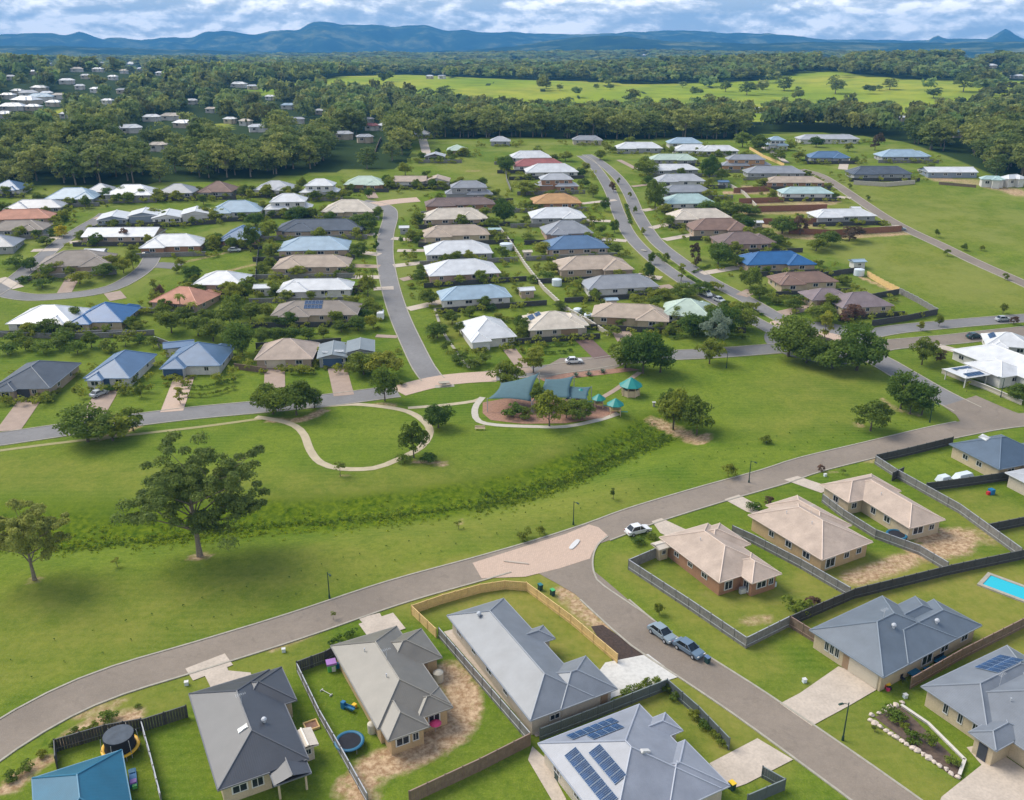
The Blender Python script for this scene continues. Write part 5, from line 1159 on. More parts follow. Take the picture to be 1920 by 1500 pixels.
for i, (u, v, wp, c_) in enumerate(WOODH):
    x, y = P(u, v); s = math.hypot(x, y)/FPX; w = max(10, wp*s); d = w*.5
    rl = {'white': 'white', 'paleblue': 'pale blue', 'lgrey': 'light grey', 'cream': 'cream', 'red': 'red', 'grey': 'grey', 'mint': 'pale aqua'}[c_]
    zone = 'at the far left' if u < 130 else 'on the left wooded hill' if u < 260 else 'in the left woods' if u < 520 else 'left of the sandy track' if u < 760 else 'beyond the pasture' if u < 1500 else 'in the right woods'
    hh = H(x, y)
    r = house('_', '', (x, y), R(-20+(i*37) % 50), [(-w/2, 0, w/2, d), (-w*.1, -2, w*.3, d*.7)], c_, 'white' if i % 3 else 'sand', eave=3.4, pitch=26, windows=[(0,'f',.25,2.,1.4,2.),(0,'f',.7,2.,1.4,2.)], base=-4, group='houses scattered through the woods')
    HOUSES.pop(); WH.append((u, v, wp, math.hypot(x, y)))
    near = sorted(((math.hypot(a[0]-u, a[1]-v), a) for a in WOODH if a is not WOODH[i] and a[3] != c_), key=lambda q: q[0])[0][1]
    pos = ('left' if u < near[0] else 'right') if abs(u-near[0]) > abs(v-near[1]) else ('above' if v < near[1] else 'below')
    nm = {'white': 'white', 'paleblue': 'pale blue', 'lgrey': 'light grey', 'cream': 'cream', 'red': 'red', 'grey': 'grey', 'mint': 'aqua'}[near[3]]
    sz = 'tiny' if wp < 18 else 'small' if wp < 30 else 'broad'
    lab = f'{sz} {rl} roofed house {zone}, {pos}{" of" if pos in ("left", "right") else ""} the {nm} one'
    l0 = lab
    for alt in ('roofed hut', 'roofed cottage', 'roofed home', 'roofed farmhouse', 'roofed building', 'roofed house with long eaves'):
        if lab in _used: lab = l0.replace('roofed house', alt)
    _used[lab] = 1; r['label'] = lab
def wooded(u, v):
    if v > interp(LOW, u) or v < 84: return False
    if inpoly(u, v, FIELD) and math.sin(u*.043+v*.21+1.)*math.sin(u*.017-v*.11)+.35*math.sin(u*.19+v*.5) > 1.14: return True
    if inpoly(u, v, FIELD): return u > 1790 and math.sin(u*.31+v*.9)*math.sin(v*1.7-u*.11) > .62
    if 772 < u < 1835 and 226 < v < 229: return False
    for c in CLEAR:
        if inpoly(u, v, c): return False
    return True
make_ground()
cand = []
rs = np.random.RandomState(77)
r = 415.
while r < 4800:
    s = max(9.6, r/88); n = int(1.30*r/s)
    for k in range(n):
        a = -.65+1.30*(k+rs.rand())/n; rr = r+rs.uniform(-.5, .5)*s
        x, y = rr*math.sin(a), rr*math.cos(a); h0 = H(x, y); u, v = proj(x, y, h0)
        if not wooded(u, v): continue
        hh = rs.uniform(11, 20) if v > 222 or u < 760 else rs.uniform(10, 17)
        if v > 300: hh *= .85
        if 770 < u < 1850 and v > 232: hh = rs.uniform(13, 18)
        ut, vt = proj(x, y, h0+hh); wpx = s*1.1/rr*FPX
        if any(abs(u-a_) < w_/2+wpx*.45 and vt < b_+1 and rr < d_+14 and v > b_-3 for a_, b_, w_, d_ in WH): continue
        cand.append((rr, x, y, h0, hh, s, u, v))
    r += s*.92
cand.sort(key=lambda q: q[0])
print('wood trees', len(cand))
near_c = [c for c in cand if -10 < c[6] < 1930][:300]; ids = set(id(c) for c in near_c); rest = [c for c in cand if id(c) not in ids]
for i, c in enumerate(near_c):
    rr, x, y, h0, hh, s, u, v = c
    zone = ('at the left end of the wood edge above the estate' if u < 160 else 'in the wood edge above the left streets' if u < 420 else 'in the wood edge behind the tall white house' if u < 640 else 'in the wood edge left of the sandy track' if u < 780 else 'in the wood belt behind the meadow' if u < 1130 else 'in the wood belt behind the avenue' if u < 1460 else 'in the wood belt behind the top field' if u < 1740 else 'in the woods at the right edge')
    t = 'tall' if hh > 16 else 'middling' if hh > 13.5 else 'low'
    add_tree('forest', x, y, hh, min(max(10.5, hh*rs.uniform(.8, 1.05)), 19), f'{t} olive green gum tree {zone}', 'tree', 'gum_tree', group='gum trees of the wood edge, '+t+' '+zone, idx=i)
TI = []; VV = []
tp = [p[4]/np.array([p[3], p[3], p[2]]) for p in PROTO['forest']]
def lod(nb, per, leaf, seed):
    rs = np.random.RandomState(seed); c, r_ = blobs(nb, .34, .30, .62, rs, .16, .26, -.85)
    return leaves(c, r_, [per]*nb, leaf, rs, .8, 1.2)
M1 = [lod(12, 13, .17, 200+i) for i in range(5)]; M2 = [lod(7, 7, .30, 220+i) for i in range(5)]; M3 = [lod(4, 4, .5, 240+i) for i in range(5)]
for i, c in enumerate(rest):
    rr, x, y, h0, hh, s, u, v = c
    T = (M1 if rr < 950 else M2 if rr < 1900 else M3)[i % 5]; w = min(max(s*1.35, hh*.85), 60); a = rs.uniform(0, 6.28)
    co, si = math.cos(a), math.sin(a)
    q = np.stack([x+(T[:, 0]*co-T[:, 1]*si)*w, y+(T[:, 0]*si+T[:, 1]*co)*w, h0+T[:, 2]*hh], 1); VV.append(q)
    g = rs.uniform(.55, 1.6); wm_ = rs.uniform(-.12, .25); TI.append(np.tile(np.array([g*(1+wm_), g, g*(1-wm_*.6), 1]), (len(T), 1)))
V = np.concatenate(VV); o = bpy.data.objects.new('woods', qmesh('woods', V, L_WOODM, np.concatenate(TI))); col.objects.link(o)
tag(o, 'mass of olive green gum woods covering the hills beyond the estate', 'woods', kind='stuff'); print('wood faces', len(V)//4)
# lone trees in the far pasture
for u, v, wp, hp in [(1024,166,18,12),(1050,170,12,12),(1118,167,10,9),(1144,168,14,10),(1280,165,14,10),(1360,172,20,18),(1400,178,26,22),(1430,168,14,12),(1470,170,30,22),(1566,176,28,28),(1648,170,12,8),(1668,168,22,18),(1496,172,12,8),(1560,150,8,6),(800,190,20,22),(835,192,34,28),(905,198,26,14),(880,205,34,22),(1190,200,26,14),(1245,198,20,12),(1330,200,24,20),(1750,184,24,18),(1806,172,30,30),(1880,170,14,16)]:
    x, y, s = px2m(u, v); a = uniq('round tree', x, y); 
    far = [q for q in ((1024,'left end'),(1360,'middle'),(1566,'crest'),(1750,'right end'))]; near_ = min(far, key=lambda q: abs(q[0]-u))
    ad = 'broad' if wp > 25 else 'small' if wp < 15 else 'middling'
    sh = 'tall crowned' if hp > wp*.95 else 'spreading' if hp < wp*.6 else 'rounded'
    add_tree('forest', x, y, hp*s*1.05, wp*s*1.1, f'{ad} {sh} dark tree alone on the pasture, {near_[1]}', 'tree', 'pasture_tree', group=f'{ad} {sh} trees on the pasture, {near_[1]}')
# ---- mountains
SK1 = [(-1500,70),(-900,60),(-500,66),(-200,60),(0,66),(40,62),(95,62),(120,66),(150,58),(190,73),(225,70),(262,75),(300,70),(360,70),(385,59),(430,59),(480,66),(510,57),(560,56),(585,41),(605,41),(640,46),(705,47),(745,51),(775,47),(800,47),(835,58),(870,55),(910,61),(960,60),(1050,64),(1100,65),(1180,60),(1250,57),(1300,57),(1360,62),(1440,63),(1500,68),(1540,74),(1620,74),(1700,76),(1742,75),(1756,65),(1772,73),(1850,73),(1886,54),(1918,72),(2000,74),(2300,62),(2800,66),(3400,70)]
SK2 = [(-1500,100),(-600,92),(-100,86),(100,86),(300,92),(520,98),(760,98),(880,94),(960,87),(1010,79),(1060,73),(1120,67),(1160,66),(1200,72),(1250,77),(1300,78),(1400,82),(1500,80),(1600,79),(1700,80),(1800,79),(1920,78),(2300,84),(3400,90)]
def range_(name, sk, rad, depth, label, seed, rough, jag=9):
    from mathutils import noise as mn
    us = np.arange(-1400, 3300, 9.); rows = 26; vs = []
    for j in range(rows):
        q = j/(rows-1)          # 0 front foot, .6 ridge, 1 back foot
        rr = rad+(q-.6)*depth
        for u in us:
            dx = (u-960)/FPX; vv = interp(sk, u); L = math.sqrt(dx*dx+1); x, y = rad*dx/L, rad/L
            dxr, dyr, dzr = ray(u, vv); hz = CAM_Z+dzr/math.hypot(dxr, dyr)*rad
            hz = max(hz, 5)+mn.noise(Vector((u/26, seed, 0)))*jag+mn.noise(Vector((u/9, seed, 3)))*jag*.4
            k = math.sin(math.pi/2*min(1, q/.6))**1.25 if q <= .6 else math.cos(math.pi/2*(q-.6)/.4)
            X, Y = rr*dxr/math.hypot(dxr, dyr), rr*dyr/math.hypot(dxr, dyr)
            nz = mn.fractal(Vector((X/900+seed, Y/900, seed)), .8, 2.1, 5)*rough*math.sin(math.pi*min(1, q/.6))*(1 if q < .6 else 0)
            rid = (1-abs(mn.noise(Vector((X/620+seed*3, Y/2600, 2.)))))*rough*.8*math.sin(math.pi*min(1, q/.6))*(1 if q < .6 else 0)
            vs.append((X, Y, -60+(hz+60)*k+nz-rid*.6))
    n = len(us); fs = [(j*n+i, j*n+i+1, (j+1)*n+i+1, (j+1)*n+i) for j in range(rows-1) for i in range(n-1)]
    mb = MB(); mb.add(vs, fs); m, nt, b = newmat(name+'_forest'); pv = posvec(nt)
    cc = ramp(nt, noise(nt, .004, 6, .65, pv), [(.38, (.008, .022, .010)), (.52, (.034, .062, .018)), (.66, (.230, .230, .090))])
    cc = mix(nt, mapr(nt, noise(nt, .02, 4, .7, pv), .4, .7, 0, .6), cc, (.018, .034, .014, 1))
    nt.links.new(cc, b.inputs['Base Color']); b.inputs['Roughness'].default_value = 1; b.inputs['Specular IOR Level'].default_value = 0
    tag(mb.build(name, m, smooth=True), label, kind='structure')
range_('mountains', SK1, 9500, 3400, 'long blue mountain range under the clouds', 1.3, 110)
range_('hills', SK2, 6000, 2200, 'darker forested hills in front of the mountain range', 4.7, 40, 5)
# ---- haze
hz = MB(); hz.box((0, 5300, 110), (21000, 13600, 560)); ho = hz.build('haze', []) if False else None
me = bpy.data.meshes.new('haze'); me.from_pydata(hz.v, [], hz.f); ho = bpy.data.objects.new('haze', me); col.objects.link(ho)
hm = bpy.data.materials.new('haze_air'); hm.use_nodes = True; ht = hm.node_tree; ht.nodes.clear()
oo = N(ht, 'ShaderNodeOutputMaterial'); pvn = N(ht, 'ShaderNodeVolumePrincipled'); pvn.inputs['Color'].default_value = (.13, .46, .95, 1); pvn.inputs['Density'].default_value = 1.15e-4; pvn.inputs['Anisotropy'].default_value = .0
ht.links.new(pvn.outputs[0], oo.inputs['Volume']); me.materials.append(hm); tag(ho, 'pale blue air over the whole valley', 'haze', kind='stuff')
# ------------------------------------------------------------------ fences
M_PALE = mat_var('weathered_paling', (.205, .195, .180), .9, .25, 2., fine=9.); M_NEWT = mat_var('new_pine', (.70, .48, .20), .85, .15, 2., fine=9.)
M_DARKF = mat_var('dark_paling', (.060, .058, .055), .9, .25, 2., fine=9.); M_BROWNF = mat_var('brown_paling', (.20, .14, .095), .9, .2, 2., fine=9.); M_STEELF = mat_var('steel_sheet_fence', (.10, .115, .12), .5, .08)
FM = {'grey': M_PALE, 'new': M_NEWT, 'dark': M_DARKF, 'brown': M_BROWNF, 'steel': M_STEELF, 'rust': mat_var('rust_retaining', (.23, .105, .060), .9, .2, 2.), 'stone': mat_var('block_wall', (.45, .40, .33), .9, .12)}
_pm = {}
def fence(pts, kind, label, h=1.8, world=False, near=False, cat='fence', gaps=0.):
    w = pts if world else W(pts); pal, rail = MB(), MB(); x0, y0 = w[0]; z0 = H(x0, y0)
    root = empty('fence' if kind != 'stone' else 'garden_wall', (x0, y0, z0)); tag(root, label, cat)
    posts = []
    for (ax, ay), (bx, by) in zip(w, w[1:]):
        L = math.hypot(bx-ax, by-ay); n = max(1, round(L/2.4)); a = math.atan2(by-ay, bx-ax); st = L/n
        for k in range(n):
            xa, ya = ax+(bx-ax)*k/n, ay+(by-ay)*k/n; xm, ym = ax+(bx-ax)*(k+.5)/n, ay+(by-ay)*(k+.5)/n
            za = H(xa, ya)-z0; zm = H(xm, ym)-z0; posts.append((xa, ya, za))
            if near:
                q = max(2, int(st/.30))
                for j in range(q):
                    t = (j+.5)/q-.5; hh = h+rng.uniform(-.03, .03)
                    pal.box((xm-x0+math.cos(a)*t*st, ym-y0+math.sin(a)*t*st, zm+hh/2-.1), (st/q*.93, .035, hh+.2), a)
            else: pal.box((xm-x0, ym-y0, zm+h/2-.25), (st-.01, .05 if kind != 'stone' else .3, h+.5), a)
            rail.box((xm-x0, ym-y0, zm+h+.03), (st+.14, .12 if kind != 'stone' else .38, .07+.004*(k % 2)), a)
            if near: rail.box((xm-x0+math.sin(a)*.05, ym-y0-math.cos(a)*.05, zm+h*.3), (st-.02, .05, .09), a)
    xe, ye = w[-1]; posts.append((xe, ye, H(xe, ye)-z0))
    pal.build('paling' if kind != 'stone' else 'wall_face', FM[kind], root); rail.build('capping', mat_var('cap_'+kind, {'grey': (.36,.35,.33), 'new': (.66,.46,.20), 'dark': (.13,.13,.125), 'brown': (.27,.20,.14), 'steel': (.2,.23,.23), 'rust': (.30,.17,.10), 'stone': (.6,.56,.5)}[kind], .9, .1), root)
    if kind not in _pm:
        m = MB(); m.box((0, 0, .5), (.13, .13, 1.1)); o = m.build('post', FM[kind]); _pm[kind] = o.data; bpy.data.objects.remove(o)
    if kind != 'stone' and near:
        for x, y, z in posts: inst('post', _pm[kind], root, (x-x0, y-y0, z), 0, (1, 1, h+.06))
    return root
for px_, k, lb, h in [
 ([(818,1196),(772,1152),(830,1132),(900,1112),(946,1105),(987,1108),(1070,1170),(1157,1244)],'new','new yellow pine fence wrapped round the blue-grey L shaped house yard',1.5),
 ([(1238,1042),(1178,1068),(1290,1142),(1398,1216),(1478,1176)],'grey','grey paling fence round the yard of the first tan roofed house',1.8),
 ([(1478,1176),(1600,1123),(1780,1078),(1912,1050),(2010,1025)],'dark','long dark fence behind the slate blue house and the pool yard',1.8),
 ([(1372,1002),(1412,1020),(1500,1066),(1592,1120)],'grey','grey fence between the first and second tan roofed houses',1.7),
 ([(1541,942),(1580,972),(1640,1010),(1722,1040),(1775,1072)],'grey','grey fence between the second and third tan roofed houses',1.7),
 ([(1640,870),(1678,895),(1797,962),(1912,1046)],'grey','grey fence running down right of the third tan roofed house',1.8),
 ([(1642,868),(1700,855),(1785,834)],'dark','dark fence behind the kerb up to the dark blue house',1.8),
 ([(1735,922),(1795,914),(1895,900)],'dark','dark fence between the dark blue house and the lawn with the toy',1.8),
 ([(1850,1000),(1925,985)],'dark','short dark fence at the right edge above the pool',1.8),
 ([(1672,902),(1692,892)],'dark','very short dark fence at the rear of the third tan roofed house',1.8),
 ([(1706,1292),(1800,1238),(1930,1172)],'brown','brown fence between the slate blue and the solar array houses',1.8),
 ([(1480,1176),(1528,1206)],'brown','short brown fence joining the slate blue house to its side fence',1.8),
 ([(1012,1388),(1090,1358),(1150,1334),(1250,1294),(1308,1345),(1366,1406)],'steel','dark steel fence with a hedge inside, round the solar panel house lawn',1.7),
 ([(823,1196),(905,1292),(994,1396)],'grey','grey fence beside the pale concrete strip of the L shaped house',1.7),
 ([(994,1398),(900,1446),(768,1508)],'brown','dark brown fence along the bottom of the bare earth yard',1.8),
 ([(558,1262),(600,1350),(640,1420),(690,1510)],'grey','thin grey fence between the charcoal and greige roofed houses',1.6),
 ([(558,1262),(612,1242),(640,1225)],'dark','dark fence at the top of the toy filled side yard',1.8),
 ([(352,1345),(268,1372)],'dark','dark fence on the left flank of the charcoal roofed house',1.8),
 ([(268,1372),(284,1430),(304,1510)],'grey','thin grey fence between the charcoal roof and the teal roof',1.6),
 ([(108,1442),(106,1410),(200,1382),(268,1370)],'dark','dark fence behind the netted trampoline',1.8),
 ([(1428,1458),(1470,1482),(1400,1512)],'steel','dark steel fence corner at the bottom beside the solar panel house driveway',1.6),
 ([(1765,700),(1850,732),(1915,760)],'stone','grey retaining wall below the big white house at the right edge',1.2)]:
    fence(px_, k, lb, h, near=True)
for px_, k, lb, h in [
 ([(935,428),(960,462),(985,500),(1020,545),(1060,582),(1100,605),(1140,630)],'stone','long pale boundary wall between the centre column and the avenue column',1.3),
 ([(1368,350),(1395,365),(1418,390)],'stone','pale boundary wall left of the brown terraces',1.3),
 ([(1405,280),(1430,295),(1470,312)],'new','pale timber ramp rail below the narrow blue-white house',1.4),
 ([(1625,518),(1655,535),(1685,550)],'new','short new timber fence piece beside the right hand field',1.8),
 ([(1685,550),(1720,568),(1757,590)],'grey','grey fence right of the larger mauve house',1.8), ([(1634,612),(1700,602),(1757,590)],'dark','long dark fence along the verge under the larger mauve house',1.8),
 ([(1632,562),(1685,552)],'dark','dark fence behind the larger mauve house',1.8), ([(1535,522),(1612,510)],'dark','dark fence between the vivid blue and salmon brown roofs',1.8),
 ([(1375,362),(1445,358)],'rust','top brown retaining fence on the terraces',2.2), ([(1385,382),(1470,379)],'rust','second brown retaining fence on the terraces',2.2), ([(1398,398),(1550,394)],'rust','third brown retaining fence on the terraces',2.4), ([(1430,420),(1530,420)],'rust','fourth brown retaining fence, left of the white roof on the field edge',2.2),
 ([(1478,438),(1560,442),(1690,434)],'rust','brown retaining fence under the white roof on the field edge',2.2),
 ([(0,632),(150,636),(290,628)],'grey','grey fence along the top of the planted bank left',1.5), ([(300,655),(290,640),(330,655)],'grey','short grey fence behind the blue-grey garage',1.5),
 ([(440,692),(500,700)],'brown','brown fence left of the square beige roof',1.5), ([(480,655),(585,650),(640,645)],'dark','dark fence behind the square beige roof',1.8),
 ([(1600,346),(1660,350),(1715,345)],'stone','grey retaining wall under the broad slate roof',1.8),
 ([(478,545),(482,500),(486,470)],'dark','dark fence left of the white roofs near the gazebo',1.7), ([(715,262),(700,300)],'brown','brown fence by the sandy track',1.6),
 ([(735,350),(850,353)],'dark','dark fence behind the flat beige row houses',1.6), ([(1760,346),(1830,352)],'brown','brown bank fence below the long shed-like house',1.2),
 ([(945,300),(950,340),(958,360)],'grey','grey fence between the meadow and the avenue column top',1.6)]:
    fence(px_, k, lb, h)
# side fences between the houses of the columns
for q in EST[16:] if False else EST:
    u, v, wp, dep, rot, short = q[0], q[1], q[2], q[3], q[4], q[8]
    if v > 640 or u > 1700 or u < 0 or v < 300 or short in ('white roof on the street corner',): continue
    x, y = P(u, v); d = math.hypot(x, y); w = wp*d/FPX; a = R(rot); co, si = math.cos(a), math.sin(a)
    f = lambda lx, ly: (x+lx*co-ly*si, y+lx*si+ly*co)
    ext = 9 if 800 < u < 960 or 1200 < u < 1420 else 3
    exl = 9 if 990 < u < 1230 or 480 < u < 640 else 3
    k = ('grey' if int(u+v) % 3 == 0 else 'dark')
    fence([f(-w/2-exl, -2.3), f(w/2+ext, -2.3)], k, f'{"dark" if k == "dark" else "grey"} fence in front of the {short}', 1.55, world=True)
# ------------------------------------------------------------------ cars
def paint(name, c): return mat_var('paint_'+name, c, .28, .02, world=False, spec=.7)
M_TYRE = mat_var('tyre', (.02, .02, .02), .9, .1); M_RIM = mat_var('rim', (.4, .4, .42), .35, .05); M_CARG = glassmat('car_glass', (.02, .028, .034)); M_LAMP = glassmat('lamp_lens', (.7, .7, .66)); M_RLAMP = glassmat('rear_lens', (.35, .02, .02))
def car(u, v, az, m, label, L=4.5, Wd=1.82, Ht=1.5, van=False, pos=None):
    x, y = pos or P(u, v); root = empty('parked_car', (x, y, H(x, y)+.09), R(az)); tag(root, label, 'car', 'parked cars')
    hl = L/2
    if van: prof = [(-hl,.35),(-hl,1.0),(-hl+.05,Ht*.62),(-hl+.3,Ht*.64),(hl-1.1,Ht*.62),(hl-.1,.85),(hl,.6),(hl,.35)]; cab = [(-hl+.12,Ht*.62),(-hl+.3,Ht),(hl-1.7,Ht),(hl-1.0,Ht*.62)]
    else: prof = [(-hl,.34),(-hl-.02,.6),(-hl+.05,.92),(-hl+.7,1.0),(hl-1.35,.98),(hl-.25,.80),(hl,.62),(hl,.34)]; cab = [(-hl+.45,.97),(-hl+1.05,Ht),(hl-2.0,Ht),(hl-1.15,.95)]
    b = MB(); n = len(prof); vs = []
    for s in (-1, 1):
        for px_, pz in prof:
            hw = Wd/2*(1-.10*max(0, abs(px_)/hl-.75)*4*.5)*(.96 if pz < .5 else 1 if pz < .85 else .955); vs.append((px_, s*hw, pz))
    b.add(vs, [tuple(range(n)), tuple(range(2*n-1, n-1, -1))]+[(i, i+n, (i+1) % n+n, (i+1) % n) for i in range(n)])
    rz = Ht; b.box(((cab[1][0]+cab[2][0])/2, 0, rz+.015), (cab[2][0]-cab[1][0]+.06, Wd*.74, .05))
    for s in (-1, 1):
        for (ax, az_), (bx, bz) in ((cab[0], cab[1]), (cab[3], cab[2])): b.cyl((ax, s*Wd*.46, az_), (bx, s*Wd*.37, bz), .045, n=5)
        b.cyl((.0, s*Wd*.465, .95), (.0, s*Wd*.38, rz), .04, n=5); b.box((hl-1.35, s*(Wd/2+.08), 1.0), (.14, .18, .12))
    bo = b.build('body', m, root); md = bo.modifiers.new('bevel', 'BEVEL'); md.width = .05; md.segments = 2; md.limit_method = 'ANGLE'
    g = MB(); q = []
    for s in (-1, 1):
        for i, (cx_, cz_) in enumerate(cab): q.append((cx_, s*Wd*(.455 if i in (0, 3) else .365), cz_))
    g.add(q, [(0, 1, 2, 3), (7, 6, 5, 4), (0, 4, 5, 1), (2, 6, 7, 3), (1, 5, 6, 2)]); g.build('window', M_CARG, root)
    for wx in (-hl+.85, hl-.88):
        for s in (-1, 1):
            t = MB(); t.cyl((0, -.11, 0), (0, .11, 0), .33, n=16); w_ = t.build('wheel', M_TYRE, root, (wx, s*(Wd/2-.10), .33))
            r_ = MB(); r_.cyl((0, s*.10, 0), (0, s*.125, 0), .2, n=10); r_.build('rim', M_RIM, w_)
    for s in (-1, 1):
        h_ = MB(); h_.box((hl-.04, s*Wd*.36, .68), (.12, .34, .14)); h_.build('headlight', M_LAMP, root)
        h_ = MB(); h_.box((-hl+.02, s*Wd*.38, .8), (.10, .26, .18)); h_.build('tail_light', M_RLAMP, root)
    return root
P_W = paint('white', (.72, .73, .74)); P_S = paint('silver', (.42, .45, .48)); P_B = paint('steel_blue', (.13, .19, .26)); P_GB = paint('grey_blue', (.24, .30, .34)); P_T = paint('dark_teal', (.015, .06, .07))
def roadcar(line, u, v, side, *a, flip=0, **k):
    x, y = P(u, v); i = min(range(1, len(line)-1), key=lambda i: math.dist(line[i], (x, y))); az = math.degrees(math.atan2(line[i+1][1]-line[i-1][1], line[i+1][0]-line[i-1][0]))
    car(u, v, az+flip, *a, pos=(x, y), **k)
car(1196, 1000, 24, P_W, 'white car parked on the verge beside the paved junction', Ht=1.62)
roadcar(SR, 1241, 1194, 1, P_GB, 'grey-blue car parked first of the two on the brown side street')
roadcar(SR, 1291, 1223, 1, P_B, 'steel blue car parked behind the grey-blue one on the brown side street')
car(1076, 681, 8, P_W, 'white car parked in the bay beside the park', Ht=1.6)
car(187, 742, 62, P_S, 'silver car standing in the driveway of a blue-grey roofed house')
roadcar(ER2, 1826, 634, 1, P_T, 'dark teal car on the lower carriageway at the right')
roadcar(AVL, 1322, 554, 1, P_W, 'white van parked at the kerb of the avenue', L=5.6, Ht=2.1, van=True)
roadcar(AVL, 1348, 566, 1, P_S, 'silver car parked behind the white van on the avenue')
car(778, 449, 5, P_W, 'white car on a driveway right of the curving street top', Ht=1.6); car(796, 521, 10, P_S, 'silver car under a tree on a pink driveway right of the curving street')
car(676, 585, 8, P_GB, 'pale blue car on the verge left of the curving street'); car(1687, 432, -20, P_B, 'dark blue car by the driveway of the field edge house')
car(276, 480, 60, P_B, 'dark car in the brick carport at the lane end'); car(1135, 458, 5, P_W, 'white car on a driveway beside the upper avenue')
car(440, 472, 10, P_S, 'grey car beside the small steel blue roof'); car(1578, 452, 0, P_W, 'white car in the gap above the right hand field') if False else None
roadcar(ER, 1880, 602, 1, P_S, 'silver car far along the upper carriageway')
# caravan
x, y = P(714, 598); rt = empty('caravan', (x, y, H(x, y)+.05), R(95)); tag(rt, 'small white caravan on the grass left of the curving street', 'caravan')
b = MB(); b.box((0, 0, 1.35), (4.4, 2.1, 1.9), taper=.94); bo = b.build('body', P_W, rt); md = bo.modifiers.new('bevel', 'BEVEL'); md.width = .2; md.segments = 3
for s in (-1, 1):
    t = MB(); t.cyl((0, -.1, 0), (0, .1, 0), .32, n=14); t.build('wheel', M_TYRE, rt, (0, s*.95, .32)); t = MB(); t.box((.4, s*1.04, 1.55), (1.4, .05, .6)); t.build('window', M_CARG, rt)
t = MB(); t.cyl((2.2, -.5, .5), (3.3, 0, .5), .05, n=5); t.cyl((2.2, .5, .5), (3.3, 0, .5), .05, n=5); t.build('drawbar', M_RIM, rt)
# ------------------------------------------------------------------ things in the foreground yards
def simple(name, cat, label, u, v, rz, parts, group=None, dz=0.):
    x, y = P(u, v); r = empty(name, (x, y, H(x, y)+dz), R(rz)); tag(r, label, cat, group)
    for nm, mb, m in parts: mb.build(nm, m, r)
    return r
def torus(mb, c, Rr, r, n=36, k=8, m=0, a0=0, a1=6.28318):
    vs = []; full = a1-a0 > 6.28
    N_ = n if full else n+1
    for i in range(N_):
        a = a0+(a1-a0)*i/n
        for j in range(k):
            b_ = 6.28318*j/k; vs.append((c[0]+(Rr+r*math.cos(b_))*math.cos(a), c[1]+(Rr+r*math.cos(b_))*math.sin(a), c[2]+r*math.sin(b_)*.55))
    fs = [(i*k+j, ((i+1) % N_)*k+j, ((i+1) % N_)*k+(j+1) % k, i*k+(j+1) % k) for i in range(n) for j in range(k)]
    mb.add(vs, fs, m)
M_TBLUE = mat_var('pad_blue', (.012, .12, .22), .5, .1); M_TYEL = mat_var('pad_yellow', (.75, .42, .02), .5, .1); M_BLACK = mat_var('black_net', (.012, .013, .02), .9, .2); M_NETTOP = mat_var('grey_net', (.075, .09, .11), .9, .2); M_STEEL = mat_var('galvanised', (.35, .36, .38), .4, .1)
def tramp(u, v, Rr, pad, label, net):
    p1 = MB(); torus(p1, (0, 0, .85), Rr-.18, .22); p2 = MB(); p2.lathe((0, 0, 0), [(0, .86), (Rr-.3, .86), (Rr-.3, .84), (0, .84)], 32)
    lg = [('pad', p1, pad), ('mat', p2, M_BLACK)]; x, y = P(u, v)
    r = simple('trampoline', 'trampoline', label, u, v, 10, lg)
    for k in range(6):
        a = k*1.0472; t = MB(); t.cyl((Rr*.92*math.cos(a), Rr*.92*math.sin(a), 0), (Rr*.95*math.cos(a), Rr*.95*math.sin(a), .85), .035, n=6); t.build('leg', M_STEEL, r)
    if net:
        q = MB(); q.lathe((0, 0, 0), [(Rr-.42, .9), (Rr-.5, 1.4), (Rr-.42, 2.55), (Rr-.45, 2.62)], 32); q.build('net', M_BLACK, r)
        q = MB(); q.lathe((0, 0, 0), [(0, 2.75), (Rr-.46, 2.63)], 32); q.build('net_roof', M_NETTOP, r)
        for k in range(6):
            a = k*1.0472+.3; t = MB(); t.cyl((Rr*math.cos(a), Rr*math.sin(a), .2), (Rr*.9*math.cos(a), Rr*.9*math.sin(a), 2.6), .04, n=6); t.build('pole', M_STEEL, r)
tramp(656, 1400, 1.75, M_TBLUE, 'open round trampoline with a blue pad beside the greige roofed house', False)
tramp(228, 1410, 2.15, M_TYEL, 'black netted trampoline with a yellow pad behind the teal roof', True)
tramp(1680, 1010, 1.7, M_TBLUE, 'blue trampoline behind the third tan roofed house', False)
# pool
def box_th(name, cat, label, u, v, rz, boxes, group=None, nm='body', dz=0.):
    mb = MB()
    mats = []
    for c, d, m in boxes:
        if m not in mats: mats.append(m)
    x, y = P(u, v); r = empty(name, (x, y, H(x, y)+dz), R(rz)); tag(r, label, cat, group)
    for i, m in enumerate(mats):
        mb = MB()
        for c, d, m2 in boxes:
            if m2 is m: mb.box(c, d)
        o = mb.build((nm if i == 0 else ['panel', 'top', 'trim', 'base', 'handle'][min(i-1, 4)]), m, r)
    return r
pw = W([(1838,1092),(1864,1082),(1990,1128),(1958,1148)])
cxp = sum(q[0] for q in pw)/4; cyp = sum(q[1] for q in pw)/4
a = math.atan2(pw[2][1]-pw[1][1], pw[2][0]-pw[1][0]); L = math.dist(pw[1], pw[2]); wd = 3.6
pr_ = empty('swimming_pool', (cxp, cyp, H(cxp, cyp)), a); tag(pr_, 'turquoise swimming pool cut by the right edge', 'pool')
cp = MB()
for c, d in (((0, wd/2+.3, .12), (L+1.2, .6, .3)), ((0, -wd/2-.3, .12), (L+1.2, .6, .3)), ((L/2+.3, 0, .117), (.6, wd, .3)), ((-L/2-.3, 0, .117), (.6, wd, .3))): cp.box(c, d)
cp.build('coping', M_KERB, pr_)
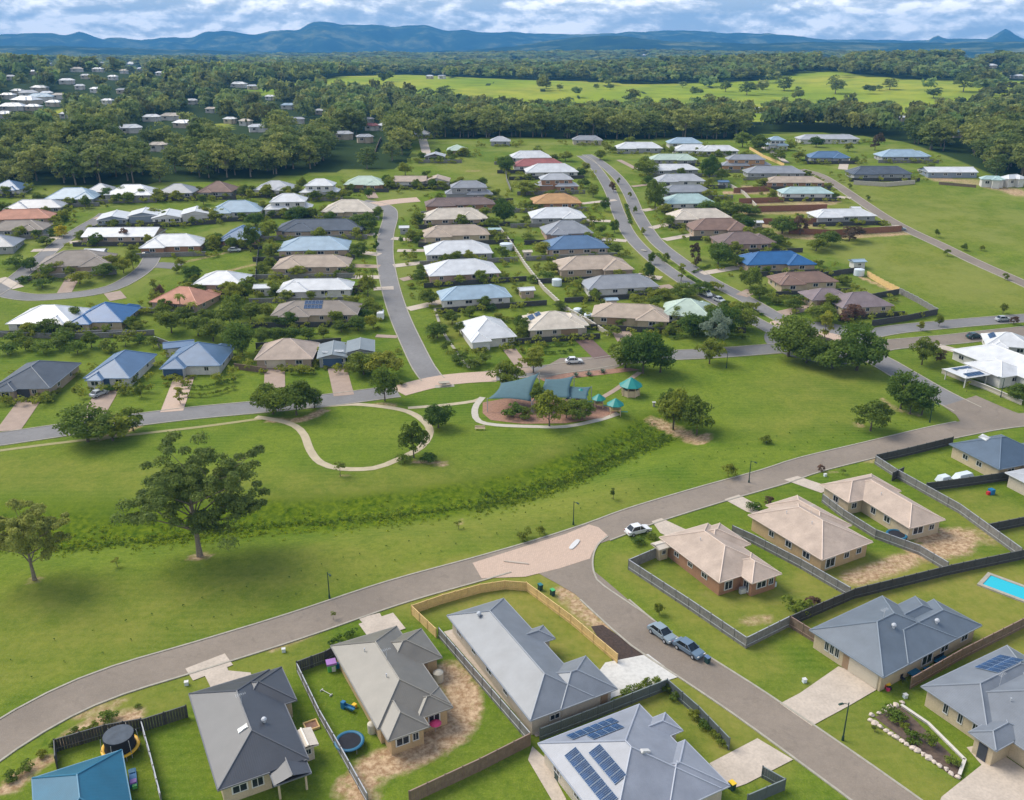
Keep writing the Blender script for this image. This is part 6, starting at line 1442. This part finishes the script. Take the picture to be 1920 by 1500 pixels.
wt, nt_, b_ = newmat('pool_water'); b_.inputs['Base Color'].default_value = (.02, .46, .56, 1); b_.inputs['Roughness'].default_value = .08; bumpn(nt_, b_, noise(nt_, 2.2, 3, .6, posvec(nt_)), .03, .3)
wm2 = MB(); wm2.box((0, 0, .07), (L, wd, .2)); wm2.build('water', wt, pr_)
# street lamps
M_LAMPG = mat_var('dark_green_steel', (.012, .045, .030), .5, .05)
def lamp(u, v, h, az, label):
    x, y = P(u, v); r = empty('street_lamp', (x, y, H(x, y)), R(az)); tag(r, label, 'street lamp', 'dark green street lamps')
    t = MB(); t.cyl((0, 0, -.3), (0, 0, h), .10, .06, n=8); t.build('pole', M_LAMPG, r)
    t = MB(); t.cyl((0, 0, h*.96), (.9, 0, h+.15), .04, n=6); t.build('arm', M_LAMPG, r)
    t = MB(); t.box((1.15, 0, h+.16), (.7, .28, .14), taper=.7); t.build('lamp_head', M_LAMPG, r)
    t = MB(); t.cyl((0, 0, 0), (0, 0, .6), .17, .15, n=8); t.build('base', M_LAMPG, r)
lamp(618,1122,4.6,-60,'dark green street lamp on the park verge above the greige house'); lamp(1075,984,4.6,-60,'dark green street lamp behind the paved junction'); lamp(1580,1388,5.6,200,'dark green street lamp on the lawn near the boulder garden')
lamp(1742,800,4.8,-60,'dark green street lamp near the clipped trees at the road fork') if False else None
lamp(1404,905,4.6,-60,'dark green street lamp on the park verge above the second tan house'); lamp(1743,792,4.6,-60,'dark green street lamp right of the clipped park trees'); lamp(1876,745,4.8,160,'dark green street lamp in front of the retaining wall')
lamp(1362,690,4.6,-90,'dark green street lamp beside the park edge road') 
# wheelie bins
def bin_(u, v, c, label, rz=30):
    t = MB(); t.box((0, 0, .5), (.5, .6, .9), taper=1.18); l = MB(); l.box((0, 0, 1.0), (.62, .76, .08)); w = MB(); w.cyl((-.28, .3, .1), (.28, .3, .1), .1, n=10)
    simple('wheelie_bin', 'bin', label, u, v, rz, [('body', t, mat_var('bin_dark', (.015, .05, .045), .5, .05)), ('lid', l, mat_var('lid_'+c[0], c[1], .5, .05)), ('wheel', w, M_TYRE)], 'wheelie bins')
bin_(1013, 1106, ('teal', (.02, .16, .18)), 'wheelie bin with a teal lid at the corner of the new pine fence'); bin_(1036, 1116, ('green', (.06, .40, .12)), 'wheelie bin with a green lid at the corner of the new pine fence')
bin_(1372, 1480, ('yellow', (.75, .5, .02)), 'wheelie bin with a yellow lid beside the solar panel house'); bin_(1326, 1243, ('blue', (.10, .16, .28)), 'wheelie bin with a dull blue lid at the kerb below the parked cars')
bin_(1046, 1461, ('dark', (.02, .02, .025)), 'black lidded bin on the concrete strip beside the solar house')
# trellis of timber sandpit, toys
TB = mat_var('toy_blue', (.01, .14, .32), .5, .05); TG = mat_var('toy_green', (.10, .40, .08), .5, .05); TP = mat_var('toy_purple', (.34, .16, .45), .5, .05); TR = mat_var('toy_red', (.5, .03, .03), .5, .05); TPK = mat_var('toy_pink', (.62, .05, .16), .6, .05); TY = mat_var('toy_yellow', (.8, .5, .03), .5, .05)
box_th('sandpit','sandpit','square timber sandpit beside the thin grey fence',584,1362,28,[((0,.75,.15),(1.7,.15,.3),M_NEWT),((0,-.75,.15),(1.7,.15,.3),M_NEWT),((.78,0,.147),(.15,1.35,.3),M_NEWT),((-.78,0,.147),(.15,1.35,.3),M_NEWT),((0,0,.06),(1.4,1.35,.1),M_REDMULCH)],nm='frame')
box_th('cubby_house','cubby','purple and green plastic cubby at the greige house corner',622,1255,20,[((0,0,.5),(1.1,1.1,1.),TG),((0,0,1.15),(1.3,1.2,.3),TP),((.9,.1,.35),(.7,.5,.7),TB),((.2,-.58,.4),(.5,.05,.8),M_TRIM)])
box_th('play_slide','slide','blue plastic slide on the lawn left of the greige roof',650,1330,-30,[((-.5,0,.5),(.5,.5,1.0),TB),((.45,0,.45),(1.5,.5,.1),TB),((.45,.25,.55),(1.5,.06,.25),M_TBLUE),((.45,-.25,.55),(1.5,.06,.25),M_TBLUE),((.6,.8,.25),(.5,.5,.5),TY)])
box_th('garden_swing','swing','low white bar of a fallen washing line on the side lawn',612,1300,-35,[((0,0,.2),(1.8,.06,.06),M_TRIM),((-.85,0,.1),(.06,.5,.25),M_TRIM),((.85,0,.1),(.06,.5,.25),M_TRIM)])
box_th('kayak','toy','long blue plastic toy tub beside the thin grey fence',250,1462,-65,[((0,0,.25),(2.6,.8,.45),TB),((.9,0,.5),(.6,.7,.3),TP),((-.9,0,.52),(.7,.6,.1),M_TBLUE),((1.5,.1,.3),(.4,.5,.4),TG)])
simple('sun_umbrella','umbrella','round pink parasol at the patio of the greige roofed house',817,1372,0,[('pole',(lambda m:(m.cyl((0,0,0),(0,0,1.6),.03,n=6),m)[1])(MB()),M_STEEL),('canopy',(lambda m:(m.lathe((0,0,0),[(.75,1.3),(.4,1.55),(0,1.68)],14),m)[1])(MB()),TPK)])
def watertank(u, v, r, h, label, mt):
    t = MB(); t.lathe((0, 0, 0), [(r, 0), (r, h), (r*.97, h+.05)], 20); l = MB(); l.lathe((0, 0, 0), [(r*.97, h+.05), (r*.5, h+.28), (0, h+.36)], 20)
    simple('water_tank','tank',label,u,v,0,[('body',t,mt),('lid',l,mt)],'rainwater tanks')
M_TKW = mat_var('tank_white', (.62, .68, .72), .4, .05); M_TKC = mat_var('tank_cream', (.55, .5, .4), .5, .05)
watertank(949,468,2.3,2.2,'round pale water tank in a centre column back yard',M_TKW); watertank(1044,535,1.6,2.0,'white and teal water tank beside the long boundary wall',M_TKW); watertank(822,1276,.7,1.3,'small cream water tank against the greige house',M_TKC); watertank(698,1372,.55,1.2,'slim cream tank at the long side of the greige house',M_TKC)
watertank(1610,516,1.7,2.0,'pale tank at the timber fence corner by the field',M_TKW); watertank(1083,590,1.3,1.8,'small pale tank right of the cream solar roof',M_TKW); watertank(1103,600,1.3,1.8,'second small pale tank right of the cream solar roof, nearer the sand grey one',M_TKW)
# caravan annexe / boat under covers by the dark blue house
for u, v, wv, lb in ((1768, 905, 2.6, 'covered trailer under a pale tarpaulin, left of two'), (1805, 900, 4.2, 'long boat under a pale tarpaulin beside the dark blue house')):
    t = MB(); t.box((0, 0, .95), (wv, 1.9, 1.1), taper=.7); t.box((0, 0, .45), (wv*.9, 1.5, .3)); w = MB()
    r = simple('covered_boat' if wv > 3 else 'covered_trailer', 'boat' if wv > 3 else 'trailer', lb, u, v, 22, [('cover', t, M_TKW)])
    for s in (-1, 1): w = MB(); w.cyl((0, s*.8, .3), (0, s*.98, .3), .3, n=12); w.build('wheel', M_TYRE, r)
box_th('play_gym','play set','red and blue play gym on the lawn right of the long grey fence',1858,926,20,[((0,0,.5),(.9,.9,1.),TB),((-.7,0,.3),(.6,.5,.6),TR)])
box_th('toy_cart','toy','yellow and red toy cart at the corner of the slate blue house',1663,1288,10,[((0,0,.35),(.7,.5,.5),TY),((-.4,0,.3),(.4,.5,.55),TR),((0,-.5,.2),(.5,.4,.4),M_BLACK),((-.3,-.7,.2),(.4,.3,.4),TPK)])
def table(u, v, rz, label, m1, m2):
    r = simple('outdoor_table','table',label,u,v,rz,[('tabletop',(lambda m:(m.box((0,0,.72),(1.8,.95,.05)),m)[1])(MB()),m1)],'outdoor furniture')
    for sx in (-1,1):
        for sy in (-1,1): t=MB(); t.box((sx*.8,sy*.4,.35),(.06,.06,.7)); t.build('leg',m2,r)
def chair(u, v, rz, label, m1):
    r = simple('outdoor_chair','chair',label,u,v,rz,[('seat',(lambda m:(m.box((0,0,.42),(.5,.5,.05)),m)[1])(MB()),m1),('backrest',(lambda m:(m.box((0,.24,.7),(.5,.04,.5)),m)[1])(MB()),m1)],'outdoor furniture')
    for sx in (-1,1):
        for sy in (-1,1): t=MB(); t.box((sx*.22,sy*.22,.2),(.04,.04,.4)); t.build('leg',M_BLACK,r)
table(1712,1268,32,'dark blue outdoor table under the eave of the slate blue house',M_TBLUE,M_BLACK); chair(1692,1277,30,'dark chair left of the outdoor table by the slate blue house',M_BLACK); chair(1735,1258,210,'blue chair right of the outdoor table by the slate blue house',TB)
box_th('garden_bench','bench','long dark bench against the slate blue house wall',1762,1240,32,[((0,0,.42),(2.2,.5,.06),M_TBLUE),((0,.25,.7),(2.2,.05,.5),M_BLACK),((-.95,0,.2),(.08,.45,.4),M_BLACK),((.95,0,.2),(.08,.45,.4),M_BLACK)],nm='seat')
box_th('barbecue','barbecue','small pale barbecue on the patio of the first tan roofed house',1393,1112,20,[((0,0,.45),(1.2,.5,.8),M_TRIM),((0,0,.95),(1.2,.55,.2),M_STEEL)])
box_th('hot_tub','spa','small white spa at the corner of the first tan roofed house',1447,1098,20,[((0,0,.4),(1.0,1.0,.8),M_TKW),((0,0,.82),(.9,.9,.06),M_TBLUE)])
box_th('cable_pit','utility box','white round pit lid on the lawn left of the concrete driveway',1508,1281,0,[((0,0,.1),(.8,.8,.2),M_TRIM)]) if False else None
for u, v, lb in ((1508,1279,'white lidded sprinkler box beside the stained double driveway'),(350,1284,'small white meter box left of the charcoal roof'),(532,1222,'tiny white valve box on the verge above the charcoal roof'),(1697,1308,'white round light globe by the boulder garden'),(1547,893,'pale service box in front of the third tan roofed house')):
    simple('service_box','utility box',lb,u,v,15,[('body',(lambda m:(m.box((0,0,.25),(.5,.45,.5),taper=.9),m)[1])(MB()),M_TKW),('lid',(lambda m:(m.box((0,0,.53),(.54,.5,.05)),m)[1])(MB()),M_TRIM)],'pale service boxes')
# boulders round the garden bed
M_ROCK = mat_var('pale_boulder', (.56, .47, .40), .9, .22, 2., world=False)
def rock(seed):
    import bmesh; bm = bmesh.new(); bmesh.ops.create_icosphere(bm, subdivisions=2, radius=.5); r_ = random.Random(seed); from mathutils import noise as mn
    for v_ in bm.verts: v_.co *= 1+.45*mn.noise(v_.co*2.2+Vector((seed, 0, 0))); v_.co.z *= .75
    me = bpy.data.meshes.new('boulder'); bm.to_mesh(me); bm.free(); me.materials.append(M_ROCK); return me
RKS = [rock(k) for k in range(4)]
for edge, (pa, pb, nn) in {'long outer edge': ((1632, 1352), (1795, 1458), 17), 'short upper edge': ((1636, 1343), (1690, 1318), 6)}.items():
    a_, b_ = P(*pa), P(*pb)
    for k in range(nn):
        t = k/(nn-1); x = a_[0]+(b_[0]-a_[0])*t+rng.uniform(-.1, .1); y = a_[1]+(b_[1]-a_[1])*t+rng.uniform(-.1, .1); s = rng.uniform(.65, 1.0)
        o = inst('boulder', RKS[k % 4], None, (x, y, H(x, y)+.18*s), rng.uniform(0, 6), (s, s*.85, s*.9)); tag(o, f'pale boulder among those lining the {edge} of the garden bed', 'boulder', 'boulders lining the '+edge)
fence([(1690,1326),(1740,1360),(1808,1428),(1798,1456)],'stone','low cream block edging on the house side of the boulder garden',.35,near=True,cat='edging')
# ------------------------------------------------------------------ park furniture
M_SAIL = mat_var('sail_cloth', (.060, .125, .145), .8, .08, world=False); M_TEAL = mat_var('teal_roof', (.012, .22, .20), .5, .06, world=False); M_CREAMP = mat_var('cream_panel', (.60, .46, .32), .8, .06, world=False)
def sail(pts, label, sag=.5):
    ws = []
    for u, v, h in pts:
        x, y = P(u, v); ws.append((x, y, H(x, y)+h))
    cx, cy = sum(p[0] for p in ws)/len(ws), sum(p[1] for p in ws)/len(ws); z0 = H(cx, cy); r = empty('shade_sail', (cx, cy, z0)); tag(r, label, 'shade sail', 'shade sails over the playground')
    A_, B_, C_, D_ = [Vector((p[0]-cx, p[1]-cy, p[2]-z0)) for p in ws]; m = MB(); n = 9; vs = []
    for i in range(n+1):
        for j in range(n+1):
            s, t = i/n, j/n; s2 = .5+(s-.5)*(1-.14*math.sin(math.pi*t)); t2 = .5+(t-.5)*(1-.14*math.sin(math.pi*s))
            p = A_*(1-s2)*(1-t2)+B_*s2*(1-t2)+C_*s2*t2+D_*(1-s2)*t2; vs.append(tuple(p))
    m.add(vs, [(i*(n+1)+j, (i+1)*(n+1)+j, (i+1)*(n+1)+j+1, i*(n+1)+j+1) for i in range(n) for j in range(n)]); o = m.build('canopy', M_SAIL, r, smooth=True)
    sd_ = o.modifiers.new('thick', 'SOLIDIFY'); sd_.thickness = .03
    for p in (A_, B_, C_, D_): t = MB(); t.cyl((p.x*1.02, p.y*1.02, -.4), (p.x*1.02, p.y*1.02, p.z+.15), .09, n=8); t.build('post', M_STEEL, r)
sail([(915,772,3.2),(996,776,3.),(1010,752,7.0),(940,745,3.6)],'larger teal grey shade sail at the left of the playground')
sail([(1000,774,3.0),(1068,772,3.4),(1075,742,5.0),(1022,745,4.6)],'smaller teal grey shade sail in the middle of the playground'); sail([(1060,770,2.8),(1100,772,3.),(1108,752,3.6),(1064,752,3.8)],'low blue grey shade sail at the right of the playground')
def kiosk(u, v, rr, h, label, walls, nm='play_tower', cat='play tower'):
    x, y = P(u, v); r = empty(nm, (x, y, H(x, y))); tag(r, label, cat); t = MB(); t.lathe((0, 0, 0), [(rr*1.18, h-.12), (rr*1.18, h), (.25, h+rr*.75), (0, h+rr*.8)], 8, rot=.39); t.build('roof', M_TEAL, r)
    for k in range(8 if walls else 4):
        a = 6.2832*(k+.5)/(8 if walls else 4); q = MB(); q.cyl((rr*.92*math.cos(a), rr*.92*math.sin(a), -.2), (rr*.92*math.cos(a), rr*.92*math.sin(a), h), .09, n=6); q.build('post', M_CREAMP, r)
    if walls: q = MB(); q.lathe((0, 0, 0), [(rr*.86, 0), (rr*.86, h*.62), (rr*.8, h*.62), (rr*.8, 0)], 8, rot=.39); q.build('wall', M_CREAMP, r)
    else:
        q = MB(); q.box((0, 0, 1.2), (rr*1.4, rr*1.4, .12)); q.build('deck', M_NEWT, r); q = MB(); q.box((rr*1.2, -.3, .65), (1.6, .5, .06)); q.build('slide', M_TEAL, r)
kiosk(1182, 740, 2.4, 2.5, 'octagonal picnic shelter with a teal roof and cream sides on the lawn', True, 'picnic_shelter', 'shelter')
kiosk(1088, 757, 1.6, 2.5, 'teal roofed play tower nearest the low shade sail', False); kiosk(1122, 764, 1.4, 2.2, 'teal roofed play tower in the middle of the three', False); kiosk(1153, 776, 1.7, 2.4, 'teal roofed play tower at the right tip of the playground', False)
x, y = P(1140, 772); r = empty('play_slide', (x, y, H(x, y)), R(20)); tag(r, 'grey tube slide between the play towers', 'slide'); t = MB(); t.cyl((0, 0, 1.9), (2.4, 0, .5), .42, n=10); t.build('tube', mat_var('slide_grey', (.32, .38, .42), .4, .05), r); t = MB(); t.cyl((0, 0, 0), (0, 0, 1.9), .06, n=6); t.build('leg', M_STEEL, r)
box_th('picnic_table','picnic table','pale concrete picnic table on the lawn below the pink crossing',833,722,12,[((0,0,.72),(2.6,1.4,.1),M_KERB),((0,1.1,.42),(2.6,.4,.1),M_KERB),((0,-1.1,.42),(2.6,.4,.1),M_KERB),((0,0,.33),(.9,.5,.66),M_KERB),((0,0,.03),(4.6,3.2,.06),M_KERB)],nm='table')
box_th('park_bench','bench','pale park bench below the playground path',900,806,0,[((0,0,.42),(2.2,.5,.08),M_CREAMP),((0,.28,.7),(2.2,.06,.45),M_CREAMP),((-.9,0,.2),(.1,.4,.4),M_CREAMP),((.9,0,.2),(.1,.4,.4),M_CREAMP)],nm='seat')
box_th('drinking_fountain','fountain','pale drinking fountain left of the park tree pair',1226,762,0,[((0,0,.5),(.5,.5,1.0),M_KERB),((0,0,1.03),(.8,.6,.12),M_TRIM)])
for u, v, lb in ((1080,706,'leftmost pale agave in the planting strip'),(1104,704,'middle pale agave, largest in the planting strip'),(1130,699,'rightmost pale agave in the planting strip')):
    x, y = P(u, v); m = MB(); r_ = random.Random(u)
    for k in range(26):
        a = k*2.4; el = r_.uniform(.3, 1.3); L = r_.uniform(1.1, 1.6); d = Vector((math.cos(a)*math.cos(el), math.sin(a)*math.cos(el), math.sin(el))); s = Vector((-math.sin(a), math.cos(a), 0))*.13
        m.add([tuple(-s*.8), tuple(s*.8), tuple(d*L*.55+s), tuple(d*L), tuple(d*L*.55-s)], [(0, 1, 2, 3, 4)])
    o = m.build('agave_plant', L_SILVER, None, (x, y, H(x, y))); tag(o, lb, 'plant', 'agaves in the planting strip')
# splitter islands with their signs
def island(u, v, az, L, w, label, m=M_KERB):
    x, y = P(u, v); t = MB(); n = 20; vs = []
    for z in (0, .16):
        for i in range(n):
            a = 6.2832*i/n; vs.append((max(-L/2+w/2, min(L/2-w/2, L/2*math.cos(a)))+w/2*math.cos(a), w/2*math.sin(a), z))
    t.add(vs, [tuple(range(n, 2*n))]+[(i, (i+1) % n, (i+1) % n+n, i+n) for i in range(n)]); o = t.build('traffic_island', m, None, (x, y, H(x, y)+.065)); o.rotation_euler = (0, 0, R(az)); tag(o, label, kind='structure')
island(1077, 1022, 62, 3.4, .9, 'cream raised island in the paved junction', M_TRIM)
island(968, 1056, -12, 4.2, .35, 'worn pale island strip in the paved junction', M_CONC); island(1638, 640, 10, 3.0, 1.2, 'pale nose island right of the roundabout'); island(1465, 610, -40, 3.2, 1.4, 'pale nose island of the avenue')
island(1207, 470, -60, 2.6, 1.6, 'small pale island nose in the avenue')
# seedlings planted in rows beside the sweeping road
rs2 = np.random.RandomState(4); c, r_ = [], []
for side, lo, hi in ((1, 7., 15.),):
    ln = offs(FR, 8.); ln2 = offs(FR, 13.5); 
    for q, line in ((0, ln), (1, ln2)):
        acc = 0
        for (ax, ay), (bx, by) in zip(line, line[1:]):
            acc += math.hypot(bx-ax, by-ay)
            if acc > 1.9:
                acc = 0
                for _ in range(1):
                    x = ax+rs2.normal()*.35; y = ay+rs2.normal()*.35
                    if -75 < x < 90: c.append((x, y, H(x, y)+.18)); r_.append(rs2.uniform(.10, .18))
o = bpy.data.objects.new('seedlings', qmesh('seedlings', leaves(c, r_, [9]*len(c), .13, rs2), L_DARK)); col.objects.link(o); tag(o, 'rows of tiny dark seedlings beside the sweeping road', 'seedlings', kind='stuff')
# darker rushes along the foot of the bank and in the upper reach
c, r_ = [], []
for pth, sd_, n_, hi in (([(-60,1034),(0,1031),(150,1026),(300,1012),(480,988),(640,977),(830,957),(930,944)], .55, 5, .38), ([(900,948),(930,940),(1010,922),(1100,888),(1180,852),(1250,822)], 1.7, 20, .32), ([(1080,865),(1150,835),(1220,805)], 1.8, 8, .35)):
    for x0_, y0_ in spline(W(pth), .8):
        for _ in range(n_):
            x = x0_+rs2.normal()*sd_*.5; y = y0_+rs2.normal()*sd_; c.append((x, y, H(x, y)+.15)); r_.append(rs2.uniform(.2, hi))
o = bpy.data.objects.new('rushes', qmesh('rushes', leaves(c, r_, [10]*len(c), .14, rs2, .9, 2.2), mat_leaf('leaves_rush', (.080, .145, .013), .5))); col.objects.link(o); tag(o, 'dark rushes lining the foot of the drain bank', 'rushes', kind='stuff')
# reeds standing in the drain
c, r_ = [], []
gl = spline(GULLY, 1.2)
for x0_, y0_ in gl:
    for _ in range(16):
        t = rs2.normal()*2.3; x = x0_+rs2.normal()*.8; y = y0_+t
        if rs2.rand() < .35+.65*(math.sin(x*.21)+math.sin(x*.083+1) > .1): c.append((x, y, H(x, y)+.12)); r_.append(rs2.uniform(.18, .42))
o = bpy.data.objects.new('reeds', qmesh('reeds', leaves(c, r_, [12]*len(c), .16, rs2, .9, 2.2), mat_leaf('leaves_reed', (.150, .225, .014), .6))); col.objects.link(o); tag(o, 'rank green reeds filling the winding drain across the park', 'reeds', kind='stuff')
